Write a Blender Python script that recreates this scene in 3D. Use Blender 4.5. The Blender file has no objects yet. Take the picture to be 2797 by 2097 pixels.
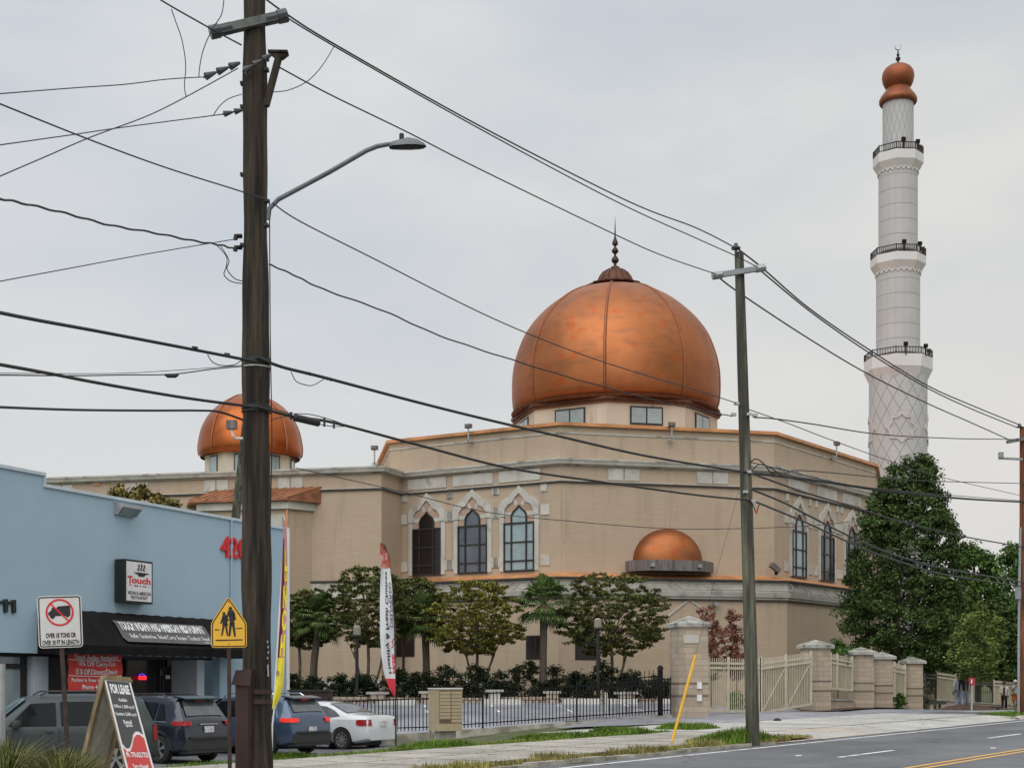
import bpy, bmesh, math, random
import numpy as np
from mathutils import Vector, Matrix
R = math.radians
scene = bpy.context.scene
COL = scene.collection
# ------------------------------------------------------------------ camera, sky, sun, exposure
CAMZ = 1.6; F = 3900.0; CX = 1398.5; HY = 1860.0      # photo pixels: focal length, centre column, horizon row
cd = bpy.data.cameras.new('camera'); cam = bpy.data.objects.new('camera', cd); COL.objects.link(cam)
cam.location = (0, 0, CAMZ); cam.rotation_euler = (R(90), 0, 0)
cd.sensor_width = 36; cd.lens = 36*F/2797; cd.shift_y = (HY-1048.5)/2797
cd.clip_start = .1; cd.clip_end = 6000
scene.camera = cam
SUN_EL, SUN_AZ = R(48), R(200)     # azimuth clockwise from +Y: behind the camera, a little to the left
w = bpy.data.worlds.new('World'); scene.world = w; w.use_nodes = True
nt = w.node_tree; nt.nodes.clear()
def N(t, **kw):
    n = nt.nodes.new(t)
    for k, v in kw.items(): setattr(n, k, v)
    return n
out = N('ShaderNodeOutputWorld'); bg = N('ShaderNodeBackground')
sky = N('ShaderNodeTexSky', sky_type='NISHITA', sun_disc=False, sun_elevation=SUN_EL, sun_rotation=SUN_AZ)
sky.dust_density = 4
tc = N('ShaderNodeTexCoord'); sep = N('ShaderNodeSeparateXYZ')
nt.links.new(tc.outputs['Generated'], sep.inputs[0])
mp = N('ShaderNodeMapping'); mp.inputs['Scale'].default_value = (2.2, 2.2, 6.0); mp.inputs['Rotation'].default_value = (0, R(-32), 0)
nt.links.new(tc.outputs['Generated'], mp.inputs[0])
nz = N('ShaderNodeTexNoise'); nz.inputs['Scale'].default_value = 1.3; nz.inputs['Detail'].default_value = 5; nz.inputs['Roughness'].default_value = .5
nt.links.new(mp.outputs[0], nz.inputs['Vector'])
rp = N('ShaderNodeValToRGB'); rp.color_ramp.interpolation = 'EASE'
rp.color_ramp.elements[0].position = .34; rp.color_ramp.elements[0].color = (.525, .58, .645, 1)
rp.color_ramp.elements[1].position = .68; rp.color_ramp.elements[1].color = (.70, .715, .725, 1)
nt.links.new(nz.outputs['Fac'], rp.inputs[0])
hz = N('ShaderNodeMapRange'); hz.inputs[1].default_value = .0; hz.inputs[2].default_value = .42
nt.links.new(sep.outputs[2], hz.inputs[0])
mxh = N('ShaderNodeMix', data_type='RGBA'); mxh.inputs[6].default_value = (.67, .675, .68, 1)
nt.links.new(hz.outputs[0], mxh.inputs[0])
nt.links.new(rp.outputs[0], mxh.inputs[7])
zm = N('ShaderNodeMapRange'); zm.inputs[1].default_value = .42; zm.inputs[2].default_value = 1.0; zm.inputs[3].default_value = 1.0; zm.inputs[4].default_value = 1.9
nt.links.new(sep.outputs[2], zm.inputs[0])
sc1 = N('ShaderNodeVectorMath', operation='SCALE'); nt.links.new(mxh.outputs[2], sc1.inputs[0]); nt.links.new(zm.outputs[0], sc1.inputs['Scale'])
xr = N('ShaderNodeMapRange'); xr.inputs[1].default_value = -.2; xr.inputs[2].default_value = .34; nt.links.new(sep.outputs[0], xr.inputs[0])
wr_ = N('ShaderNodeMix', data_type='RGBA', blend_type='MULTIPLY'); wr_.inputs[0].default_value = 1
wc = N('ShaderNodeMix', data_type='RGBA'); wc.inputs[6].default_value = (1, 1, 1, 1); wc.inputs[7].default_value = (1.10, 1.05, .985, 1); nt.links.new(xr.outputs[0], wc.inputs[0])
nt.links.new(sc1.outputs[0], wr_.inputs[6]); nt.links.new(wc.outputs[2], wr_.inputs[7])
sc2 = N('ShaderNodeVectorMath', operation='SCALE'); nt.links.new(sky.outputs[0], sc2.inputs[0]); sc2.inputs['Scale'].default_value = .006
ad = N('ShaderNodeVectorMath', operation='ADD'); nt.links.new(wr_.outputs[2], ad.inputs[0]); nt.links.new(sc2.outputs[0], ad.inputs[1])
nt.links.new(ad.outputs[0], bg.inputs[0]); bg.inputs[1].default_value = 1.0
nt.links.new(bg.outputs[0], out.inputs[0])
ld = bpy.data.lights.new('sun', 'SUN'); ld.energy = 1.65; ld.angle = R(75); ld.color = (1, .965, .92)
sun = bpy.data.objects.new('sun', ld); COL.objects.link(sun)
sd = Vector((math.sin(SUN_AZ)*math.cos(SUN_EL), math.cos(SUN_AZ)*math.cos(SUN_EL), math.sin(SUN_EL)))
sun.rotation_euler = (-sd).to_track_quat('-Z', 'Y').to_euler(); sun.location = (0, -20, 60)
vs = scene.view_settings; vs.view_transform = 'Standard'; vs.look = 'None'; vs.exposure = 0.0; vs.gamma = 1
scene.cycles.max_bounces = 6
# ------------------------------------------------------------------ helpers
def W(px, py, d): return Vector(((px-CX)/F*d, d, CAMZ+(HY-py)/F*d))
UD = Vector((.5707, .8212, 0)); VD = Vector((-.8212, .5707, 0))   # along the road, across it (away from the camera)
def UV(x, y): return x*.5707+y*.8212, -x*.8212+y*.5707
def XY(u, v): return u*.5707-v*.8212, u*.8212+v*.5707
def S(t): t = min(1, max(0, t)); return t*t*(3-2*t)
def H(x, y):
    u, v = UV(x, y); b = .0055*min(120, max(-50, u))
    if v < 13.9: return b-.05
    h = b+.05
    m = S((5-x)/11)*S((v-17.9)/4)*(1-S((y-46)/5)*S((x+14)/5)); h = h*(1-m)-.49*m
    h -= .55*S((u-58)/20)*S((v-14.6)/4)
    h += .33*S((y-47.5)/13)*S((10.5-x)/4)
    if 29.5 < u < 52.6 and v < 19.4 and not (u < 33.5 and v > 17.8): h = b-.04
    return h
def mark(o, label=None, cat=None, group=None, kind=None):
    if label: o['label'] = label
    if cat: o['category'] = cat
    if group: o['group'] = group
    if kind: o['kind'] = kind
    return o
def thing(name, label, cat, loc=(0, 0, 0), rz=0, group=None):
    o = bpy.data.objects.new(name, None); COL.objects.link(o); o.location = loc; o.rotation_euler = (0, 0, rz)
    o.empty_display_size = .2
    return mark(o, label, cat, group)
def rootloc(p):
    v = Vector((0, 0, 0))
    while p is not None: v += p.location; p = p.parent
    return v
class MB:
    def __init__(s): s.v = []; s.f = []; s.m = []; s.cm = 0
    def add(s, vs, fs):
        b = len(s.v); s.v += [tuple(x) for x in vs]; s.f += [tuple(b+i for i in f) for f in fs]; s.m += [s.cm]*len(fs); return s
    def box(s, c, size, rz=0, M=None):
        hx, hy, hz = size[0]/2, size[1]/2, size[2]/2; vs = []
        for x in (-hx, hx):
            for y in (-hy, hy):
                for z in (-hz, hz): vs.append(Vector((x, y, z)))
        T = M if M is not None else Matrix.Rotation(rz, 3, 'Z')
        c = Vector(c)
        return s.add([T @ v+c for v in vs], [(0, 1, 3, 2), (4, 6, 7, 5), (0, 4, 5, 1), (2, 3, 7, 6), (0, 2, 6, 4), (1, 5, 7, 3)])
    def bar(s, a, b, wd, th=None, up=(0, 0, 1)):        # box beam from a to b
        a, b = Vector(a), Vector(b); d = b-a; L = d.length
        if L < 1e-6: return s
        d.normalize(); u = Vector(up)
        if abs(d.dot(u)) > .98: u = Vector((0, 1, 0))
        r = d.cross(u).normalized(); u = r.cross(d)
        M = Matrix((r, d, u)).transposed()
        return s.box((a+b)/2, (wd, L, th or wd), M=M)
    def prism(s, poly, ext):                            # poly: 3-D points (planar), ext: extrusion vector
        n = len(poly); e = Vector(ext); p = [Vector(q) for q in poly]
        fs = [tuple(range(n))[::-1], tuple(range(n, 2*n))]+[(i, (i+1) % n, n+(i+1) % n, n+i) for i in range(n)]
        return s.add(p+[q+e for q in p], fs)
    def tube(s, pts, r, n=8, cap=True):
        pts = [Vector(p) for p in pts]; m = len(pts); rr = r if isinstance(r, (list, tuple)) else [r]*m
        vs = []; pu = None
        for i, p in enumerate(pts):
            d = (pts[min(i+1, m-1)]-pts[max(i-1, 0)])
            d = d.normalized() if d.length > 0 else Vector((0, 0, 1))
            if pu is None:
                pu = Vector((0, 0, 1)) if abs(d.z) < .9 else Vector((1, 0, 0))
            a = d.cross(pu).normalized(); pu = a.cross(d).normalized()
            for k in range(n):
                t = 2*math.pi*k/n; vs.append(p+(a*math.cos(t)+pu*math.sin(t))*rr[i])
        fs = [(i*n+k, i*n+(k+1) % n, (i+1)*n+(k+1) % n, (i+1)*n+k) for i in range(m-1) for k in range(n)]
        if cap: fs += [tuple(range(n))[::-1], tuple(range((m-1)*n, m*n))]
        return s.add(vs, fs)
    def lathe(s, prof, c=(0, 0, 0), n=24, a0=0, cap=True, sx=1, sy=1):   # prof: (radius, z)
        vs = []; m = len(prof)
        for r, z in prof:
            for k in range(n):
                t = a0+2*math.pi*k/n; vs.append((c[0]+r*sx*math.cos(t), c[1]+r*sy*math.sin(t), c[2]+z))
        fs = [(i*n+k, i*n+(k+1) % n, (i+1)*n+(k+1) % n, (i+1)*n+k) for i in range(m-1) for k in range(n)]
        if cap: fs += [tuple(range(n))[::-1], tuple(range((m-1)*n, m*n))]
        return s.add(vs, fs)
    def mesh(s, V, Fc, fn): return s.add([fn(v) for v in V], Fc)
def build(name, mb, mt, parent=None, world=False, smooth=False, uv=False, edge=None):
    me = bpy.data.meshes.new(name)
    off = rootloc(parent) if (world and parent is not None) else Vector((0, 0, 0))
    me.from_pydata([(v[0]-off.x, v[1]-off.y, v[2]-off.z) for v in mb.v], [], mb.f)
    mts = mt if isinstance(mt, (list, tuple)) else [mt]
    for q in mts: me.materials.append(q)
    if len(mts) > 1: me.polygons.foreach_set('material_index', mb.m)
    me.update()
    bm = bmesh.new(); bm.from_mesh(me); bmesh.ops.recalc_face_normals(bm, faces=bm.faces); bm.to_mesh(me); bm.free()
    if smooth:
        me.polygons.foreach_set('use_smooth', [True]*len(me.polygons))
        me.set_sharp_from_angle(angle=R(edge if edge else 40))
    if uv:
        l = me.uv_layers.new(name='UVMap'); V = me.vertices
        for p in me.polygons:
            n = p.normal
            if abs(n.z) > .8: t, b = Vector((1, 0, 0)), Vector((0, 1, 0))
            else: t = Vector((0, 0, 1)).cross(n).normalized(); b = Vector((0, 0, 1))
            for li in p.loop_indices:
                c = V[me.loops[li].vertex_index].co+off; l.data[li].uv = (c.dot(t), c.dot(b))
    o = bpy.data.objects.new(name, me); COL.objects.link(o)
    if parent is not None: o.parent = parent
    return o
def npmesh(name, V, Q, mt, parent=None, smooth=False):   # numpy verts (n,3), quads/tris (m,k), local coords
    me = bpy.data.meshes.new(name); V = np.asarray(V, np.float32); Q = np.asarray(Q, np.int32); k = Q.shape[1]
    me.vertices.add(len(V)); me.vertices.foreach_set('co', V.ravel())
    me.loops.add(Q.size); me.loops.foreach_set('vertex_index', Q.ravel())
    me.polygons.add(len(Q)); me.polygons.foreach_set('loop_start', np.arange(0, Q.size, k, dtype=np.int32))
    me.materials.append(mt); me.update(calc_edges=True)
    if smooth: me.polygons.foreach_set('use_smooth', [True]*len(me.polygons))
    o = bpy.data.objects.new(name, me); COL.objects.link(o)
    if parent is not None: o.parent = parent
    return o
def dup(o, loc=None, rz=None, label=None, parent=None, scale=None):
    c = o.copy(); COL.objects.link(c)
    if parent is not None: c.parent = parent
    for ch in list(o.children): dup(ch, parent=c)
    if loc is not None: c.location = loc
    if rz is not None: c.rotation_euler = (0, 0, rz)
    if scale is not None: c.scale = (scale,)*3
    if label: c['label'] = label
    return c
_tc = {}
def text(s, bold=0.0):
    k = (s, bold)
    if k in _tc: return _tc[k]
    cu = bpy.data.curves.new('t', 'FONT'); cu.body = s; cu.size = 1; cu.offset = bold; cu.resolution_u = 3; cu.align_x = 'LEFT'
    o = bpy.data.objects.new('t', cu); COL.objects.link(o)
    dg = bpy.context.evaluated_depsgraph_get(); me = bpy.data.meshes.new_from_object(o.evaluated_get(dg))
    V = [v.co.copy() for v in me.vertices]; Fc = [tuple(p.vertices) for p in me.polygons]
    bpy.data.objects.remove(o); bpy.data.curves.remove(cu); bpy.data.meshes.remove(me)
    x0 = min(v.x for v in V); x1 = max(v.x for v in V); y0 = min(v.y for v in V); y1 = max(v.y for v in V)
    V = [((v.x-x0)/(x1-x0), (v.y-y0)/(y1-y0)) for v in V]
    _tc[k] = (V, Fc); return _tc[k]
def put_text(mb, s, O, Rt, Up, w_, h_, bold=0.0, th=0):   # O: lower-left corner, Rt/Up unit vectors
    V, Fc = text(s, bold); O = Vector(O); Rt = Vector(Rt); Up = Vector(Up)
    mb.mesh(V, Fc, lambda v: O+Rt*v[0]*w_+Up*v[1]*h_)
    if th:
        n = Rt.cross(Up)*th; mb.mesh(V, Fc, lambda v: O+Rt*v[0]*w_+Up*v[1]*h_-n)
        # side walls
        ed = {}
        for f in Fc:
            for i in range(len(f)):
                a, b = f[i], f[(i+1) % len(f)]; ed[(a, b)] = ed.get((a, b), 0)+1
        bo = [(a, b) for (a, b) in ed if (b, a) not in ed]
        P = lambda i: O+Rt*V[i][0]*w_+Up*V[i][1]*h_
        for a, b in bo: mb.add([P(a), P(b), P(b)-n, P(a)-n], [(0, 1, 2, 3)])
    return mb
# ------------------------------------------------------------------ materials
def mat(name, col, rough=.7, metal=0, var=.12, vs_=3.0, bump=0, bs=20, coord='Object', emit=None, spec=None, stain=None, stretch=None, alpha=None, island=0, coat=0, rot=0, crack=None, wear=None):
    m = bpy.data.materials.new(name); m.use_nodes = True; t = m.node_tree; p = t.nodes['Principled BSDF']
    L = t.links.new
    p.inputs['Roughness'].default_value = rough; p.inputs['Metallic'].default_value = metal
    if spec is not None: p.inputs['Specular IOR Level'].default_value = spec
    if coat: p.inputs['Coat Weight'].default_value = coat; p.inputs['Coat Roughness'].default_value = .05
    c = t.nodes.new('ShaderNodeTexCoord'); src = c.outputs[coord]
    mpn = t.nodes.new('ShaderNodeMapping'); L(src, mpn.inputs[0]); src = mpn.outputs[0]
    if stretch: mpn.inputs['Scale'].default_value = stretch
    if rot: mpn.inputs['Rotation'].default_value = (0, 0, rot)
    n = t.nodes.new('ShaderNodeTexNoise'); n.inputs['Scale'].default_value = vs_; n.inputs['Detail'].default_value = 6; n.inputs['Roughness'].default_value = .6
    L(src, n.inputs['Vector'])
    r = t.nodes.new('ShaderNodeValToRGB')
    a = [max(0, x*(1-var*1.6)) for x in col]; b = [min(1, x*(1+var*1.6)) for x in col]
    r.color_ramp.elements[0].position = .3; r.color_ramp.elements[0].color = (*a, 1)
    r.color_ramp.elements[1].position = .7; r.color_ramp.elements[1].color = (*b, 1)
    L(n.outputs['Fac'], r.inputs[0]); co = r.outputs[0]
    if stain:   # (colour, scale, threshold, amount)
        n2 = t.nodes.new('ShaderNodeTexNoise'); n2.inputs['Scale'].default_value = stain[1]; n2.inputs['Detail'].default_value = 8
        L(src, n2.inputs['Vector'])
        mr = t.nodes.new('ShaderNodeMapRange'); mr.inputs[1].default_value = stain[2]; mr.inputs[2].default_value = stain[2]+.12; mr.inputs[4].default_value = stain[3]
        L(n2.outputs['Fac'], mr.inputs[0])
        mx = t.nodes.new('ShaderNodeMix'); mx.data_type = 'RGBA'; L(mr.outputs[0], mx.inputs[0]); L(co, mx.inputs[6]); mx.inputs[7].default_value = (*stain[0], 1); co = mx.outputs[2]
    def over(fac, c2, co):
        mx = t.nodes.new('ShaderNodeMix'); mx.data_type = 'RGBA'; L(fac, mx.inputs[0]); L(co, mx.inputs[6]); mx.inputs[7].default_value = (*c2, 1); return mx.outputs[2]
    if wear:    # (colour, stretch, scale, threshold, amount): long streaks
        m3 = t.nodes.new('ShaderNodeMapping'); m3.inputs['Scale'].default_value = wear[1]; L(src, m3.inputs[0])
        n3 = t.nodes.new('ShaderNodeTexNoise'); n3.inputs['Scale'].default_value = wear[2]; n3.inputs['Detail'].default_value = 7; L(m3.outputs[0], n3.inputs['Vector'])
        mr = t.nodes.new('ShaderNodeMapRange'); mr.inputs[1].default_value = wear[3]; mr.inputs[2].default_value = wear[3]+.2; mr.inputs[4].default_value = wear[4]; L(n3.outputs['Fac'], mr.inputs[0]); co = over(mr.outputs[0], wear[0], co)
    if crack:   # (colour, scale, width, amount)
        nd = t.nodes.new('ShaderNodeTexNoise'); nd.inputs['Scale'].default_value = 1.4; nd.inputs['Detail'].default_value = 5; L(src, nd.inputs['Vector'])
        va = t.nodes.new('ShaderNodeVectorMath'); va.operation = 'MULTIPLY_ADD'; L(nd.outputs['Color'], va.inputs[0]); va.inputs[1].default_value = (.9, .9, .9); L(src, va.inputs[2])
        vo = t.nodes.new('ShaderNodeTexVoronoi'); vo.feature = 'DISTANCE_TO_EDGE'; vo.inputs['Scale'].default_value = crack[1]; L(va.outputs[0], vo.inputs['Vector'])
        mr = t.nodes.new('ShaderNodeMapRange'); mr.inputs[1].default_value = 0; mr.inputs[2].default_value = crack[2]; mr.inputs[3].default_value = crack[3]; mr.inputs[4].default_value = 0; L(vo.outputs['Distance'], mr.inputs[0]); co = over(mr.outputs[0], crack[0], co)
    if island:
        g = t.nodes.new('ShaderNodeNewGeometry'); mr = t.nodes.new('ShaderNodeMapRange'); mr.inputs[3].default_value = 1-island; mr.inputs[4].default_value = 1+island
        L(g.outputs['Random Per Island'], mr.inputs[0])
        vm = t.nodes.new('ShaderNodeVectorMath'); vm.operation = 'SCALE'; L(co, vm.inputs[0]); L(mr.outputs[0], vm.inputs['Scale']); co = vm.outputs[0]
    L(co, p.inputs['Base Color'])
    if bump:
        nb = t.nodes.new('ShaderNodeTexNoise'); nb.inputs['Scale'].default_value = bs; nb.inputs['Detail'].default_value = 5; L(src, nb.inputs['Vector'])
        bp = t.nodes.new('ShaderNodeBump'); bp.inputs['Strength'].default_value = bump; bp.inputs['Distance'].default_value = .05
        L(nb.outputs['Fac'], bp.inputs['Height']); L(bp.outputs[0], p.inputs['Normal'])
    if emit: p.inputs['Emission Color'].default_value = (*emit[0], 1); p.inputs['Emission Strength'].default_value = emit[1]
    m['_co'] = 1
    return m
def brick(name, c1, c2, mortar, bw, bh, rough=.85, ms=.012, stainc=None, stain=0.0, streak=0.0):
    m = bpy.data.materials.new(name); m.use_nodes = True; t = m.node_tree; p = t.nodes['Principled BSDF']; L = t.links.new
    p.inputs['Roughness'].default_value = rough
    c = t.nodes.new('ShaderNodeTexCoord')
    b = t.nodes.new('ShaderNodeTexBrick'); L(c.outputs['UV'], b.inputs['Vector'])
    b.inputs['Scale'].default_value = 1; b.inputs['Brick Width'].default_value = bw; b.inputs['Row Height'].default_value = bh
    b.inputs['Mortar Size'].default_value = ms; b.inputs['Color1'].default_value = (*c1, 1); b.inputs['Color2'].default_value = (*c2, 1); b.inputs['Mortar'].default_value = (*mortar, 1)
    co = b.outputs['Color']
    def stretchn(scale, sx, sy, lo, hi, amt, col, co):
        mp_ = t.nodes.new('ShaderNodeMapping'); mp_.inputs['Scale'].default_value = (sx, sy, 1); L(c.outputs['UV'], mp_.inputs[0])
        n = t.nodes.new('ShaderNodeTexNoise'); n.inputs['Scale'].default_value = scale; n.inputs['Detail'].default_value = 6; L(mp_.outputs[0], n.inputs['Vector'])
        mr = t.nodes.new('ShaderNodeMapRange'); mr.inputs[1].default_value = lo; mr.inputs[2].default_value = hi; mr.inputs[4].default_value = amt; L(n.outputs['Fac'], mr.inputs[0])
        mx = t.nodes.new('ShaderNodeMix'); mx.data_type = 'RGBA'; L(mr.outputs[0], mx.inputs[0]); L(co, mx.inputs[6]); mx.inputs[7].default_value = (*col, 1); return mx.outputs[2]
    co = stretchn(1.0, .25, 1.6, .45, .75, .55, c2, co)
    co = stretchn(.25, 1, 1, .4, .7, .35, tuple(x*.8 for x in c1), co)
    if stain: co = stretchn(.9, 2.2, .25, .52, .72, stain, stainc, co)
    L(co, p.inputs['Base Color'])
    bp = t.nodes.new('ShaderNodeBump'); bp.inputs['Strength'].default_value = .35; bp.inputs['Distance'].default_value = .01
    L(b.outputs['Fac'], bp.inputs['Height']); bp.invert = True; L(bp.outputs[0], p.inputs['Normal'])
    return m
def glass(name, col=(.03, .04, .045), rough=.06, spec=.9):
    m = mat(name, col, rough, 0, .2, .6, spec=spec); return m
M = {}
M['beige'] = brick('beige_brick', (.485, .38, .278), (.435, .34, .25), (.45, .355, .26), .6, .1, ms=.02, stainc=(.29, .23, .175), stain=.38)
M['stone'] = brick('pillar_stone', (.46, .375, .285), (.35, .285, .215), (.31, .255, .20), .62, .2, ms=.015, stainc=(.20, .17, .135), stain=.6)
M['planter'] = brick('planter_block', (.50, .40, .31), (.38, .29, .22), (.10, .08, .07), .3, .4, ms=.03)
M['precast'] = mat('precast_trim', (.50, .485, .44), .85, var=.10, vs_=1.2, stain=((.25, .235, .21), 1.6, .56, .6), coord='Object', stretch=(1, 1, .8))
M['precastd'] = mat('weathered_moulding', (.46, .44, .395), .85, var=.12, vs_=1.5, stain=((.13, .12, .105), 1.1, .53, .7))
M['darkline'] = mat('dark_joint', (.05, .045, .04), .9)
M['pink'] = mat('pink_infill', (.42, .29, .22), .85)
M['white'] = mat('white_precast', (.66, .65, .645), .6, var=.04, vs_=.5)
M['copper'] = mat('dome_copper', (.36, .135, .055), .5, 1, var=.13, vs_=.35, stain=((.42, .075, .018), 1.15, .57, .55), bump=.06, bs=5, wear=((.20, .10, .06), (1, 1, 3), .8, .5, .5))
M['copperd'] = mat('dark_copper', (.12, .05, .03), .5, .8, var=.2)
M['coppert'] = mat('copper_trim', (.56, .26, .11), .5, .3, var=.2, vs_=.8)
M['seam'] = mat('seam_copper', (.26, .10, .05), .5, .8)
M['iron'] = mat('black_iron', (.009, .009, .010), .75, spec=.2)
M['bronze'] = mat('dark_bronze', (.05, .035, .03), .45, .6)
M['frame'] = mat('dark_window_frame', (.018, .016, .016), .5)
M['glass'] = glass('window_glass', (.05, .06, .065))
M['glassd'] = glass('dark_window_glass', (.018, .014, .013), .12, .35)
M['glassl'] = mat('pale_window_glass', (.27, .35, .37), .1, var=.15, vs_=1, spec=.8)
M['metal'] = mat('grey_metal', (.32, .33, .34), .45, .7)
M['galv'] = mat('galvanised', (.40, .41, .42), .5, .5, stain=((.2, .19, .18), 3, .55, .5))
M['grime'] = mat('streaked_metal', (.17, .15, .145), .6, .3, var=.3, vs_=2, stretch=(4, 4, .5))
# ------------------------------------------------------------------ ground, road, pavements
M['grassg'] = mat('ground_grass', (.07, .085, .03), .95, var=.35, vs_=1.2, bump=.4, bs=12, stain=((.12, .095, .06), .7, .55, .6))
RR = -math.atan2(UD.y, UD.x)
M['asphalt'] = mat('road_asphalt', (.128, .132, .143), .72, var=.12, vs_=.5, bump=.25, bs=60, rot=RR, stain=((.075, .077, .084), .3, .5, .6), wear=((.07, .072, .078), (.05, 1.1, 1), 1.0, .48, .6), crack=((.03, .03, .032), .16, .006, .8))
M['lot'] = mat('lot_asphalt', (.24, .25, .285), .38, crack=((.10, .10, .11), .25, .012, .7), var=.2, vs_=.5, bump=.1, bs=50, stain=((.36, .37, .41), .45, .5, .6))
M['lotb'] = mat('lot_asphalt_dark', (.15, .155, .165), .5, var=.2, vs_=.5, bump=.15, bs=50, stain=((.24, .245, .255), .4, .5, .6))
M['walk'] = mat('sidewalk_concrete', (.37, .345, .30), .85, crack=((.12, .11, .09), .35, .008, .7), var=.16, vs_=.7, bump=.15, bs=30, stain=((.25, .23, .19), .9, .53, .7))
M['apron'] = mat('driveway_concrete', (.44, .43, .40), .85, crack=((.15, .14, .12), .22, .007, .7), wear=((.30, .29, .26), (.3, 1, 1), .8, .5, .6), var=.13, vs_=.5, bump=.15, bs=30, stain=((.36, .33, .29), .6, .52, .7))
M['apronp'] = mat('tan_concrete', (.48, .39, .31), .85, var=.12, vs_=.7, stain=((.36, .31, .25), .8, .52, .6))
M['kerb'] = mat('kerb_concrete', (.38, .36, .31), .9, var=.25, vs_=2, bump=.3, bs=15, stain=((.16, .15, .11), 1.7, .5, .7))
M['paintw'] = mat('road_paint_white', (.74, .74, .72), .6, var=.08, vs_=4, stain=((.22, .22, .23), 3, .52, .7))
M['painty'] = mat('road_paint_yellow', (.72, .40, .07), .6, var=.1, vs_=4, stain=((.35, .25, .1), 6, .6, .6))
M['joint'] = mat('joint_dirt', (.17, .155, .13), .9, var=.4)
M['mulch'] = mat('mulch_brown', (.085, .05, .035), .95, var=.4, vs_=6, bump=.8, bs=25)
xs = sorted(set([-2500, -1200, -600, -300, -150, -90, -60]+list(range(-48, 62, 1))+[70, 90, 150, 300, 600, 1200, 2500]))
ys = sorted(set([-1500, -500, -200, -80, -30]+list(range(-10, 112, 1))+[125, 150, 200, 300, 600, 1200, 3000]))
V = [(x, y, H(x, y)) for y in ys for x in xs]; nx = len(xs)
Q = [(j*nx+i, j*nx+i+1, (j+1)*nx+i+1, (j+1)*nx+i) for j in range(len(ys)-1) for i in range(nx-1)]
mark(npmesh('ground', V, Q, M['grassg'], smooth=True), kind='structure')
def strip(name, us, vs__, zf, mt, th=0, kind='structure', world_label=None):
    """sheet over road coordinates; us list; vs__ list or function(u)->list"""
    mb = MB(); rows = []
    for u in us:
        vv = vs__(u) if callable(vs__) else vs__
        rows.append([Vector((*XY(u, v), zf(u, v))) for v in vv])
    n = len(rows[0]); vs2 = [p for r in rows for p in r]
    fs = [(j*n+i, j*n+i+1, (j+1)*n+i+1, (j+1)*n+i) for j in range(len(rows)-1) for i in range(n-1)]
    mb.add(vs2, fs)
    if th:
        b = [Vector((p.x, p.y, p.z-th)) for p in vs2]; k = len(vs2)
        fs = []
        m_ = len(rows)
        for j in range(m_-1):
            fs += [(j*n, (j+1)*n, k+(j+1)*n, k+j*n), (j*n+n-1, k+j*n+n-1, k+(j+1)*n+n-1, (j+1)*n+n-1)]
        for i in range(n-1):
            fs += [(i, k+i, k+i+1, i+1), ((m_-1)*n+i, (m_-1)*n+i+1, k+(m_-1)*n+i+1, k+(m_-1)*n+i)]
        mb.add([], []); b0 = len(mb.v); mb.v += [tuple(p) for p in b]; mb.f += fs; mb.m += [0]*len(fs)
    return mark(build(name, mb, mt), kind=kind)
def lin(a, b, n): return [a+(b-a)*i/n for i in range(n+1)]
base = lambda u, v: .0055*min(120, max(-50, u))
strip('road', lin(-50, 200, 60), lin(-4, 13.72, 8), base, M['asphalt'])
strip('road_edge_line', lin(-50, 200, 60), [13.2, 13.32], lambda u, v: base(u, v)+.005, M['paintw'])
mark_ln = MB()
def paint(u0, u1, v0, v1, mb):
    k = max(1, int((u1-u0)/5))
    for i in range(k):
        a, b = u0+(u1-u0)*i/k, u0+(u1-u0)*(i+1)/k
        mb.add([(*XY(a, v0), base(a, 0)+.005), (*XY(b, v0), base(b, 0)+.005), (*XY(b, v1), base(b, 0)+.005), (*XY(a, v1), base(a, 0)+.005)], [(0, 1, 2, 3)])
for k in range(-2, 14):
    u0 = 26.05+k*9.6
    paint(u0, u0+3.0, 10.42, 10.54, mark_ln)
mark(build('lane_dashes', mark_ln, M['paintw']), kind='structure')
yl = MB(); paint(-50, 200, 8.02, 8.12, yl); paint(-50, 200, 8.28, 8.38, yl)
mark(build('double_yellow_line', yl, M['painty']), kind='structure')
# kerb: broken stretch left of the driveway, low lip across it, kerb again beyond
rnd = random.Random(5)
kb = MB(); u = 8.0
while u < 29.3:
    L_ = rnd.uniform(1.1, 1.9); z = base(u, 0)+rnd.uniform(.03, .06); dv = rnd.uniform(-.03, .03)
    c = XY(u+L_/2, 13.83+dv); kb.box((c[0], c[1], z-.04), (L_-.05, .17, .14), rz=math.atan2(UD.y, UD.x)+rnd.uniform(-.015, .015)); u += L_
mark(build('kerb', kb, M['kerb']), kind='structure')
strip('kerb_beyond', lin(50.5, 140, 30), [13.72, 13.9, 13.98], lambda u, v: base(u, v)+(.0 if v < 13.8 else .12), M['kerb'])
walkz = lambda u, v: base(u, v)+.11
strip('sidewalk', lin(6, 33.2, 30), [14.35, 15.4, 16.5, 17.6, 17.95], walkz, M['walk'], th=.1)
jt = MB()
for u in [k*1.55+rnd.uniform(-.1, .1) for k in range(5, 21)]:
    a, b = XY(u, 14.36), XY(u+.02, 17.94); jt.bar((a[0], a[1], walkz(u, 0)+.001), (b[0], b[1], walkz(u, 0)+.001), .016, .008)
for v in (16.1,):
    for i in range(16):
        a, b = XY(8+i*1.5, v+rnd.uniform(-.03, .03)), XY(9.5+i*1.5, v+rnd.uniform(-.03, .03)); jt.bar((*a, walkz(8+i*1.5, 0)+.001), (*b, walkz(9.5+i*1.5, 0)+.001), .012, .008)
mark(build('sidewalk_joints', jt, M['joint']), kind='structure')
def apz(u, v): return base(u, v)+.006+.11*S((v-13.72)/1.6)
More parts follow.
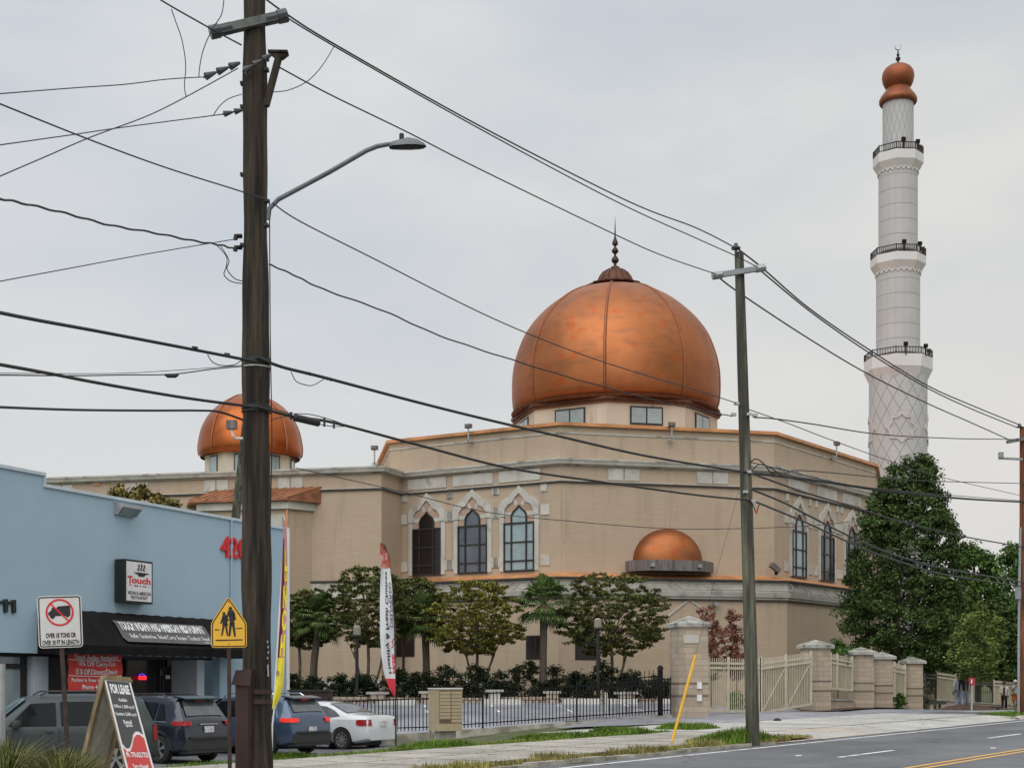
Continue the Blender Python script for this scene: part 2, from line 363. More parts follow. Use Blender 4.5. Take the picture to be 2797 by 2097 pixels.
strip('driveway_apron', lin(33.2, 52, 12), lambda u: lin(13.73, 19.5-.02*(u-33), 6), apz, [M['apron']])
tp = MB(); us_ = lin(30.5, 37.5, 6)
strip('tan_apron_panel', us_, lambda u: [13.76, 13.9+(u-30.4)*.03, 14.3+max(0, 1.7-abs(u-34)*.35)], lambda u, v: max(apz(u, v), walkz(u, v) if u < 33.2 and v > 14.3 else 0)+.006, M['apronp'])
strip('back_walk', lin(31, 40, 8), [18.9, 19.7, 20.7], lambda u, v: base(u, v)+.10, M['apron'], th=.08)
strip('sidewalk_beyond', lin(52, 110, 30), [15.9, 17.4, 18.6], lambda u, v: H(*XY(u, v))+.03, M['walk'])
# seams and stains on the driveway
ds = MB()
for (u0, v0, u1, v1) in ((33.3, 15.6, 52, 15.4), (39.2, 13.8, 39.5, 19.2), (45.6, 13.8, 45.8, 19)):
    n = 14
    for i in range(n):
        ua, ub = u0+(u1-u0)*i/n, u0+(u1-u0)*(i+1)/n; va, vb = v0+(v1-v0)*i/n, v0+(v1-v0)*(i+1)/n
        ds.bar((*XY(ua, va), apz(ua, va)+.001), (*XY(ub, vb), apz(ub, vb)+.001), .03, .01)
mark(build('driveway_joints', ds, M['joint']), kind='structure')
strip('kerb_dirt', lin(8, 33, 25), [13.915, 14.1, 14.34], lambda u, v: base(u, v)+.062, M['mulch'])
# parking lots as draped sheets
def drape(name, poly_uv, mt, off=.02, step=1.2):
    us_ = [p[0] for p in poly_uv]; vs_ = [p[1] for p in poly_uv]
    mb = MB(); idx = {}
    def inside(a, b):
        c = False; n = len(poly_uv)
        for i in range(n):
            x1, y1 = poly_uv[i]; x2, y2 = poly_uv[(i+1) % n]
            if (y1 > b) != (y2 > b) and a < (x2-x1)*(b-y1)/(y2-y1)+x1: c = not c
        return c
    def vid(i, j):
        if (i, j) not in idx:
            x, y = i*step, j*step; idx[(i, j)] = len(mb.v); mb.v.append((x, y, H(x, y)+off))
        return idx[(i, j)]
    for i in range(int(min(us_)/step)-1, int(max(us_)/step)+2):
        for j in range(int(min(vs_)/step)-1, int(max(vs_)/step)+2):
            if inside((i+.5)*step, (j+.5)*step):
                mb.f.append((vid(i, j), vid(i+1, j), vid(i+1, j+1), vid(i, j+1))); mb.m.append(0)
    return mark(build(name, mb, mt, smooth=True), kind='structure')
drape('mosque_parking_lot', [(-3.5, 46), (2, 48.3), (6.6, 50.7), (17, 50), (24, 62), (13, 66), (-12, 62), (-14, 54), (-5, 50)], M['lot'], off=.03, step=.9)
drape('entrance_lane', [(5.8, 45.2), (12.5, 48), (13, 56), (13.5, 62), (9, 62), (6.6, 50.7)], M['lot'], off=.055, step=.5)
drape('restaurant_parking_lot', [(-32, 20), (-12, 25.5), (-6.3, 31.5), (-1.0, 37.8), (-3.4, 46), (-5, 50), (-16, 60), (-40, 60)], M['lotb'], off=.03, step=.7)
strip('entrance_asphalt', lin(37.5, 52, 10), lambda u: [19.4-.02*(u-33), 20.5, 24.5], lambda u, v: H(*XY(u, v))+.085, M['lot'])
mm = MB(); c = W(2640, 1950, 60.5); cz = H(c.x, c.y)
prof = [(1.4-.0*i, 0) for i in range(1)]+[(1.1, .09), (.75, .19), (.35, .26), (.05, .29)]
mm.lathe(prof, (c.x, c.y, cz), n=20, cap=False)
mo = build('mulch_mound', mm, M['mulch'], smooth=True); mark(mo, 'low brown mulch mound around the young tree by the driveway', 'mulch mound')

mb = MB(); c = W(2123, 1957, 45.5); mb.lathe([(.02, 0), (.11, .02), (.15, .09), (.12, .18), (.03, .22)], (c.x, c.y, H(c.x, c.y)+.02), n=12); mark(build('rubber_ball', mb, mat('black_rubber', (.012, .012, .012), .8), smooth=True), 'small round black object lying on the driveway right of the middle utility pole', 'ball')
md_ = MB(); P_ = [W(x, 0, d) for x, d in ((2190, 56.5), (2270, 57.6), (2330, 60.5), (2390, 63.6), (2440, 66), (2515, 72), (2560, 74))]; vs = []
for p in P_: vs += [(p.x, p.y-.9, H(p.x, p.y-.9)+.10), (p.x-.2, p.y+1.6, H(p.x, p.y+1.6)+.16)]
md_.add(vs, [(2*i, 2*i+2, 2*i+3, 2*i+1) for i in range(len(P_)-1)]); mark(build('planting_strip', md_, M['mulch'], smooth=True), kind='structure')

for i, (px, py, d) in enumerate(((2181, 2079, 27.9), (2712, 2053, 30.5))):
    c = W(px, py, d); u_c, v_c = UV(c.x, c.y); mb = MB(); mb.add([(c.x-.07, c.y-.03, base(u_c, 0)+.006), (c.x+.02, c.y-.05, base(u_c, 0)+.006), (c.x+.08, c.y+.01, base(u_c, 0)+.02), (c.x+.03, c.y+.05, base(u_c, 0)+.006), (c.x-.05, c.y+.04, base(u_c, 0)+.015)], [(0, 1, 2, 3, 4)]); mark(build('paper_scrap', mb, M['paintw']), ('scrap of white litter on the near lane of the road', 'scrap of white litter beside the double yellow line')[i], 'litter')
pk = MB()
for i in range(6):
    x0 = -3.2+i*2.7; pk.add([(x0, 53, H(x0, 53)+.036), (x0+.1, 53, H(x0, 53)+.036), (x0+.1-.4, 58, H(x0, 58)+.036), (x0-.4, 58, H(x0, 58)+.036)], [(0, 1, 2, 3)])
mark(build('parking_lines', pk, M['paintw']), kind='structure')
# ------------------------------------------------------------------ mosque
class Face:
    def __init__(s, a, b):
        s.p = Vector((a[0], a[1], 0)); s.t = Vector((b[0]-a[0], b[1]-a[1], 0)); s.L = s.t.length; s.t.normalize()
        s.n = Vector((s.t.y, -s.t.x, 0))          # outward: right-hand side walking a->b (towards the camera)
    def pt(s, a, o, z): return s.p+s.t*a+s.n*o+Vector((0, 0, z))
    def s_of(s, px, o=0):
        r = (px-CX)/F; q = s.p+s.n*o; return (r*q.y-q.x)/(s.t.x-r*s.t.y)
    def z_of(s, px, py, o=0):
        a = s.s_of(px, o); return CAMZ+(HY-py)/F*(s.p+s.n*o+s.t*a).y
    def box(s, mb, a0, a1, z0, z1, o0, o1):
        P = [s.pt(a, o, z) for a in (a0, a1) for o in (o0, o1) for z in (z0, z1)]
        return mb.add(P, [(0, 1, 3, 2), (4, 6, 7, 5), (0, 4, 5, 1), (2, 3, 7, 6), (0, 2, 6, 4), (1, 5, 7, 3)])
    def plate(s, mb, pts, o0, o1):                # pts: (a,z) polygon, extruded from o0 to o1
        return mb.prism([s.pt(a, o0, z) for a, z in pts], s.n*(o1-o0))
def offpath(P, o):
    P = [Vector((p[0], p[1])) for p in P]; r = []
    for i, p in enumerate(P):
        ns = []
        for a, b in ((i-1, i), (i, i+1)):
            if 0 <= a and b < len(P):
                t = (P[b]-P[a]).normalized(); ns.append(Vector((t.y, -t.x)))
        if len(ns) == 1: q = p+ns[0]*o
        else:
            m = (ns[0]+ns[1]).normalized(); q = p+m*(o/max(.3, m.dot(ns[0])))
        r.append(q)
    return r
def band(mb, P, z0, z1, o, oi=-.1, o1=None):
    A = offpath(P, o); A1 = offpath(P, o if o1 is None else o1); B = offpath(P, oi); n = len(P); vs = []
    for i in range(n): vs += [(A[i].x, A[i].y, z0), (A1[i].x, A1[i].y, z1), (B[i].x, B[i].y, z1), (B[i].x, B[i].y, z0)]
    fs = []
    for i in range(n-1):
        for k in range(4): fs.append((4*i+k, 4*i+4+k, 4*i+4+(k+1) % 4, 4*i+(k+1) % 4))
    fs += [(0, 1, 2, 3), (4*n-4, 4*n-3, 4*n-2, 4*n-1)]
    return mb.add(vs, fs)
P1 = (2.53, 75.0); P2 = (14.32, 77.94); P3 = (22.8, 89.6); PC = (-6.19, 80.24); PW = (-7.12, 77.85); PL = (-30.0, 83.1); PA = (-6.9, 80.67); PB = (-8.6, 91.0)
FA = Face(PC, P1); FB = Face(P1, P2); FC = Face(P2, P3); FR = Face(PW, PC); FW = Face(PL, PW)
mosq = thing('mosque', 'large tan brick mosque with copper domes, arched windows and an octagonal hall', 'mosque', (2.5, 80, .3))
def mp_(name, mb, mt, parent=None, **k): return build(name, mb, mt, parent or mosq, world=True, **k)
ZG = -.8
# walls
mb = MB()
def wallpoly(mb, P, z0, z1): mb.prism([(p[0], p[1], z0) for p in P], (0, 0, z1-z0))
wallpoly(mb, [PA, P1, P2, P3, (25.5, 99), (20, 108), (4, 112), (-6, 106), PB], ZG, 15.02); mp_('upper_wall', mb, M['beige'], uv=True)
mb = MB(); wallpoly(mb, [PL, PW, PC, (-7.5, 95), (-30, 100)], ZG, 13.2); mp_('wing_wall', mb, M['beige'], uv=True)
low = [PC, P1, P2, P3]; lo = offpath(low, .9)
mb = MB(); wallpoly(mb, [(lo[0].x-.0, lo[0].y)]+[(q.x, q.y) for q in lo[1:]]+[(22, 92), (0, 92)], ZG, 6.95); mp_('lower_wall', mb, M['beige'], uv=True)
# coping, cornices, belts
top = [PB, PA, P1, P2, P3, (25.5, 99)]
mb = MB(); band(mb, top, 15.02, 15.19, .20, -.5); mp_('copper_coping', mb, M['coppert'])
mb = MB(); band(mb, top, 14.62, 14.70, .04, -.1); mp_('parapet_joint', mb, M['precastd'])
cor = [PL, PW, PC, P1, P2, P3]
mb = MB(); band(mb, cor, 13.2, 13.30, .36, -.2); band(mb, cor, 12.93, 13.01, .10, -.05); mp_('cornice_cap_shadow_line', mb, M['precastd'])  # top cap, plus a lower band standing in for the shadow under the cornice
mb = MB(); band(mb, cor, 13.012, 13.197, .26, -.05, .33); mp_('cornice', mb, M['precast'])
mb = MB(); band(mb, cor, 12.04, 12.13, .10, -.05); mp_('belt_joint', mb, M['darkline'])
mb = MB(); band(mb, cor, 12.133, 12.17, .07, -.05); mp_('belt_course', mb, M['precast'])
mb = MB(); band(mb, low, 7.03, 7.32, 1.12, -.05, .12); mp_('copper_ledge', mb, M['coppert'])
wl = [PL, PW, PC]
mb = MB(); band(mb, wl, 7.0, 7.12, .10, -.05); band(mb, low, 6.93, 7.027, 1.16, .2); mp_('ledge_joint', mb, M['darkline'])
mb = MB(); band(mb, low, 6.36, 6.93, .98, .5); band(mb, wl, 6.36, 6.99, .06, -.1); mp_('frieze', mb, M['precastd'])
mb = MB(); band(mb, low, 6.10, 6.357, 1.10, .5, 1.18); band(mb, low, 5.98, 6.097, 1.0, .5); band(mb, wl, 6.1, 6.357, .16, -.1); mp_('lower_moulding', mb, M['precast'])
mb = MB(); band(mb, low, 5.90, 5.977, 1.03, .5); mp_('moulding_joint', mb, M['darkline'])
# frieze ornament on the lower storey
FBl = Face((lo[1].x, lo[1].y), (lo[2].x, lo[2].y)); FCl = Face((lo[2].x, lo[2].y), (lo[3].x, lo[3].y)); FAl = Face((lo[0].x, lo[0].y), (lo[1].x, lo[1].y))
mb = MB()
for fc in (FBl, FCl, FAl):
    n = int(fc.L/3.9)
    for i in range(n):
        c = (i+.5)*fc.L/n
        for q in (-1.35, 1.35):
            for z in (6.47, 6.80): fc.box(mb, c+q-.95, c+q+.95, z, z+.03, .08, .12)
            e = .95
            for sg in (-1, 1):
                mb.bar(fc.pt(c+q+sg*e, .11, 6.48), fc.pt(c+q+sg*(e+.18), .11, 6.65), .03); mb.bar(fc.pt(c+q+sg*e, .11, 6.83), fc.pt(c+q+sg*(e+.18), .11, 6.65), .03)
        for k in range(8):
            a, b = k*math.pi/4, (k+1)*math.pi/4
            mb.bar(fc.pt(c+.19*math.cos(a), .11, 6.655+.19*math.sin(a)), fc.pt(c+.19*math.cos(b), .11, 6.655+.19*math.sin(b)), .03)
mp_('frieze_ornament', mb, M['precast'])
# vertical joints
mb = MB()
for fc, px in ((FB, 1823), (FB, 1540), (FC, 2130)):
    s_ = fc.s_of(px); fc.box(mb, s_-.015, s_+.015, 7.4, 12.0, -.02, .006); fc.box(mb, s_-.015, s_+.015, 13.4, 14.6, -.02, .006)
for fc, px in ((FCl, 2200), (FBl, 2060)):
    s_ = fc.s_of(px); fc.box(mb, s_-.015, s_+.015, .3, 5.85, -.02, .006)
mp_('control_joint', mb, M['precastd'])
# chevron outlines on the lower wall
mb = MB()
for (a, b, c_) in (((1805, 1697), (1882, 1636), (1930, 1672)),):
    q = [FBl.pt(FBl.s_of(p[0]), .03, FBl.z_of(*p)) for p in (a, b, c_)]
    mb.bar(q[0], q[1], .07); mb.bar(q[1], q[2], .07)
mp_('chevron_trim', mb, M['precast'])
# windows with ogee surrounds
OUT = [(1.22, 0), (1.22, .57), (1.06, .85), (.64, 1.03), (.40, 1.27), (0, 1.6)]
INN = [(.89, 0), (.875, .35), (.69, .60), (.44, .71), (.23, .99), (0, 1.2)]
def arched(fc, c, z0, k=1.0, gm=None, wk=1.0):
    kw = k*wk
    g = lambda pts, f=1: [(c+f*x*kw, z0+z*k) for x, z in pts]
    mbs = MB()
    for f in (1, -1):
        o_, i_ = g(OUT, f), g(INN, f)
        for a in range(5): fc.plate(mbs, [o_[a], o_[a+1], i_[a+1], i_[a]], -.02, .12)
    mp_('arch_surround', mbs, M['precast'])
    mbp = MB(); fc.plate(mbp, g(INN)+g(INN, -1)[::-1][1:]+[(c-.89*kw, z0-.39*k), (c+.89*kw, z0-.39*k)], -.02, .03); mp_('arch_infill', mbp, M['pink'])
    mbw = MB()
    for f in (1, -1):
        fc.plate(mbw, g([(.10, .62), (.24, .52), (.42, .86), (.27, .96)], f), -.01, .045)
        fc.plate(mbw, g([(.47, .22), (.47, -.02), (.88, 0.0), (.88, .2)], f), -.01, .045)
        x0, x1 = sorted((c+f*1.32*kw, c+f*1.86*kw))
        for za, zb, m_ in ((-.05, .50, 1), (-2.72, -2.18, 1)):
            fc.box(mbw, x0, x1, z0+za*k, z0+zb*k, -.01, .05)
        x0, x1 = sorted((c+f*1.32*kw, c+f*1.70*kw)); fc.box(mbw, x0, x1, z0+1.2*k, z0+1.6*k, -.01, .05)
        x0, x1 = sorted((c+f*.94*kw, c+f*1.22*kw)); fc.box(mbw, x0, x1, z0-2.95*k, z0-.003, -.01, .07)
    mp_('window_ornament', mbw, M['precast'])
    win = MB(); arch = [(.5, -.39), (.5, .03), (.36, .26), (.17, .40), (0, .57)]
    inn = [(.42, -.39), (.42, .0), (.30, .20), (.13, .32), (0, .46)]
    for f in (1, -1):
        o_, i_ = g(arch, f), g(inn, f)
        for a in range(4): fc.plate(win, [o_[a], o_[a+1], i_[a+1], i_[a]], .0, .11)
    bx = lambda a, b, x, y: fc.box(win, c+a*kw, c+b*kw, z0+x*k, z0+y*k, .0, .11)
    bx(-.95, .95, -.45, -.36); bx(-.95, .95, -2.99, -2.90)
    for a in (-.95, .87): bx(a, a+.08, -2.9, -.45)
    for a in (-.5, .42): bx(a, a+.08, -2.9, -.45)
    for zz in (-1.42, -2.42): fc.box(win, c-.87*kw, c+.87*kw, z0+(zz-.04)*k, z0+(zz+.04)*k, .0, .10)
    wo = mp_('window', win, M['frame'])
    gl = MB(); fc.plate(gl, [(c-.9*kw, z0-2.93*k), (c+.9*kw, z0-2.93*k), (c+.9*kw, z0-.40*k), (c-.9*kw, z0-.40*k)], .032, .05)
    fc.plate(gl, g([(.45, -.39), (.45, .0), (.32, .2), (0, .5)])+g([(.32, .2), (.45, .0), (.45, -.39)], -1), .034, .05)
    mp_('pane', gl, gm or M['glass'], wo)
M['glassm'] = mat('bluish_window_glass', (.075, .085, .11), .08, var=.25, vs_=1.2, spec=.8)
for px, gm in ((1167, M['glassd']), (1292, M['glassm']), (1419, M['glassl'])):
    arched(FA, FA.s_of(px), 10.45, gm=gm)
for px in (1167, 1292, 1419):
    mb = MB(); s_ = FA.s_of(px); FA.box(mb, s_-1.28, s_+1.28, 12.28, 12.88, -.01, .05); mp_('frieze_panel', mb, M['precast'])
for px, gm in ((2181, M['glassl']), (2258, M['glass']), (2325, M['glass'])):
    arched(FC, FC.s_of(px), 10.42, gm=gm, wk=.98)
    mb = MB(); s_ = FC.s_of(px); FC.box(mb, s_-1.4, s_+1.4, 12.28, 12.88, -.01, .05); mp_('frieze_panel', mb, M['precast'])
for fc, x0, x1 in ((FB, 1661, 1702), (FB, 1706, 1746), (FB, 1903, 1944), (FB, 1948, 1988), (FW, 140, 168), (FW, 172, 199), (FW, 343, 372), (FW, 376, 405), (FW, 558, 589), (FW, 593, 624), (FW, 760, 792), (FW, 796, 827)):
    mb = MB(); fc.box(mb, fc.s_of(x0), fc.s_of(x1), 12.25, 12.88, -.01, .05); mp_('frieze_panel', mb, M['precast'])
# orange vent on the wing
mb = MB(); FW.box(mb, FW.s_of(256), FW.s_of(275), FW.z_of(265, 1326), FW.z_of(265, 1318), 0, .06); mp_('wall_vent', mb, M['coppert'])
# lower windows, dark openings
for px0, px1, y0, y1, fc in ((1085, 1130, 1722, 1790, FAl), (1440, 1486, 1738, 1797, FAl), (1574, 1632, 1724, 1798, FBl)):
    a0, a1 = fc.s_of(px0), fc.s_of(px1); zz1, zz0 = fc.z_of(px0, y0), fc.z_of(px0, y1)
    mb = MB(); fc.box(mb, a0-.06, a1+.06, zz0-.06, zz1+.06, -.01, .03); fc.box(mb, (a0+a1)/2-.03, (a0+a1)/2+.03, zz0, zz1, .03, .06); wo = mp_('lower_window', mb, M['frame'])
    g_ = MB(); fc.box(g_, a0, a1, zz0, zz1, .03, .045); mp_('pane', g_, M['glassd'], wo)
# half dome on the front face with its streaked metal base
sc_ = FB.s_of(1822); zc = FB.z_of(1822, 1531, .9); rr = 1.93; mb = MB(); vs = []; nn, mmn = 28, 12
for j in range(mmn+1):
    ph = j/mmn*math.pi/2
    for i in range(nn+1):
        th = i/nn*math.pi; q = rr*math.cos(ph)
        vs.append(FB.pt(sc_+q*math.cos(th), q*math.sin(th)*.75, zc+rr*.93*math.sin(ph)))
mb.add(vs, [(j*(nn+1)+i, j*(nn+1)+i+1, (j+1)*(nn+1)+i+1, (j+1)*(nn+1)+i) for j in range(mmn) for i in range(nn)])
hd = mp_('half_dome', mb, M['copper'], smooth=True)
mb = MB(); pts = [(sc_-2.35, 0), (sc_-2.3, .5), (sc_-1.75, 1.25), (sc_-1.2, 1.5), (sc_+1.2, 1.5), (sc_+1.75, 1.25), (sc_+2.45, .5), (sc_+2.5, 0)]
mb.prism([FB.pt(a, o, zc-.56) for a, o in pts], (0, 0, .56)); mp_('half_dome_base', mb, M['grime'])
for q in (-1.38, 1.25):
    mb = MB(); FB.box(mb, sc_+q-.12, sc_+q+.12, zc-.38, zc-.2, 1.45, 1.62); mb.cm = 0; mp_('spot_lamp', mb, M['metal'])
# octagonal roof, drum, great dome
DC = (6.50, 90.0); AZ = R(14)      # face normals at 14 deg + k*45
def octa(r, k=0): return [(DC[0]+r*math.sin(AZ+R(22.5+45*i)), DC[1]-r*math.cos(AZ+R(22.5+45*i))) for i in range(8)]
mb = MB(); rim = [PA, P1, P2, P3, (25.5, 99), (20, 108), (4, 112), (-6, 106), PB]
mb.add([(p[0], p[1], 15.05) for p in rim]+[(DC[0], DC[1], 16.6)], [(i, (i+1) % 9, 9) for i in range(9)]); mp_('copper_roof', mb, M['coppert'])
mb = MB(); RD = 6.38; o_ = octa(RD); wallpoly(mb, o_, 14.9, 18.0); dr = mp_('drum', mb, mat('drum_render', (.50, .455, .375), .85, var=.06, vs_=.6, stain=((.20, .17, .15), .75, .62, .6), stretch=(2.2, 2.2, .3)))
mb = MB(); wallpoly(mb, octa(RD+.16), 17.98, 18.12); wallpoly(mb, octa(RD+.26), 18.12, 18.30); mp_('drum_cornice', mb, M['copperd'])
mb = MB(); mb.lathe([(6.50, 18.28), (6.56, 18.38), (6.46, 18.46)], (*DC, 0), n=64); mp_('dome_rim', mb, M['copperd'], smooth=True)
for i in range(8):
    a = octa(RD)[i-1]; b = octa(RD)[i]; fc = Face(a, b)
    if fc.n.dot(Vector((0, -1, 0))) < -.2: continue
    c = fc.L/2; wd = MB()
    fc.box(wd, c-1.02, c+1.02, 16.72, 17.80, 0, .07); wo = mp_('drum_window', wd, M['frame'], dr)
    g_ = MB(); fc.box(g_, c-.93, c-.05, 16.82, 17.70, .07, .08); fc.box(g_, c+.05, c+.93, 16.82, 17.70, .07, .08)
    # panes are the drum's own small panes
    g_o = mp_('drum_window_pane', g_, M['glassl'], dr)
prof = [(6.62, 18.42), (6.84, 18.8), (6.93, 19.4), (6.95, 20.1), (6.91, 20.9), (6.78, 21.6), (6.60, 22.2), (6.2, 23.15), (5.6, 24.0), (4.85, 24.75), (3.9, 25.45), (2.8, 26.0), (1.6, 26.35)]
def smoothprof(pr, k=4):
    o = []
    for i in range(len(pr)-1):
        p0 = pr[max(0, i-1)]; p1 = pr[i]; p2 = pr[i+1]; p3 = pr[min(len(pr)-1, i+2)]
        for j in range(k):
            t = j/k; o.append(tuple(.5*((2*p1[a])+(-p0[a]+p2[a])*t+(2*p0[a]-5*p1[a]+4*p2[a]-p3[a])*t*t+(-p0[a]+3*p1[a]-3*p2[a]+p3[a])*t**3) for a in (0, 1)))
    return o+[pr[-1]]
sp_ = [(r*.936, z) for r, z in smoothprof(prof)]
mb = MB(); mb.lathe(sp_, (*DC, 0), n=96, cap=False); dome = mp_('great_dome', mb, M['copper'], smooth=True, edge=60)
mb = MB()
for i in range(8):
    az = AZ+R(22.5+45*i)-R(1)
    mb.tube([(DC[0]+(r+.01)*math.sin(az), DC[1]-(r+.01)*math.cos(az), z) for r, z in sp_[2:]], .085, n=6)
mp_('dome_seam', mb, M['seam'], dome, smooth=True)
mb = MB(); mb.lathe([(1.5, 26.30), (1.78, 26.38), (1.82, 26.44), (1.30, 26.60), (1.12, 26.76), (1.02, 27.0), (.8, 27.3), (.45, 27.5), (.28, 27.58), (.28, 27.68)], (*DC, 0), n=32)
for i in range(14):
    az = 2*math.pi*i/14
    mb.tube([(DC[0]+r*math.sin(az), DC[1]-r*math.cos(az), z) for r, z in ((1.84, 26.46), (1.30, 26.63), (1.12, 26.80), (1.02, 27.03), (.8, 27.33), (.45, 27.53))], .03, n=4)
mp_('dome_cap', mb, M['copperd'], smooth=True, edge=30)
mb = MB(); mb.lathe([(.14, 27.6), (.10, 27.75), (.09, 27.9), (.2, 28.0), (.24, 28.12), (.18, 28.28), (.07, 28.4), (.07, 28.5), (.2, 28.62), (.22, 28.72), (.15, 28.85), (.06, 28.95), (.06, 29.0), (.18, 29.1), (.19, 29.2), (.1, 29.45), (.05, 29.6), (.04, 30.0), (.005, 30.9)], (*DC, 0), n=14)
mp_('finial', mb, M['bronze'], smooth=True)
# small dome over the wing
SC = W(684, 1300, 95); scx, scy = SC.x, SC.y; q = .01101
def sz(y): return 1.6+(1860-(800+y/2.212))*.02436
mb = MB(); wallpoly(mb, [(scx+3.0*math.sin(R(-2+22.5+45*i)), scy-3.0*math.cos(R(-2+22.5+45*i))) for i in range(8)], 12, sz(1000)); d2 = mp_('small_drum', mb, dr.data.materials[0])
mb = MB(); wallpoly(mb, [(scx+3.28*math.sin(R(-2+22.5+45*i)), scy-3.28*math.cos(R(-2+22.5+45*i))) for i in range(8)], sz(1000), sz(965)); mp_('small_drum_cornice', mb, M['copperd'])
for i in range(8):
    a = (scx+3.0*math.sin(R(-2-22.5+45*i)), scy-3.0*math.cos(R(-2-22.5+45*i))); b = (scx+3.0*math.sin(R(-2+22.5+45*i)), scy-3.0*math.cos(R(-2+22.5+45*i))); fc = Face(a, b)
    if fc.n.y > .2: continue
    wd = MB(); fc.box(wd, fc.L/2-.45, fc.L/2+.45, 15.2, sz(1010), 0, .05); mp_('drum_window', wd, M['frame'], d2)
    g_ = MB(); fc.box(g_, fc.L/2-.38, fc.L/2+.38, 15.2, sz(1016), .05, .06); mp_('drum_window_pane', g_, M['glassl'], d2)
pr = [(300, 1003), (311, 970), (312, 930), (306, 890), (292, 830), (262, 765), (222, 715), (170, 670), (105, 635), (50, 622), (14, 615)]
sp2 = smoothprof([(r*q*.99, sz(y)) for r, y in pr])
M['copper2'] = mat('small_dome_copper', (.36, .105, .034), .38, 1, var=.10, vs_=.5, stain=((.5, .15, .05), .8, .6, .5))
mb = MB(); mb.lathe(sp2, (scx, scy, 0), n=64, cap=False); sd_ = mp_('small_dome', mb, M['copper2'], smooth=True, edge=60)
mb = MB()
for i in range(8):
    az = R(-2+22.5+45*i-12); mb.tube([(scx+(r+.01)*math.sin(az), scy-(r+.01)*math.cos(az), z) for r, z in sp2[2:]], .055, n=5)
mp_('dome_seam', mb, M['seam'], sd_)
mb = MB(); mb.lathe([(.5, sz(624)), (.5, sz(610)), (.15, sz(600)), (.1, sz(560)), (.02, sz(500))], (scx, scy, 0), n=12); mp_('small_finial', mb, M['bronze'])
M['copperb'] = mat('aged_copper_roof', (.30, .125, .06), .55, .3, var=.3, vs_=1.5)
# copper roofed bay on the wing
bo = 1.3
a0, a1 = FW.s_of(552, bo), FW.s_of(786, bo); zb = FW.z_of(650, 1366, bo)
mb = MB(); FW.plate(mb, [(a0, ZG), (a1, ZG), (a1, zb-.55), (a0, zb-.55)], 0, bo); mb.prism([FW.pt(a1, bo, ZG), FW.pt(a1+.9, 0, ZG), FW.pt(a1, 0, ZG)], (0, 0, zb-.55-ZG)); mb.prism([FW.pt(a0, bo, ZG), FW.pt(a0-.9, 0, ZG), FW.pt(a0, 0, ZG)], (0, 0, zb-.55-ZG)); bay = mp_('bay_wall', mb, M['beige'], uv=True)
mb = MB(); FW.box(mb, a0-.02, a0+.0, zb, zb+.01, 0, .01)
FW.box(mb, a0+.3, a1-.3, zb-3.4, zb-.85, bo, bo+.03); mp_('bay_panel', mb, M['precast'])
e0, e1 = a0-.55, a1+.15
mb = MB(); pts = [FW.pt(e0, bo+.45, zb-.12), FW.pt(e1, bo+.45, zb-.12), FW.pt(e1+1.3, 0, zb-.12), FW.pt(e0-1.0, 0, zb-.12)]
mb.prism(pts, (0, 0, .14)); mp_('bay_eave', mb, M['copperb'])
mb = MB(); mb.prism([p+Vector((0, 0, -.55)) for p in [FW.pt(a0-.25, bo+.2, zb), FW.pt(a1+.1, bo+.2, zb), FW.pt(a1+1.1, 0, zb), FW.pt(a0-.8, 0, zb)]], (0, 0, .42)); mp_('bay_cornice', mb, M['precast'])
mb = MB(); A = [FW.pt(e0, bo+.45, zb+.02), FW.pt(e1, bo+.45, zb+.02), FW.pt(e1+1.3, 0.0, zb+.02), FW.pt(e0-1.0, 0.0, zb+.02)]; T = [FW.pt(e0+.9, .02, zb+.78), FW.pt(e1+1.3, .02, zb+.78)]
mb.add(A+T, [(0, 1, 5, 4), (1, 2, 5), (0, 4, 3), (2, 3, 4, 5), (0, 1, 2, 3)])
for i in range(13):
    t = i/12; mb.bar(A[0].lerp(A[1], t)+Vector((0, 0, .02)), T[0].lerp(T[1], t)+Vector((0, 0, .02)), .05, .05)
mp_('bay_roof', mb, M['copperb'])
mb = MB(); s1 = a1-.02; mb.bar(FW.pt(s1, bo+.06, .2), FW.pt(s1, bo+.06, zb-.1), .09)
s2 = FW.s_of(812, .3); mb.bar(FW.pt(s2, .25, .2), FW.pt(s2, .25, zb-.5), .16); mb.bar(FW.pt(s2, .25, zb-.5), FW.pt(s1, bo+.2, zb-.12), .14); mp_('copper_downspout', mb, M['coppert'])
# light base course on the wing
mb = MB(); FW.box(mb, 0, FW.L, ZG, 1.7, -.05, .05); mp_('base_course', mb, M['precast'])
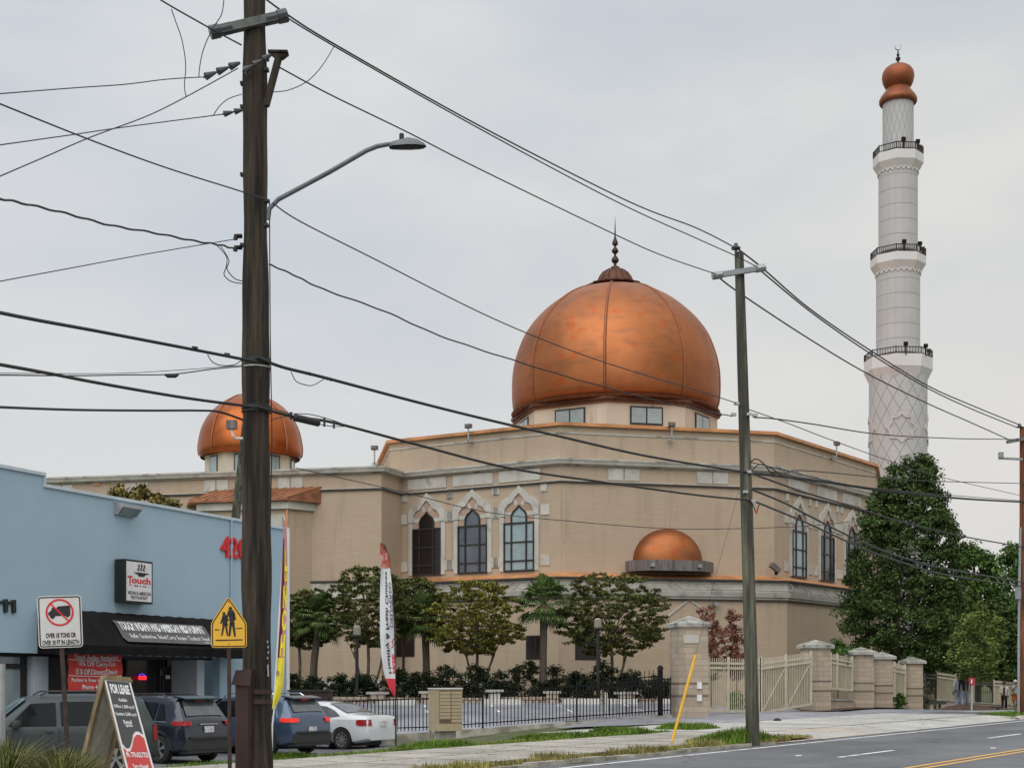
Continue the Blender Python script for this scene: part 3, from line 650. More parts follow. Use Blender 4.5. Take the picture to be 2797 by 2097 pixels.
# ------------------------------------------------------------------ minaret
MC = W(2453, 1800, 105); mz = lambda Y: 1.6+(1860-(100+Y/1.3825))*(105/F); mr = lambda r: r/1.3825*(105/F)
mina = thing('minaret', 'tall white minaret with three railed balconies and a copper ball top behind the trees', 'minaret', (MC.x, MC.y, .3))
def latt(name, mode):
    m = bpy.data.materials.new(name); m.use_nodes = True; t = m.node_tree; p = t.nodes['Principled BSDF']; L = t.links.new; p.inputs['Roughness'].default_value = .6
    c = t.nodes.new('ShaderNodeTexCoord'); sp = t.nodes.new('ShaderNodeSeparateXYZ'); L(c.outputs['Object'], sp.inputs[0])
    def mth(op, a, b=None):
        n = t.nodes.new('ShaderNodeMath'); n.operation = op
        for i, q in enumerate((a, b)):
            if q is None: continue
            if isinstance(q, (int, float)): n.inputs[i].default_value = q
            else: L(q, n.inputs[i])
        return n.outputs[0]
    ang = mth('MULTIPLY', mth('ARCTAN2', sp.outputs[1], sp.outputs[0]), 1/math.pi)     # -1..1
    z = sp.outputs[2]
    def line(e, wd): return mth('LESS_THAN', mth('FRACT', e), wd)
    if mode == 'grid':
        h = line(mth('MULTIPLY', z, 1/1.09), .055); v = line(mth('MULTIPLY', ang, 8), .045); li = mth('MAXIMUM', h, mth('MULTIPLY', v, .35))
    else:
        a_ = mth('MULTIPLY', ang, 9 if mode == 'dia' else 7); zz = mth('MULTIPLY', z, .72 if mode == 'dia' else .62)
        a1 = line(mth('ADD', a_, zz), .08); a2 = line(mth('SUBTRACT', a_, zz), .08); li = mth('MAXIMUM', a1, a2)
    n = t.nodes.new('ShaderNodeTexNoise'); n.inputs['Scale'].default_value = .6; L(c.outputs['Object'], n.inputs['Vector'])
    mx = t.nodes.new('ShaderNodeMix'); mx.data_type = 'RGBA'; L(n.outputs['Fac'], mx.inputs[0]); mx.inputs[6].default_value = (.41, .405, .405, 1); mx.inputs[7].default_value = (.53, .525, .52, 1)
    m2 = t.nodes.new('ShaderNodeMix'); m2.data_type = 'RGBA'; L(mth('MULTIPLY', li, .5), m2.inputs[0]); L(mx.outputs[2], m2.inputs[6]); m2.inputs[7].default_value = (.17, .165, .16, 1)
    L(m2.outputs[2], p.inputs['Base Color'])
    bp = t.nodes.new('ShaderNodeBump'); bp.inputs['Distance'].default_value = .05; bp.inputs['Strength'].default_value = .6; bp.invert = True; L(li, bp.inputs['Height']); L(bp.outputs[0], p.inputs['Normal'])
    return m
LG, LDm, LD4 = latt('panel_joints', 'grid'), latt('lattice_relief', 'dia'), latt('lattice_relief_wide', 'dia4')
mc = (MC.x, MC.y, 0)
def mpart(name, mb, mt, par=None, **k):
    return build(name, mb, mt, par or mina, world=True, **k)
A8 = R(22.5+4)
shafts = [(57, 250, 440, LDm, 'top_shaft'), (72, 505, 820, LG, 'upper_shaft'), (80.5, 885, 1205, LG, 'middle_shaft'), (107, 1285, 2450, LD4, 'lower_shaft')]
for r, y0, y1, m_, nm in shafts:
    mb = MB(); mb.lathe([(mr(r), mz(y1)), (mr(r), mz(y0))], mc, n=48); mpart(nm, mb, m_, smooth=True)
for r, rs, yr, yb, yt, ye in ((95, 74, 425, 455, 490, 520), (104, 82, 808, 838, 870, 902), (128, 109, 1193, 1222, 1268, 1302)):
    b = MB(); b.lathe([(mr(rs-4), mz(ye)), (mr(rs), mz(ye)), (mr(r-3), mz(yt)), (mr(r-2), mz(yt-2)), (mr(r-2), mz(yb)), (mr(rs-10), mz(yb))], mc, n=8, a0=A8); bo_ = mpart('balcony', b, M['white'])
    rl = MB(); cs = [(MC.x+mr(r-4)*math.cos(A8+k*math.pi/4), MC.y+mr(r-4)*math.sin(A8+k*math.pi/4)) for k in range(9)]
    for k in range(8):
        a, c2 = Vector((*cs[k], 0)), Vector((*cs[k+1], 0)); zt, z0 = mz(yr+4), mz(yb)
        rl.bar(a+Vector((0, 0, zt)), c2+Vector((0, 0, zt)), .06, .06); rl.bar(a+Vector((0, 0, z0+.08)), c2+Vector((0, 0, z0+.08)), .04); rl.bar(a+Vector((0, 0, z0)), a+Vector((0, 0, zt+.05)), .07, .07)
        for j in range(1, 9): p = a.lerp(c2, j/9); rl.bar(p+Vector((0, 0, z0)), p+Vector((0, 0, zt)), .035, .035)
    mpart('railing', rl, M['bronze'], bo_)
    for k in (5, 6, 7):
        fl = MB(); x, y = MC.x+mr(r-12)*math.cos(A8+k*math.pi/4+.3), MC.y+mr(r-12)*math.sin(A8+k*math.pi/4+.3); fl.box((x, y, mz(yr)+.12), (.28, .22, .26)); fl.box((x, y, mz(yr)-.35), (.08, .08, .7)); mpart('spot_light', fl, M['iron'], bo_)
for r, y in ((73.5, 512), (82, 893)):
    mb = MB(); n_ = 24
    for k in range(n_):
        a = 2*math.pi*k/n_; a2 = 2*math.pi*(k+1)/n_; am = (a+a2)/2; R_ = mr(r)+.02
        mb.bar((MC.x+R_*math.cos(a), MC.y+R_*math.sin(a), mz(y)-.25), (MC.x+R_*math.cos(am), MC.y+R_*math.sin(am), mz(y)-.02), .06); mb.bar((MC.x+R_*math.cos(am), MC.y+R_*math.sin(am), mz(y)-.02), (MC.x+R_*math.cos(a2), MC.y+R_*math.sin(a2), mz(y)-.25), .06)
    mpart('zigzag_moulding', mb, M['white'])
mb = MB(); mb.lathe([(mr(66), mz(256)), (mr(70), mz(250)), (mr(70), mz(240)), (mr(64), mz(228)), (mr(52), mz(212)), (mr(44), mz(200)), (mr(42), mz(196)), (mr(50), mz(188)), (mr(57), mz(172)), (mr(60), mz(154)), (mr(57), mz(136)), (mr(48), mz(122)), (mr(34), mz(112)), (mr(16), mz(106))], mc, n=40)
mpart('copper_ball_roof', mb, mat('minaret_copper', (.27, .088, .04), .5, .7, var=.15, vs_=.6), smooth=True, edge=50)
mb = MB(); mb.lathe([(mr(9), mz(107)), (mr(5), mz(100)), (mr(4), mz(94)), (mr(9), mz(88)), (mr(9), mz(82)), (mr(3), mz(76)), (mr(6), mz(70)), (mr(3), mz(64)), (mr(2), mz(50))], mc, n=10); mpart('finial', mb, M['bronze'], smooth=True)
mb = MB(); cc = Vector((MC.x, MC.y, mz(40))); o1 = []; 
for k in range(17):
    a = R(-230+k*280/16); o1.append(cc+Vector((.22*math.cos(a), 0, .22*math.sin(a))))
mb.tube(o1, [.008+.035*math.sin(math.pi*k/16) for k in range(17)], n=6); mpart('crescent', mb, M['metal'])
M['starm'] = mat('star_stone', (.50, .47, .45), .7)
# star reliefs on the lower shaft
for az, yy in ((-8, 1490), (80, 1490), (-98, 1490)):
    mb = MB(); R_ = mr(107)
    def cyl(u, z, o): a = R(az)+u/R_; return Vector((MC.x+(R_+o)*math.sin(a), MC.y-(R_+o)*math.cos(a), mz(yy)+z))
    for k in range(16):
        ra, rb = (1.18, .93) if k % 2 == 0 else (.93, 1.18)
        a, b = k*math.pi/8, (k+1)*math.pi/8
        P_ = [cyl(ra*math.sin(a), ra*math.cos(a), o) for o in (-.02, .07)]+[cyl(rb*math.sin(b), rb*math.cos(b), o) for o in (-.02, .07)]
        ia, ib = ra*.74, rb*.74
        P_ += [cyl(ia*math.sin(a), ia*math.cos(a), o) for o in (-.02, .07)]+[cyl(ib*math.sin(b), ib*math.cos(b), o) for o in (-.02, .07)]
        mb.add(P_, [(1, 3, 7, 5), (0, 1, 3, 2), (4, 5, 7, 6), (0, 2, 6, 4)])
    mpart('star_relief', mb, M['starm'])
mb = MB(); mb.box((MC.x+.5, MC.y+2.5, 3.2), (5.5, 5.5, 6)); mpart('tower_base', mb, M['beige'], uv=True)
# ------------------------------------------------------------------ flood lights on the mosque
def flood(x, y, loc, zarm, label, face):
    t = thing('flood_light', label, 'flood light', loc, math.atan2(face.t.y, face.t.x), 'flood lights on arms along the mosque parapet')
    mb = MB(); mb.box((0, -.25, 0), (.34, .12, .1)); mb.tube([(0, 0, 0), (0, -.3, 0), (0, -.34, .1), (0, -.34, zarm)], .045, n=6); build('arm', mb, M['galv'], t)
    mb = MB(); mb.box((0, -.34, zarm+.11), (.34, .26, .22)); mb.box((0, -.49, zarm+.11), (.28, .05, .15)); hd_ = build('lamp_housing', mb, M['grime'], t)
    return t
for px, y0, y1, fc, lab, o in ((1290, 1207, 1172, FA, 'flood light on a bent arm above the arched windows, left of the great dome', .05), (1828, 1204, 1168, FB, 'flood light on a bent arm in front of the great dome drum', .05), (2268, 1250, 1218, FC, 'flood light on a bent arm at the right slope of the parapet', .05)):
    s_ = fc.s_of(px); p = fc.pt(s_, o, fc.z_of(px, y0)); flood(0, 0, p, fc.z_of(px, y1)-p.z, lab, fc)
p = FW.pt(FW.L-.25, .1, 13.4); flood(0, 0, p, .75, 'flood light standing on the wing corner where the hall begins', FW)
s_ = FBl.s_of(1950); t = mark(build('wall_lamp', MB().box((0, 0, 0), (.28, .28, .2)).box((0, .2, 0), (.1, .2, .1)), M['metal']), 'small round wall lamp low on the mosque wall above the red leaved shrubs', 'wall lamp'); t.location = FBl.pt(s_, .3, FBl.z_of(1950, 1651)); t.rotation_euler = (0, 0, math.atan2(FB.t.y, FB.t.x))
t = thing('ledge_lamp', 'grey flood lamp tilted on the copper ledge beside the right windows', 'wall light', FB.pt(FB.s_of(2105), .7, 7.35), R(20))  # wall light: a tilted flood lamp on a bracket
build('bracket', MB().box((0, 0, .1), (.12, .12, .2)), M['iron'], t); q = MB().box((0, 0, 0), (.62, .3, .26)); qo = build('housing', q, M['grime'], t); qo.location = (-.1, -.05, .38); qo.rotation_euler = (0, R(35), 0)
# ------------------------------------------------------------------ blue restaurant building
M['blue'] = mat('blue_painted_wall', (.35, .485, .585), .8, var=.04, vs_=.35, bump=.08, bs=25, stain=((.29, .41, .50), .35, .5, .45))
M['bluel'] = mat('pale_blue_trim', (.52, .60, .66), .7, var=.06)
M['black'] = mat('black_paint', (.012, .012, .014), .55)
M['awn'] = mat('black_awning_canvas', (.008, .0075, .008), .85, spec=.15, var=.35, vs_=1.5, bump=.15, bs=4)
M['awnp'] = mat('awning_panel', (.10, .098, .10), .8, var=.15)
M['txtw'] = mat('white_lettering', (.72, .73, .75), .6, var=.03)
M['red'] = mat('red_lettering', (.62, .015, .02), .5, var=.05)
M['signw'] = mat('white_sign_face', (.72, .71, .72), .5, var=.03)
M['banner'] = mat('red_banner_cloth', (.60, .045, .035), .7, var=.12, vs_=2, bump=.3, bs=3)
b0 = Vector((-11.26, 44)); bt = Vector((.4027, .9153))
BB = Face(tuple(b0-bt*14), tuple(b0+bt*9)); GZ = -.55
sR = BB.s_of(785); sStep = BB.s_of(120)
rest = thing('restaurant_building', 'light blue flat roofed shop building with a black awning on the left', 'building', BB.pt(14, 0, -.5))
bp = lambda name, mb, m_, par=None, **k: build(name, mb, m_, par or rest, world=True, **k)
zo = 2.38; zt0, zt1 = 7.33, 7.02
mb = MB(); BB.box(mb, -6, sStep, zo, zt0, -.3, 0); BB.box(mb, sStep, sR, zo, zt1, -.3, 0)
sA, sD = BB.s_of(600), BB.s_of(785)
BB.box(mb, sA, sR, GZ, zo, -.3, 0)
mb.prism([BB.pt(sR, -.003, GZ), BB.pt(sR, -14, GZ), BB.pt(sR-.3, -14, GZ), BB.pt(sR-.3, -.3, GZ)], (0, 0, zt1-GZ))
bp('wall', mb, M['blue'])
mb = MB(); BB.box(mb, -6, sStep+.03, zt0, zt0+.09, -.36, .06); BB.box(mb, sStep+.03, sR+.06, zt1, zt1+.09, -.36, .06); BB.box(mb, sStep-.03, sStep+.03, zt1, zt0, -.36, .05); mb.prism([BB.pt(sR+.06, -.36, zt1), BB.pt(sR+.06, -14, zt1), BB.pt(sR-.34, -14, zt1), BB.pt(sR-.34, -.36, zt1)], (0, 0, .09)); bp('parapet_coping', mb, M['bluel'])
mb = MB(); mb.prism([BB.pt(-6, -.3, 6.4), BB.pt(sR-.3, -.3, 6.4), BB.pt(sR-.3, -14, 6.4), BB.pt(-6, -14, 6.4)], (0, 0, .1)); bp('roof', mb, M['darkline'])
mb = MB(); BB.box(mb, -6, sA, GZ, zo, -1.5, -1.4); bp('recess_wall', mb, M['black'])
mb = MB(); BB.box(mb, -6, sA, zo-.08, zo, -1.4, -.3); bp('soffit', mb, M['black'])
# pilasters
mb = MB(); BB.box(mb, BB.s_of(90, -.3), BB.s_of(132, -.3), GZ, zo-.08, -.9, -.3); bp('pilaster', mb, M['bluel']); mb = MB(); BB.box(mb, BB.s_of(538, -.3), BB.s_of(558, -.3), GZ, zo-.08, -1.4, -.3); bp('pilaster', mb, M['bluel'])
# left shop window: frame with panes
def shopwin(x0, x1, y0, y1, o, mf, mg, name='shop_window', cols=1, trans=None):
    a, b = BB.s_of(x0, o), BB.s_of(x1, o); z1, z0 = BB.z_of((x0+x1)/2, y0, o), (BB.z_of((x0+x1)/2, y1, o) if y1 else GZ+.1)
    f = MB(); e = .09
    BB.box(f, a-e, b+e, z1, z1+e, o-.05, o+.03); BB.box(f, a-e, b+e, z0-e, z0, o-.05, o+.03)
    for k in range(cols+1):
        s_ = a+(b-a)*k/cols; BB.box(f, s_-e/2, s_+e/2, z0, z1, o-.05, o+.03)
    if trans is not None: zt = BB.z_of((x0+x1)/2, trans, o); BB.box(f, a, b, zt-.07, zt+.07, o-.05, o+.025)
    fo = bp(name, f, mf); g = MB(); BB.box(g, a, b, z0, z1, o-.04, o-.02); bp('pane', g, mg, fo); return fo
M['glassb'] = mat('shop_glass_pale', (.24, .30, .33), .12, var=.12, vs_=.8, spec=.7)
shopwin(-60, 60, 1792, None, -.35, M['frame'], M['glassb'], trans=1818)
shopwin(66, 88, 1792, None, -.5, M['frame'], M['glassd'])
shopwin(345, 436, 1795, None, -1.3, M['frame'], M['glassd'])
M['doorframe'] = mat('dark_door_frame', (.05, .05, .05), .4, .5)
dr_ = shopwin(444, 486, 1795, None, -1.3, M['doorframe'], M['glassd'], 'door'); shopwin(488, 532, 1795, None, -1.3, M['doorframe'], M['glassd'], 'door')
mb = MB(); BB.box(mb, BB.s_of(440, -1.2), BB.s_of(441.5, -1.2), BB.z_of(440, 1845, -1.2), BB.z_of(440, 1828, -1.2), -1.24, -1.2); bp('handle', mb, M['metal'], dr_)
# posters and neon in the glass
def flat(mbx, fc, x0, x1, y0, y1, o, th=.02):
    a, b = fc.s_of(x0, o), fc.s_of(x1, o); fc.box(mbx, a, b, fc.z_of(x0, y1, o), fc.z_of(x0, y0, o), o, o+th)
mb = MB(); flat(mb, BB, 452, 463, 1843, 1853, -1.25); mark(build('paper_notice', mb, M['signw']), 'small white notice taped on the restaurant door glass', 'notice')
M['poster'] = mat('dull_sticker', (.16, .15, .15), .6, var=.4, vs_=6)
for q_, lab in (((457, 466, 1800, 1817), 'tall dull grey sticker on the left restaurant door leaf'), ((477, 489, 1808, 1818), 'dull grey sticker near the middle of the restaurant doors'), ((512, 524, 1810, 1822), 'dull grey sticker on the right restaurant door leaf')):
    mb = MB(); flat(mb, BB, *q_, -1.25); mark(build('door_sticker', mb, M['poster']), lab, 'sticker')
M['neonr'] = mat('neon_red', (.8, .02, .03), .5, emit=((1, .02, .03), 2.0)); M['neonb'] = mat('neon_blue', (.05, .03, .6), .5, emit=((.10, .05, 1), 1.2))
neon = thing('open_sign', 'small lit red and blue neon sign in the dark restaurant window', 'neon sign', BB.pt(BB.s_of(388, -1.2), -1.2, 1.85))
def BBtext(mbx, s, x0, x1, y0, y1, o, bold=0, th=0, shear=0):
    a, b = BB.s_of(x0, o), BB.s_of(x1, o); z0, z1 = BB.z_of((x0+x1)/2, y1, o), BB.z_of((x0+x1)/2, y0, o)
    put_text(mbx, s, BB.pt(a, o, z0), BB.t, (0, 0, 1), b-a, z1-z0, bold, th)
a_, z_ = BB.s_of(388, -1.2), BB.z_of(388, 1849, -1.2)
mb = MB(); ring = [BB.pt(a_+.15*math.cos(t*math.pi/12), -1.2, z_+.02+.09*math.sin(t*math.pi/12)) for t in range(13)]; mb.tube(ring, .016, n=6); build('blue_ring', mb, M['neonb'], neon, world=True)
mb = MB(); put_text(mb, 'OPEN', BB.pt(a_-.19, -1.18, z_-.08), BB.t, (0, 0, 1), .38, .13, .03, .02); build('red_letters', mb, M['neonr'], neon, world=True)
# awning
sa, sb = BB.s_of(101), BB.s_of(628); zta = BB.z_of(240, 1668); oo = 1.15; zl = 2.62
cur = [(0.02, zta), (.30, zta-.10), (.62, zta-.38), (.9, zta-.78), (oo, zl)]
aw = thing('awning', 'black canvas awning over the restaurant entrance with white lettering', 'awning', BB.pt((sa+sb)/2, 0, 2.4))
mb = MB(); n = 40; vs = []
for i in range(n+1):
    s_ = sa+(sb-sa)*i/n; sag = .015*math.sin(i*2.4)
    for o, z in cur: vs.append(BB.pt(s_, o, z-(sag if 0 < o < oo else 0)))
    vs.append(BB.pt(s_, oo+.005, 2.34+.035*abs(math.sin(i*1.57))))
m_ = len(cur)+1
mb.add(vs, [(i*m_+k, i*m_+k+1, (i+1)*m_+k+1, (i+1)*m_+k) for i in range(n) for k in range(m_-1)])
for s_ in (sa, sb): mb.add([BB.pt(s_, o, z) for o, z in cur]+[BB.pt(s_, oo, 2.36), BB.pt(s_, 0.02, 2.36)], [tuple(range(m_+1))])
build('canopy', mb, M['awn'], aw, world=True, smooth=True)
# lettering panel lying on the slope
sp0, sp1 = BB.s_of(300, .45), BB.s_of(548, .45)
def slope(q): # q 0 (bottom) .. 1 (top) of the panel
    pts = [(oo-.06, zl+.12), (.9, zta-.78), (.62, zta-.38), (.50, zta-.28)]; t = q*(len(pts)-1); i = min(len(pts)-2, int(t)); f = t-i
    return pts[i][0]*(1-f)+pts[i+1][0]*f+.025, pts[i][1]*(1-f)+pts[i+1][1]*f+.02
mb = MB(); vs = []
for j in range(7):
    o, z = slope(j/6)
    for s_ in (sp0, sp1): vs.append(BB.pt(s_, o, z))
mb.add(vs, [(2*j, 2*j+1, 2*j+3, 2*j+2) for j in range(6)]); build('lettering_panel', mb, M['awnp'], aw, world=True)
mb = MB()
def awt(s, q0, q1, f0, f1, bold):
    V, Fc = text(s, bold)
    def fn(v):
        o, z = slope(q0+(q1-q0)*v[1]); return BB.pt(sp0+(sp1-sp0)*(f0+(f1-f0)*v[0]), o+.012, z+.01)
    mb.mesh(V, Fc, fn)
awt('TOUCH INDIAN AND AMERICAN RESTAURANT', .50, .84, .03, .96, .04); awt('Buffet, Sandwiches, Baked Curry, Burgers, Tandoori, Bread', .26, .43, .08, .96, .01); awt('and more!', .08, .20, .86, .97, .01)
build('lettering', mb, M['txtw'], aw, world=True)
# lit box sign
bs = thing('box_sign', 'white box sign in a black case with a steaming bowl logo above the awning', 'sign', BB.pt(BB.s_of(380), .2, 4))
s0, s1 = BB.s_of(341, .42), BB.s_of(417, .42); z1, z0 = BB.z_of(380, 1530, .42), BB.z_of(380, 1647, .42)
mb = MB(); BB.box(mb, s0, s1, z0, z1, .05, .42); build('case', mb, M['black'], bs, world=True)
mb = MB(); BB.box(mb, s0+.07, s1-.07, z0+.06, z1-.06, .42, .435); build('face', mb, M['signw'], bs, world=True)
hh, ww = z1-z0, s1-s0; o = .445
T = lambda f, g: BB.pt(s0+ww*f, o, z0+hh*g)
mb = MB(); put_text(mb, 'T', T(.08, .40), BB.t, (0, 0, 1), ww*.17, hh*.22, .02); put_text(mb, 'ouch', T(.22, .455), BB.t, (0, 0, 1), ww*.68, hh*.155, .03); build('red_lettering', mb, M['red'], bs, world=True)
mb = MB(); put_text(mb, 'INDIAN & AMERICAN', T(.09, .19), BB.t, (0, 0, 1), ww*.82, hh*.085, .01); put_text(mb, 'RESTAURANT', T(.20, .09), BB.t, (0, 0, 1), ww*.6, hh*.08, .01); put_text(mb, '- M I N -', T(.2, .385), BB.t, (0, 0, 1), ww*.66, hh*.035, .02)
mb.add([T(.30, .70), T(.42, .675), T(.48, .625), T(.66, .625), T(.72, .675), T(.84, .70), T(.84, .715), T(.30, .715)], [tuple(range(8))])
for q in (.47, .57, .67): mb.tube([T(q, .76), T(q-.03, .80), T(q+.02, .85), T(q-.01, .90+.02*(q == .57))], .025, n=4)
build('black_lettering', mb, M['black'], bs, world=True)
# house numbers
mb = MB()
for xa_ in (4, 26):
    a, b = BB.s_of(xa_, .06), BB.s_of(xa_+18, .06); zz0, zz1 = BB.z_of(25, 1672, .06), BB.z_of(25, 1636, .06)
    BB.plate(mb, [(a+(b-a)*x, zz0+(zz1-zz0)*y) for x, y in ((.5, 0), (1, 0), (1, 1), (.62, 1), (.0, .80), (.0, .62), (.5, .74))], 0, .07)
mark(build('house_number', mb, M['black']), 'large black number 11 on the blue wall', 'house number')
mb = MB(); BBtext(mb, '4200', 606, 697, 1469, 1526, .07, .02, .06); mark(build('house_number', mb, M['red']), 'large red street number on the blue wall beside the near wooden pole', 'house number')
# downspout line, conduit, wall light
mb = MB(); s_ = BB.s_of(629); mb.tube([BB.pt(s_, .05, zt1), BB.pt(s_, .05, 3.4)], .035, n=6); bp('downspout', mb, M['blue'])
mb = MB(); s_ = BB.s_of(782); mb.tube([BB.pt(s_, .06, zt1), BB.pt(s_, .06, GZ)], .07, n=8); bp('white_downspout', mb, M['signw'])
wl_ = thing('wall_light', 'grey box wall light under the coping of the blue building', 'wall light', BB.pt(BB.s_of(338), .02, BB.z_of(338, 1391)))
q = Vector((0, 0, 0)); mb = MB(); s_ = BB.s_of(338); zc_ = BB.z_of(338, 1391); mb.prism([BB.pt(s_-.45, o, z) for o, z in ((.0, zc_+.17), (.34, zc_+.12), (.34, zc_+.02), (.12, zc_-.2), (0, zc_-.2))], BB.t*.9); build('housing', mb, M['galv'], wl_, world=True)
mb = MB(); mb.add([BB.pt(s_-.38, .345, zc_+.0), BB.pt(s_+.38, .345, zc_+.0), BB.pt(s_+.38, .14, zc_-.19), BB.pt(s_-.38, .14, zc_-.19)], [(0, 1, 2, 3)]); build('lens', mb, M['glassl'], wl_, world=True)
# red banner hung under the awning
x0, x1 = BB.s_of(184, .6), BB.s_of(336, .6)
bn = thing('banner', 'red cloth banner with white lettering hung under the black awning', 'banner', BB.pt((x0+x1)/2, .6, 1.5))
zt_, zb_ = BB.z_of(260, 1776, .6), BB.z_of(260, 1888, .6)
def bpnt(f, g, e=0): return BB.pt(x0+(x1-x0)*f, .6+.03*math.sin(f*9+g*3)+.02*math.sin(g*14)+e, zb_+(zt_-zb_)*g-.05*math.sin(math.pi*f)*g)
mb = MB(); n = 16; mb.add([bpnt(i/n, j/n) for j in range(n+1) for i in range(n+1)], [(j*(n+1)+i, j*(n+1)+i+1, (j+1)*(n+1)+i+1, (j+1)*(n+1)+i) for j in range(n) for i in range(n)]); build('cloth', mb, M['banner'], bn, world=True, smooth=True)
mb = MB()
for s, f0, f1, g0, g1 in (('Touch Indian Restaurant', .12, .92, .80, .92), ('10% Off Carry-Out', .2, .86, .61, .76), ('15 % Off Dinner/Dine-in', .13, .88, .43, .57), ('Parking is Free Here', .06, .70, .22, .34), ('Phone 404', .24, .62, .06, .18)):
    V, Fc = text(s, .02); mb.mesh(V, Fc, lambda v: bpnt(f0+(f1-f0)*v[0], g0+(g1-g0)*v[1], .012))
for g in (.78, .39):
    for i in range(10): mb.bar(bpnt(.02+i*.096, g, .012), bpnt(.02+(i+1)*.096, g, .012), .012, .02)
build('lettering', mb, M['txtw'], bn, world=True)
for f in (0, 1): mb = MB()
mb = MB()
for f in (.01, .99): mb.tube([bpnt(f, 1), bpnt(f, 1)+Vector((0, 0, .18))], .012, n=4)
build('cord', mb, M['black'], bn, world=True)
# ------------------------------------------------------------------ cars
def carpaint(name, col, metal=.5, rough=.3): return mat(name, col, rough, metal, var=.03, coat=.8)
M['tyre'] = mat('tyre_rubber', (.018, .018, .018), .85); M['rim'] = mat('alloy_rim', (.42, .43, .44), .35, .7); M['plastic'] = mat('dark_plastic', (.028, .028, .03), .6)
M['carglass'] = mat('car_glass', (.008, .009, .011), .08, var=.1, spec=.3); M['carglassl'] = mat('car_glass_reflective', (.10, .11, .12), .08, var=.35, vs_=1.2, spec=.6)
M['tail'] = mat('tail_light_red', (.30, .012, .01), .25); M['tailon'] = mat('tail_light_lit', (.7, .03, .02), .3, emit=((1, .04, .03), .22)); M['plate'] = mat('licence_plate', (.60, .60, .58), .5, stain=((.2, .2, .3), 14, .5, .6))
M['chrome'] = mat('chrome', (.62, .63, .65), .2, 1)
def interp(pr, x):
    for i in range(len(pr)-1):
        if x <= pr[i+1][0]:
            a, b = pr[i], pr[i+1]; return a[1]+(b[1]-a[1])*(x-a[0])/max(1e-6, b[0]-a[0])
    return pr[-1][1]
def car(name, label, paint, L, Wd, top, belt, zb, wheels, wr, lean, wins, rear, spec, loc, head, roofk=.97):
    """x forward from rear bumper; local origin under the car centre"""
    t = thing(name, label, 'car', loc, math.atan2(head[1], head[0]))
    zt = lambda x: interp(top, x)
    def hw(x):
        f = min(x, L-x); return Wd/2*(1-.13*max(0, 1-f/.55)**2)
    def sidey(x, z):
        b = min(belt, zt(x)-.06); w_ = hw(x)
        if z <= b: return w_*(.985+.015*S((b-z)/.3))
        return w_*roofk-lean*(z-b)
    X0 = L/2
    def section(x):
        z1 = zt(x); b = min(belt, z1-.06); w_ = hw(x); f = min(x, L-x); lb = zb+.10*max(0, 1-f/.5)
        pts = [(0, lb), (.78*w_, lb), (.94*w_, lb+.06), (w_*.99, lb+.18), (w_, lb+(b-lb)*.55), (w_*.992, lb+(b-lb)*.8), (w_*.985, b-.01)]
        g = z1-b
        tw = w_*roofk-lean*g
        for q in (.05, .4, .75, .93): pts.append((w_*roofk-lean*g*q-(.02 if q > .9 else 0), b+(g-.03)*q))
        k = min(.12, g)
        pts += [(max(.1, tw-.11), z1-.012), (tw*.55, z1+.012), (0, z1+.022)]
        return pts
    xs_ = sorted(set([round(i*L/44, 4) for i in range(45)]+[p[0] for p in top]))
    mb = MB(); rows = []
    for x in xs_:
        s_ = section(x); full = s_+[(-y, z) for y, z in s_[::-1][1:-1]]; rows.append([(x-X0, y, z) for y, z in full])
    n = len(rows[0]); vs = [p for r in rows for p in r]
    fs = [(j*n+i, j*n+(i+1) % n, (j+1)*n+(i+1) % n, (j+1)*n+i) for j in range(len(rows)-1) for i in range(n)]+[tuple(range(n))[::-1], tuple(range((len(rows)-1)*n, len(rows)*n))]
    mb.add(vs, fs)
    body = build('body', mb, paint, t, smooth=True, edge=38)
    cut = MB()
    for wx in wheels:
        for sg in (-1, 1):
            pts = [(wx-X0+(wr+.065)*math.cos(a), sg*(Wd/2-.30), wr+(wr+.065)*math.sin(a)) for a in [k*math.pi/14 for k in range(28)]]
            cut.prism(pts, (0, sg*.5, 0))
    co = build('cut', cut, M['plastic']); co.parent = t
    bpy.context.view_layer.update()
    md = body.modifiers.new('b', 'BOOLEAN'); md.object = co; md.operation = 'DIFFERENCE'; md.solver = 'EXACT'
    dg = bpy.context.evaluated_depsgraph_get(); me = bpy.data.meshes.new_from_object(body.evaluated_get(dg)); body.modifiers.clear(); body.data = me
    me.polygons.foreach_set('use_smooth', [True]*len(me.polygons)); me.set_sharp_from_angle(angle=R(38))
    bpy.data.objects.remove(co)
    # cladding, sills
    mb = MB()
    for sg in (-1, 1):
        mb.box((0, sg*(Wd/2-.03), zb+.05), (wheels[1]-wheels[0]-2*wr-.14, .08, .12))
        if spec.get('clad'):
            for wx in wheels:
                pr_ = []
                for k in range(15):
                    a = math.pi*k/14; pr_.append((a, ))
                for k in range(14):
                    a, b = math.pi*k/14, math.pi*(k+1)/14
                    P_ = [(wx-X0+r*math.cos(q), sg*(hw(wx)*.985+.012), wr+r*math.sin(q)) for r, q in ((wr+.05, a), (wr+.13, a), (wr+.13, b), (wr+.05, b))]
                    mb.prism(P_, (0, -sg*.04, 0))
    (None if spec.get('noclad') else mb.box((-X0+.12, 0, zb+.13), (.28, Wd*.80, .22))); build('sill_cladding', mb, M['plastic'], t)
    # underbody
    mb = MB(); mb.box((0, 0, zb+.05), (L*.8, Wd*.60, .25)); build('underbody', mb, M['plastic'], t)
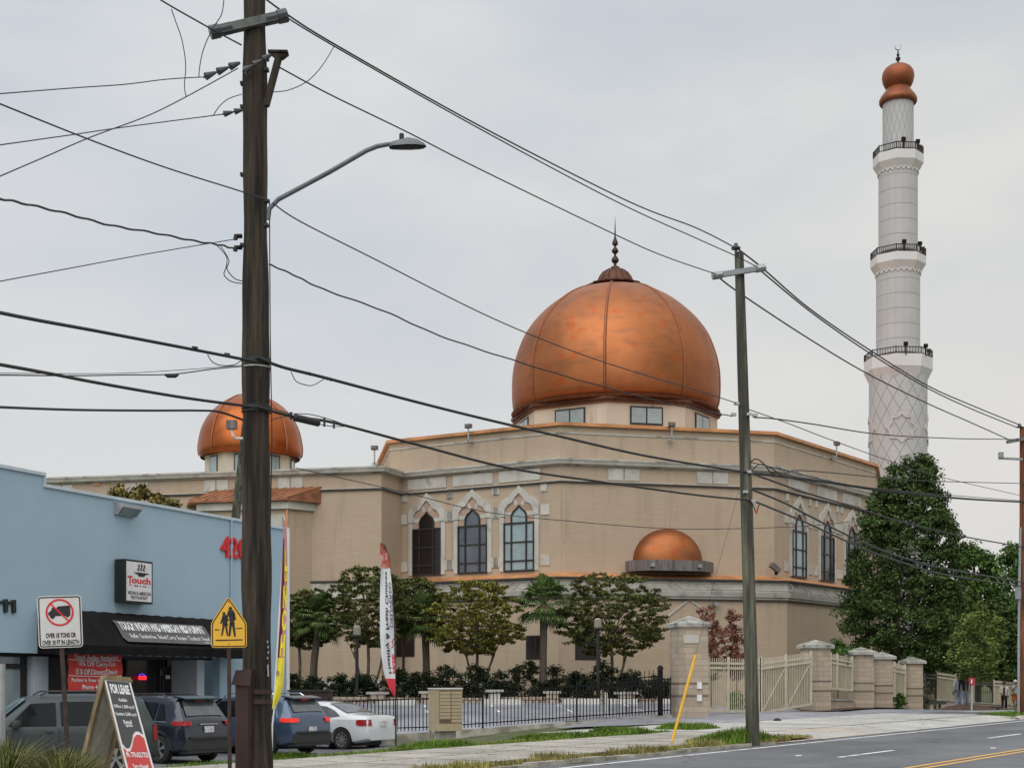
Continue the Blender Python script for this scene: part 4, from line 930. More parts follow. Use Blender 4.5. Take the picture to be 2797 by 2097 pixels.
    # windows
    def sidewin(poly, m_, nm):
        for sg in (-1, 1):
            g = MB(); c = Vector((sum(p[0] for p in poly)/len(poly), sum(p[1] for p in poly)/len(poly)))
            sub = []
            for i in range(len(poly)):
                a, b = poly[i], poly[(i+1) % len(poly)]
                for k in range(4): sub.append((a[0]+(b[0]-a[0])*k/4, a[1]+(b[1]-a[1])*k/4))
            V = [(x-X0, sg*(sidey(x, z)+.012), z) for x, z in sub]+[(c.x-X0, sg*(sidey(c.x, c.y)+.016), c.y)]; n_ = len(sub)
            g.add(V, [(i, (i+1) % n_, n_) for i in range(n_)]); build(nm, g, m_, t)
    for poly, m_ in wins: sidewin(poly, m_, 'side_window')
    def topglass(xa, xb, nm, m_, k=.84, n_=8):
        g = MB(); V = []
        for j in range(n_+1):
            x = xa+(xb-xa)*j/n_; x = min(max(x, .01), L-.01); z = zt(x); e = .02
            nx_, nz_ = -(zt(x+.02)-zt(x-.02)), .04; ln = math.hypot(nx_, nz_); ox, oz = .022*nx_/ln, .022*nz_/ln
            wt = (hw(x)*roofk-lean*(z-min(belt, z-.06)))
            for q in (-k, -k*.5, 0, k*.5, k): V.append((x-X0+ox, q*wt, z+.018-(.018*abs(q)**2)+oz))
        g.add(V, [(j*5+i, j*5+i+1, (j+1)*5+i+1, (j+1)*5+i) for j in range(n_) for i in range(4)]); return build(nm, g, m_, t, smooth=True)
    topglass(*rear[0], 'rear_window', spec.get('rg', M['carglassl'])); topglass(*rear[1], 'windscreen', spec.get('wg', M['carglass']), .9)
    # door seams
    mb = MB()
    for x in spec.get('seams', ()):
        for sg in (-1, 1):
            zz = [zb+.16+(belt-zb-.2)*k/6 for k in range(7)]
            mb.tube([(x-X0, sg*(sidey(x, z)+.002), z) for z in zz], .008, n=4)
    if mb.v: build('door_seam', mb, M['plastic'], t)
    for x, z in spec.get('handles', ()):
        for sg in (-1, 1): build('door_handle', MB().box((x-X0, sg*(sidey(x, z)+.02), z), (.17, .035, .03)), spec.get('hm', paint), t)
    for sg in (-1, 1):   # mirrors
        x, z = spec['mirror']; m2 = MB(); m2.lathe([(.02, -.08), (.10, -.06), (.12, .02), (.09, .08), (.02, .095)], (x-X0, sg*(hw(x)+.12), z), n=10, sy=.9); m2.bar((x-X0, sg*hw(x)*.93, z-.05), (x-X0, sg*(hw(x)+.1), z-.02), .05); build('side_mirror', m2, spec.get('mm', paint), t, smooth=True)
    # lights
    for sg in (-1, 1):
        g = MB()
        for poly in spec['tail']:   # polygon (y from side inwards, z) on the rear + (x,z) along the side
            pass
        xs2, z0, z1, inn = spec['tailbox']
        V = []; ring = []
        for (px_, py_) in ((xs2, 0), (xs2*.8, 0), (xs2*.6, 0), (xs2*.4, 0), (.12, 0), (.06, .0), (.02, .03), (-.012, .08), (-.02, .2), (-.02, inn)):
            x = px_; y = hw(max(.02, x))-py_+.018 if py_ > 0 else hw(max(x, .02))+.018
            ring.append((x-X0, y))
        for i, (x, y) in enumerate(ring):
            e = .04 if i in (0, len(ring)-1) else 0
            V += [(x, sg*y, z0+e), (x+(.03 if i > 5 else 0), sg*(y-.012), z1-e*.5)]
        # back wall so the lamp has depth
        for i, (x, y) in enumerate(ring): V += [(x+.06, sg*(y-.06), z0), (x+.08, sg*(y-.08), z1)]
        m5 = len(ring)
        fs_ = [(2*i, 2*i+1, 2*i+3, 2*i+2) for i in range(m5-1)]+[(2*i+1, 2*m5+2*i+1, 2*m5+2*i+3, 2*i+3) for i in range(m5-1)]+[(2*i, 2*i+2, 2*m5+2*i+2, 2*m5+2*i) for i in range(m5-1)]
        g.add(V, fs_); build('tail_light', g, spec.get('tm', M['tail']), t)
        hx = L-.16; build('headlight', MB().box((hx-X0, sg*(hw(hx)-.20), spec['hz']), (.3, .34, .15)), M['chrome'], t)
    pz = spec['pz']; build('licence_plate', MB().box((-X0-.02, 0, pz), (.03, .31, .155)), M['plate'], t)
    if spec.get('garnish'): build('rear_garnish', MB().box((-X0-.01, 0, pz+.13), (.03, .62, .035)), M['chrome'], t)
    if spec.get('bumperclad'): build('rear_bumper_cladding', MB().box((-X0+.06, 0, zb+.24), (.2, Wd*.86, .26)).box((-X0+.0, 0, zb+.40), (.14, Wd*.7, .05)), M['plastic'], t)
    if spec.get('spoiler'):
        x, z = spec['spoiler']; build('rear_spoiler', MB().prism([(x-.16-X0, -Wd*.33, z-.03), (x+.22-X0, -Wd*.35, z+.03), (x+.22-X0, Wd*.35, z+.03), (x-.16-X0, Wd*.33, z-.03)], (0, 0, .035)), paint, t)
    if spec.get('rails'):
        xa, xb, zr = spec['rails']
        for sg in (-1, 1):
            yy = hw(2)*roofk-lean*(zt(2)-belt)-.06
            build('roof_rail', MB().tube([(xa-X0, sg*yy, zt(xa)+.01), (xa+.15-X0, sg*yy, zr), (xb-.15-X0, sg*yy, zr), (xb-X0, sg*yy, zt(xb)+.01)], .022, n=6), spec.get('rm', M['plastic']), t)
    if spec.get('third'): build('brake_light', MB().box((spec['third'][0]-X0, 0, spec['third'][1]), (.03, .3, .03)), spec.get('tm', M['tail']), t)
    if spec.get('trim'):
        mb = MB()
        for sg in (-1, 1): mb.tube([(x-X0, sg*(sidey(x, z)+.012), z) for x, z in spec['trim']], .014, n=4)
        build('window_trim', mb, M['chrome'], t)
    # exhaust and wheels
    for wx in wheels:
        for sg in (-1, 1):
            c = (wx-X0, sg*(Wd/2-.13), wr)
            ty = MB(); pr_ = [(wr*.64, -.10), (wr*.9, -.11), (wr, -.08), (wr, .08), (wr*.9, .11), (wr*.64, .10)]
            vs = []; n_ = 28
            for r, o in pr_:
                for k in range(n_): a = 2*math.pi*k/n_; vs.append((c[0]+r*math.cos(a), c[1]+o, c[2]+r*math.sin(a)))
            ty.add(vs, [(i*n_+k, i*n_+(k+1) % n_, (i+1)*n_+(k+1) % n_, (i+1)*n_+k) for i in range(len(pr_)-1) for k in range(n_)])
            wo = build('wheel', ty, M['tyre'], t, smooth=True, edge=50)
            rm = MB(); yo = c[1]+sg*.07
            rr_ = wr*.66; vs = []
            for r, o in ((rr_, .035), (rr_*.93, .03), (rr_*.90, -.05)):
                for k in range(n_): a = 2*math.pi*k/n_; vs.append((c[0]+r*math.cos(a), yo+sg*o, c[2]+r*math.sin(a)))
            rm.add(vs, [(i*n_+k, i*n_+(k+1) % n_, (i+1)*n_+(k+1) % n_, (i+1)*n_+k) for i in range(2) for k in range(n_)])
            ns = spec.get('spokes', 5)
            for k in range(ns):
                a = 2*math.pi*k/ns+.3
                for da in ((-.13, .13) if ns <= 6 else (0,)):
                    rm.bar((c[0]+.05*math.cos(a), yo+sg*.01, c[2]+.05*math.sin(a)), (c[0]+rr_*.93*math.cos(a+da), yo+sg*.015, c[2]+rr_*.93*math.sin(a+da)), .045, .03, up=(0, 1, 0))
            rm.lathe([(.06, -.02), (.06, .02)], (0, 0, 0), n=4) if False else None
            rm.box((c[0], yo+sg*.01, c[2]), (.1, .04, .1)); build('rim', rm, M['rim'], wo)
            dk = MB(); vs = [(c[0]+rr_*.9*math.cos(2*math.pi*k/n_), yo-sg*.055, c[2]+rr_*.9*math.sin(2*math.pi*k/n_)) for k in range(n_)]; dk.add(vs, [tuple(range(n_))]); build('brake_disc', dk, M['plastic'], wo)
    return t
hd_ = Vector((-.84, .54)).normalized()
def place(px, d, L, head, z=None):   # rear-bumper centre at pixel column px, depth d -> car centre
    r = Vector(((px-CX)/F*d, d)); c = r+Vector(head).normalized()*L/2; return (c.x, c.y, (H(c.x, c.y)+.03) if z is None else z)
G, GLt = M['carglass'], M['carglassl']
car('parked_suv', 'dark charcoal compact SUV parked nose in behind the sandwich board', carpaint('charcoal_paint', (.022, .028, .042)), 4.6, 1.85,
    [(0, .70), (.03, .98), (.10, 1.12), (.42, 1.60), (.55, 1.64), (1.4, 1.69), (2.3, 1.68), (2.75, 1.62), (3.55, 1.10), (4.1, 1.02), (4.45, .88), (4.6, .60)], 1.02, .25, (.85, 3.55), .36, .42,
    [([(.62, 1.08), (.95, 1.07), (.98, 1.5), (.86, 1.5)], G), ([(1.05, 1.06), (1.75, 1.05), (1.75, 1.54), (1.08, 1.53)], G), ([(1.85, 1.05), (3.2, 1.06), (2.72, 1.50), (2.5, 1.55), (1.85, 1.55)], G)],
    ((.14, .40), (2.80, 3.50)), dict(clad=1, seams=(1.8, 2.85), handles=((1.45, .92), (2.35, .92)), mirror=(3.05, 1.08), tail=(), tailbox=(.36, .96, 1.07, .24), hz=.8, pz=.86, garnish=1, bumperclad=1, spoiler=(.36, 1.63), rails=(.9, 2.7, 1.74), third=(.33, 1.57), trim=[(.6, 1.05), (1.7, 1.045), (3.2, 1.05)]), place(570, 36, 4.6, hd_), hd_)
car('parked_suv', 'blue grey SUV with lit brake lights behind the near wooden pole', carpaint('steel_blue_paint', (.060, .095, .16)), 4.7, 1.84,
    [(0, .70), (.03, .98), (.10, 1.15), (.40, 1.58), (.55, 1.62), (1.4, 1.665), (2.4, 1.65), (2.85, 1.58), (3.6, 1.10), (4.2, 1.00), (4.55, .86), (4.7, .60)], 1.03, .25, (.92, 3.70), .36, .40,
    [([(.60, 1.10), (1.12, 1.07), (1.12, 1.5), (.82, 1.5)], G), ([(1.2, 1.07), (1.95, 1.06), (1.95, 1.52), (1.2, 1.51)], G), ([(2.03, 1.06), (3.3, 1.07), (2.8, 1.50), (2.03, 1.52)], G)],
    ((.13, .38), (2.90, 3.55)), dict(clad=1, seams=(2.0, 3.0), handles=((1.6, .93), (2.6, .93)), mirror=(3.15, 1.08), tail=(), tailbox=(.38, .93, 1.05, .26), hz=.82, pz=.72, garnish=0, bumperclad=1, spoiler=(.34, 1.60), rails=(.8, 2.8, 1.72), rm=M['chrome'], tm=M['tailon'], third=(.28, 1.56), trim=[(.52, 1.07), (.75, 1.54), (1.5, 1.58), (2.7, 1.56)]), place(853, 40, 4.7, hd_), hd_)
car('parked_sedan', 'white sedan parked beside the black iron fence', carpaint('white_paint', (.62, .64, .66), 0, .25), 4.5, 1.76,
    [(0, .62), (.02, .92), (.08, 1.02), (.35, 1.04), (.75, 1.07), (1.05, 1.17), (1.45, 1.34), (1.75, 1.41), (2.2, 1.435), (2.6, 1.40), (3.45, .98), (4.1, .86), (4.4, .68), (4.5, .48)], .93, .2, (.92, 3.6), .32, .50,
    [([(1.0, 1.02), (1.35, .98), (1.95, .97), (1.95, 1.33), (1.6, 1.30), (1.25, 1.18)], GLt), ([(2.02, .97), (3.15, .97), (2.6, 1.28), (2.3, 1.34), (2.02, 1.34)], GLt)],
    ((.84, 1.62), (2.62, 3.38)), dict(seams=(1.35, 2.0, 3.0), handles=((1.6, .84), (2.55, .84)), mirror=(3.0, .98), tail=(), tailbox=(.36, .74, .92, .20), hz=.68, pz=.80, spokes=9, garnish=0, noclad=1), place(1046, 43.2, 4.5, Vector((-.86, .50))), Vector((-.86, .50)).normalized())
hv = Vector((-.90, -.44)).normalized(); cpt = Vector(((112-CX)/F*31.5, 31.5))
car('old_suv', 'grey green older SUV with roof rack at the left edge behind the tall grass', mat('grey_green_paint', (.05, .062, .066), .45, .3, var=.05), 4.8, 1.85,
    [(0, .75), (.03, 1.05), (.08, 1.15), (.28, 1.66), (.45, 1.73), (1.5, 1.77), (2.4, 1.76), (2.75, 1.70), (3.45, 1.13), (4.2, 1.06), (4.65, .95), (4.8, .62)], 1.06, .28, (.95, 3.80), .36, .36,
    [([(.35, 1.12), (1.2, 1.10), (1.2, 1.60), (.5, 1.60)], G), ([(1.27, 1.10), (2.1, 1.10), (2.1, 1.62), (1.27, 1.62)], G), ([(2.2, 1.10), (3.2, 1.10), (2.72, 1.58), (2.2, 1.60)], G)],
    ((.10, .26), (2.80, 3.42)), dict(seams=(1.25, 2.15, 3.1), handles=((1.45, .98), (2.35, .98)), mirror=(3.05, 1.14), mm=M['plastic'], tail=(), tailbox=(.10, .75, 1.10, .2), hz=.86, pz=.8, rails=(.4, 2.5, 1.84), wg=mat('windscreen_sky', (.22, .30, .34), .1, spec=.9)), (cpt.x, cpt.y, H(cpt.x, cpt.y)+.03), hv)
# ------------------------------------------------------------------ utility poles
def wood(name, c, c2, g=None):
    m = mat(name, c, .92, var=.58, vs_=2.6, stretch=(3.5, 3.5, .24), bump=1.0, bs=9, stain=(c2, 1.6, .5, .85)); return m
M['pole1'] = wood('weathered_dark_pole', (.046, .035, .024), (.008, .006, .004))
M['pole2'] = wood('green_grey_pole', (.105, .105, .078), (.05, .045, .035))
M['pole3'] = wood('brown_pole', (.17, .065, .03), (.08, .03, .016))
M['wire'] = mat('black_cable', (.018, .018, .02), .6); M['wireg'] = mat('aluminium_wire', (.045, .048, .055), .5, .5)
M['insul'] = mat('grey_insulator', (.05, .053, .06), .4); M['armg'] = mat('weathered_crossarm', (.13, .14, .13), .8, var=.3, vs_=5); M['armm'] = mat('fibreglass_crossarm', (.27, .29, .30), .6, var=.1)
M['guard'] = mat('brown_steel_guard', (.055, .028, .024), .5, .2, var=.15, vs_=2); M['darkm'] = mat('dark_steel', (.03, .03, .033), .5, .5)
def pole(pts, radii, n=20, seed=1, knob=.03):
    rnd = random.Random(seed); mb = MB(); m = []
    P_ = [Vector(p) for p in pts]; path = []; rr = []
    for i in range(len(P_)-1):
        for k in range(14):
            t = k/14; path.append(P_[i].lerp(P_[i+1], t)); rr.append(radii[i]*(1-t)+radii[i+1]*t)
    path.append(P_[-1]); rr.append(radii[-1])
    vs = []; ph = [rnd.uniform(0, 6) for _ in range(6)]
    for j, (p, r) in enumerate(zip(path, rr)):
        kb = 1+knob*(math.sin(p.z*1.9+ph[0])+.7*math.sin(p.z*4.3+ph[1]))
        for k in range(n):
            a = 2*math.pi*k/n; q = r*kb*(1+.025*math.sin(3*a+ph[2]+p.z*.4)+.02*math.sin(7*a+ph[3]))
            vs.append((p.x+q*math.cos(a), p.y+q*math.sin(a), p.z))
    fs = [(j*n+k, j*n+(k+1) % n, (j+1)*n+(k+1) % n, (j+1)*n+k) for j in range(len(path)-1) for k in range(n)]+[tuple(range(n))[::-1], tuple(range((len(path)-1)*n, len(path)*n))]
    return mb.add(vs, fs)
D1, D2, D3 = 21.0, 32.0, 54.0
b1 = W(703, 2097, D1); zb1 = H(b1.x, b1.y)-.1
up1 = thing('utility_pole', 'thick dark weathered wooden utility pole in the left foreground', 'utility pole', (b1.x, b1.y, zb1))
def up(name, mb, m_, par=up1, **k): return build(name, mb, m_, par, world=True, **k)
t1 = W(694, -60, D1); k1 = W(700, 1200, D1)
up('shaft', pole([(b1.x, b1.y, zb1), k1, W(697, 500, D1), t1], [.215, .205, .178, .165], seed=4, knob=.05), M['pole1'], smooth=True)
# crossarm with insulators
mb = MB(); a, b = W(583, 88, D1-.3), W(775, 44, D1-.05); mb.bar(a, b, .14, .12); up('crossarm', mb, M['armg'])
for e, g in ((a, b), (b, a)):
    d = (e-g).normalized(); mb = MB(); mb.tube([e-d*.28, e-d*.27, e-d*.1, e-d*.09, e+d*.05], [.06, .085, .085, .1, .1], n=12); up('insulator', mb, M['insul'])
a, b = W(660, 225, D1-.2), W(738, 150, D1-.25)
def string(p, q, n, r):
    mb = MB(); p, q = Vector(p), Vector(q); pts, rr = [], []
    for k in range(n):
        for t, s_ in ((0, .35), (.15, .5), (.75, 1.0), (.8, 1), (.81, .3), (1, .25)): pts.append(p.lerp(q, (k+t)/n)); rr.append(r*s_)
    return mb.tube(pts, rr, n=10)
up('insulator_string', string(W(655, 172, D1-.25), W(555, 212, D1-.5), 3, .055), M['insul'], smooth=False)
up('insulator_string', string(W(740, 150, D1-.25), W(662, 196, D1-.3), 3, .055), M['insul'])
up('insulator_string', string(W(664, 300, D1-.2), W(606, 313, D1-.3), 2, .045), M['insul'])
mb = MB(); mb.bar(W(733, 143, D1-.1), W(787, 144, D1-.1), .12, .03); mb.prism([W(738, 145, D1-.14), W(787, 145, D1-.14), W(770, 158, D1-.14), W(752, 156, D1-.14)], (0, .1, 0)); mb.bar(W(762, 155, D1-.1), W(727, 287, D1-.05), .09, .09, up=(0, 1, 0)); up('brace_arm', mb, M['pole1'])
for py, s_ in ((165, 1), (195, 1), (232, -1), (290, 1), (296, -1), (552, 1), (618, 1), (672, -1), (990, 1), (1110, 1), (480, -1)):
    mb = MB(); p = W(697+s_*33, py, D1); mb.box(p+Vector((0, -.04, 0)), (.06, .1, .04)); up('bolt', mb, M['darkm'])
for py in (645, 676): up('spool_bracket', MB().tube([W(660, py, D1), W(643, py, D1-.05), W(643, py+10, D1-.05)], .035, n=8), M['darkm'])
for py, th in ((985, .06), (1005, .02), (1113, .05), (1125, .02)):
    mb = MB(); p = W(700, py, D1); mb.lathe([(.212, -th/2), (.218, -th/2), (.218, th/2), (.212, th/2)], (p.x, p.y, p.z), n=20, cap=False); up('band', mb, M['galv'] if py in (1005,) else M['darkm'])
# conduit guard at the foot
mb = MB(); x0, x1 = W(643, 0, D1-.35), W(684, 0, D1-.35); zt_, zbm = W(0, 1868, D1-.35).z, zb1
mb.prism([(x0.x, D1-.12, zbm), (x0.x, D1-.36, zbm), (x1.x-.03, D1-.40, zbm), (x1.x+.02, D1-.2, zbm)], (0, 0, zt_-zbm)); up('conduit_guard', mb, M['guard'])
mb = MB(); mb.prism([W(640, 1869, D1-.2), W(652, 1830, D1-.2), W(695, 1827, D1-.2), W(690, 1872, D1-.2)], (0, -.24, -.0)); up('guard_hood', mb, M['guard'])
for py in (1888, 1915, 2072):
    mb = MB(); p = W(701, py, D1); mb.lathe([(.218, -.035), (.226, -.035), (.226, .035), (.218, .035)], (p.x, p.y, p.z), n=20, cap=False); up('guard_strap', mb, M['guard'])
# thin wire and white tags on the right edge of the shaft
mb = MB(); mb.tube([W(736, 545, D1-.1), W(738, 900, D1-.12), W(743, 1200, D1-.14), W(737, 1500, D1-.14), W(738, 1800, D1-.14), W(736, 2090, D1-.14)], .008, n=4); up('ground_wire', mb, M['wire'])
mb = MB()
for i, py in enumerate((1752, 1766, 1781, 1796, 1822, 1838)): mb.box(W(731+(i % 3), py, D1-.15), (.016, .03, .035 if i < 4 else .09))
up('small_tags', mb, M['galv'])
# street lamp
M['lampg'] = mat('lamp_grey_paint', (.13, .145, .16), .5, .2)
lp = thing('street_lamp', 'grey cobra head street lamp on a long arm from the near wooden pole', 'street lamp', W(735, 562, D1-.1))
mb = MB(); mb.tube([W(733, 600, D1-.1), W(736, 570, D1-.1), W(760, 545, D1-.1), W(900, 470, D1-.2), W(1000, 412, D1-.2), W(1030, 400, D1-.2), W(1068, 393, D1-.2)], [.03, .034, .034, .034, .034, .034, .03], n=10); build('arm', mb, M['lampg'], lp, world=True, smooth=True)
mb = MB(); A_ = []
hp = [(1063, 398, .05), (1070, 388, .085), (1090, 382, .10), (1115, 376, .115), (1140, 381, .10), (1158, 391, .06), (1164, 398, .03)]
vs = []
for px, py, hw_ in hp:
    c = W(px, 0, D1-.2); zt2 = W(px, py, D1-.2).z; zb2 = W(px, 402+(1110-px)*.03*(1), D1-.2).z
    for k in range(9): a = math.pi*k/8; vs.append((c.x, c.y+hw_*math.cos(a), zb2+(zt2-zb2)*math.sin(a)))
mb.add(vs, [(j*9+k, j*9+k+1, (j+1)*9+k+1, (j+1)*9+k) for j in range(len(hp)-1) for k in range(8)]+[tuple(range(9)), tuple(range((len(hp)-1)*9, len(hp)*9))])
build('lamp_housing', mb, M['lampg'], lp, world=True, smooth=True)
mb = MB(); vs = []
for px, hw_ in ((1074, .04), (1095, .08), (1120, .095), (1145, .08), (1158, .03)):
    c = W(px, 0, D1-.2); zb2 = W(px, 402+(1110-px)*.03, D1-.2).z
    for k in range(7): a = math.pi*k/6; vs.append((c.x, c.y+hw_*math.cos(a), zb2-.03*math.sin(a)))
mb.add(vs, [(j*7+k, j*7+k+1, (j+1)*7+k+1, (j+1)*7+k) for j in range(4) for k in range(6)]); build('lamp_glass', mb, M['frame'], lp, world=True, smooth=True)
c = W(1097, 374, D1-.2); build('photocell', MB().lathe([(.035, -.03), (.035, .04), (.02, .05)], c, n=10), M['black'], lp, world=True)
# middle pole
p2b = W(2058, 2010, D2); p2b.z = H(p2b.x, p2b.y)
up2 = thing('utility_pole', 'greenish grey utility pole leaning slightly at the kerb in front of the gate', 'utility pole', p2b)
u2 = lambda n_, mb, m_, **k: build(n_, mb, m_, up2, world=True, **k)
u2('shaft', pole([p2b-Vector((0, 0, .3)), W(2040, 1400, D2), W(2019, 690, D2)], [.158, .135, .102], seed=9, knob=.008), M['pole2'], smooth=True)
mb = MB(); a, b = W(1960, 752, D2-.2), W(2076, 733, D2-.1); mb.bar(a, b, .11, .11); u2('crossarm', mb, M['armm'])
for e, g in ((a, b), (b, a)):
    d = (e-g).normalized(); u2('insulator', MB().tube([e-d*.12, e-d*.1, e+d*.12], [.07, .085, .085], n=10), M['metal'])
c = W(2010, 682, D2-.12); u2('pin_insulator', MB().lathe([(.03, -.1), (.03, 0), (.10, .01), (.11, .04), (.05, .09), (.04, .14)], c, n=12), M['insul'])
for px, py in ((2012, 1102), (2004, 1132), (2046, 1131), (2062, 1134), (2047, 1288), (2036, 1343), (2058, 1368)):
    u2('bracket', MB().box(W(px, py, D2-.14), (.11, .1, .06)), M['galv'])
u2('orange_tag', MB().bar(W(2067, 1392, D2-.3), W(2064, 1402, D2-.3), .025), mat('orange_tag', (.7, .12, .03)))
# right-hand pole
p3b = W(2791, 1950, D3); p3b.z = H(p3b.x, p3b.y)
up3 = thing('utility_pole', 'reddish brown utility pole at the right edge beyond the trees', 'utility pole', p3b)
u3 = lambda n_, mb, m_, **k: build(n_, mb, m_, up3, world=True, **k)
u3('shaft', pole([p3b-Vector((0, 0, .3)), W(2796, 1500, D3), W(2795, 1166, D3)], [.16, .15, .13], seed=3, knob=.006), M['pole3'], smooth=True)
u3('crossarm', MB().bar(W(2750, 1207, D3-.2), W(2830, 1192, D3-.2), .12), M['armg'])
u3('side_bracket', MB().bar(W(2727, 1251, D3-.2), W(2792, 1254, D3-.2), .08).bar(W(2734, 1235, D3-.2), W(2734, 1250, D3-.2), .16), M['armm'])
u3('pin_insulator', MB().lathe([(.06, 0), (.1, .03), (.04, .16)], W(2785, 1168, D3-.1), n=8), M['insul'])
u3('conduit', MB().tube([W(2782, 1950, D3-.2), W(2783, 1700, D3-.2), W(2787, 1440, D3-.2)], .05, n=8), M['armm']); u3('meter_box', MB().box(W(2781, 1619, D3-.25), (.18, .16, .45)), M['armm'])
# leaning pole behind the restaurant
p4b = W(610, 1900, 57); p4b.z = -.5
up4 = thing('leaning_pole', 'thin leaning green grey pole with a flood light behind the near wooden pole', 'utility pole', p4b)
build('shaft', pole([p4b, W(645, 1400, 56), W(672, 1150, 55)], [.24, .17, .14], seed=2, knob=.01), M['pole2'], up4, world=True, smooth=True)
fl = thing('flood_light', 'dark flood light on a white bent pipe beside the small copper dome', 'flood light', W(660, 1195, 54.7))
build('pipe', MB().tube([W(662, 1197, 54.8), W(645, 1197, 54.6), W(636, 1190, 54.5), W(633, 1172, 54.5)], .05, n=6), M['signw'], fl, world=True)
build('housing', MB().box(W(633, 1160, 54.5), (.38, .3, .32)), M['grime'], fl, world=True)
# ------------------------------------------------------------------ cables
def cable(name, label, pts, r, m_='wire', wob=0, cat='cable', group='overhead cables'):
    P_ = [W(*p) for p in pts]; path = []
    for i in range(len(P_)-1):
        p0, p1, p2, p3 = P_[max(0, i-1)], P_[i], P_[i+1], P_[min(len(P_)-1, i+2)]
        for k in range(8):
            t = k/8; path.append(.5*((2*p1)+(-p0+p2)*t+(2*p0-5*p1+4*p2-p3)*t*t+(-p0+3*p1-3*p2+p3)*t**3))
    path.append(P_[-1])
    if wob:
        for i, p in enumerate(path): p.z += wob*math.sin(i*1.3)
    o = build(name, MB().tube(path, r*(1.15 if 'communication' in name else 1.0), n=6), M[m_], smooth=True); mark(o, label, cat, group); return o
D = D1-.3
def sp(pts, d0, d1):   # pixel points -> add depth by straight interpolation in 1/d against x
    x0, x1 = pts[0][0], pts[-1][0]
    return [(x, y, 1/(1/d0+(1/d1-1/d0)*(x-x0)/(x1-x0))) for x, y in pts]
V_ = lambda pts: [(x*1.265, y*1.265) for x, y in pts]
cable('power_line', 'topmost power line from the near pole to the tip of the middle pole', sp([(715, -10), (784, 40), (920, 125), (1310, 344), (1716, 550), (1900, 622), (2007, 676)], D, D2-.1), .013)
cable('power_line', 'power line just under the topmost one, ending at the right insulator of the middle pole', sp([(776, 44), (920, 131), (1310, 352), (1682, 550), (1900, 650), (2007, 698), (2076, 733)], D, D2-.1), .011)
cable('power_line', 'power line from the brace bracket over the street lamp to the middle pole crossarm', sp([(755, 180), (900, 258), (1110, 360), (1310, 462), (1689, 645), (1820, 702), (1960, 750)], D, D2-.2), .011)
cable('power_line', 'thin neutral wire running from the lamp bracket across the great dome', sp([(745, 555), (820, 605), (1012, 702), (1354, 873), (1632, 983), (1900, 1065), (2010, 1100)], D, D2-.2), .010, 'wireg')
cable('twisted_cable', 'twisted service cable starting below the lamp bracket and passing low across the great dome', sp([(735, 722), (800, 750), (886, 791), (1050, 850), (1202, 917), (1400, 983), (1600, 1043), (1809, 1098), (1940, 1126), (2000, 1136)], D, D2-.2), .012, wob=.006)
cable('communication_cable', 'thick black cable from the banded middle of the near pole across the parapet', sp([(700, 975), (770, 1002), (886, 1031), (1139, 1098), (1328, 1145), (1518, 1189), (1771, 1246), (2040, 1290)], D, D2-.1), .021)
cable('communication_cable', 'thick black cable carrying the splice case towards the middle pole', sp([(700, 1110), (800, 1137), (911, 1154), (1139, 1214), (1391, 1278), (1645, 1316), (1898, 1351), (2050, 1366)], D, D2-.1), .019)
cable('splice_strand', 'thin upper strand above the black splice case', sp([(738, 1113), (790, 1128), (850, 1132), (910, 1148), (950, 1163)], D, 22.6), .007)
cable('splice_strand', 'thin lower strand under the black splice case', sp([(738, 1148), (775, 1138), (800, 1140), (880, 1160), (915, 1164), (950, 1164)], D, 22.6), .007)
t = thing('splice_case', 'short black cylindrical splice case hanging on the cable right of the near pole', 'splice case', W(837, 1148, D+.7)); build('case', MB().tube([W(802, 1139, D+.5), W(805, 1140, D+.5), W(870, 1155, D+.8), W(874, 1156, D+.8)], [.04, .055, .055, .04], n=12), M['wire'], t, world=True, smooth=True)
build('clamp', MB().bar(W(795, 1125, D+.5), W(795, 1145, D+.5), .03).bar(W(886, 1140, D+.8), W(886, 1165, D+.8), .03).bar(W(912, 1148, D+.8), W(912, 1170, D+.8), .03), M['wire'], t, world=True)
cable('service_wire', 'very thin wire sagging across the mosque windows and above the small half dome', [(809, 1278, 52), (1100, 1343, 58), (1328, 1398, 62), (1581, 1425, 66), (1822, 1443, 68), (2024, 1443, 70), (2200, 1436, 73), (2320, 1425, 76)], .018, 'wireg')
# between middle and right pole
cable('power_line', 'upper power line of the pair descending from the middle pole past the minaret', sp([(2010, 676), (2081, 731), (2210, 842), (2365, 949), (2530, 1051), (2650, 1105), (2785, 1160)], D2-.1, D3), .019)
cable('power_line', 'lower power line of the pair descending from the middle pole past the minaret', sp([(2076, 738), (2220, 856), (2378, 966), (2530, 1058), (2650, 1115), (2780, 1168)], D2-.1, D3), .018)
cable('power_line', 'single power line crossing the lower shaft of the minaret', sp([(1960, 755), (2024, 803), (2200, 919), (2365, 1018), (2530, 1100), (2650, 1153), (2755, 1200)], D2-.1, D3), .018)
cable('service_wire', 'nearly level wire crossing the minaret above the star relief', sp([(2060, 1140), (2110, 1143), (2214, 1157), (2403, 1186), (2600, 1197), (2720, 1199), (2785, 1200)], D2-.1, D3), .016)
cable('service_wire', 'thin wire slanting down from the middle pole along the mosque parapet', sp([(2045, 1118), (2150, 1155), (2267, 1200), (2440, 1262), (2560, 1300), (2797, 1355)], D2-.1, 60), .011, 'wireg')
cable('communication_cable', 'thickest black cable from the middle pole over the big tree', sp([(2040, 1290), (2150, 1302), (2277, 1319), (2400, 1338), (2517, 1350), (2640, 1362), (2800, 1371)], D2-.1, D3), .030)
cable('communication_cable', 'cable from the middle pole slanting down over the upper part of the big tree', sp([(2045, 1290), (2120, 1317), (2200, 1345), (2350, 1390), (2453, 1422), (2607, 1460), (2800, 1494)], D2-.1, D3), .019)
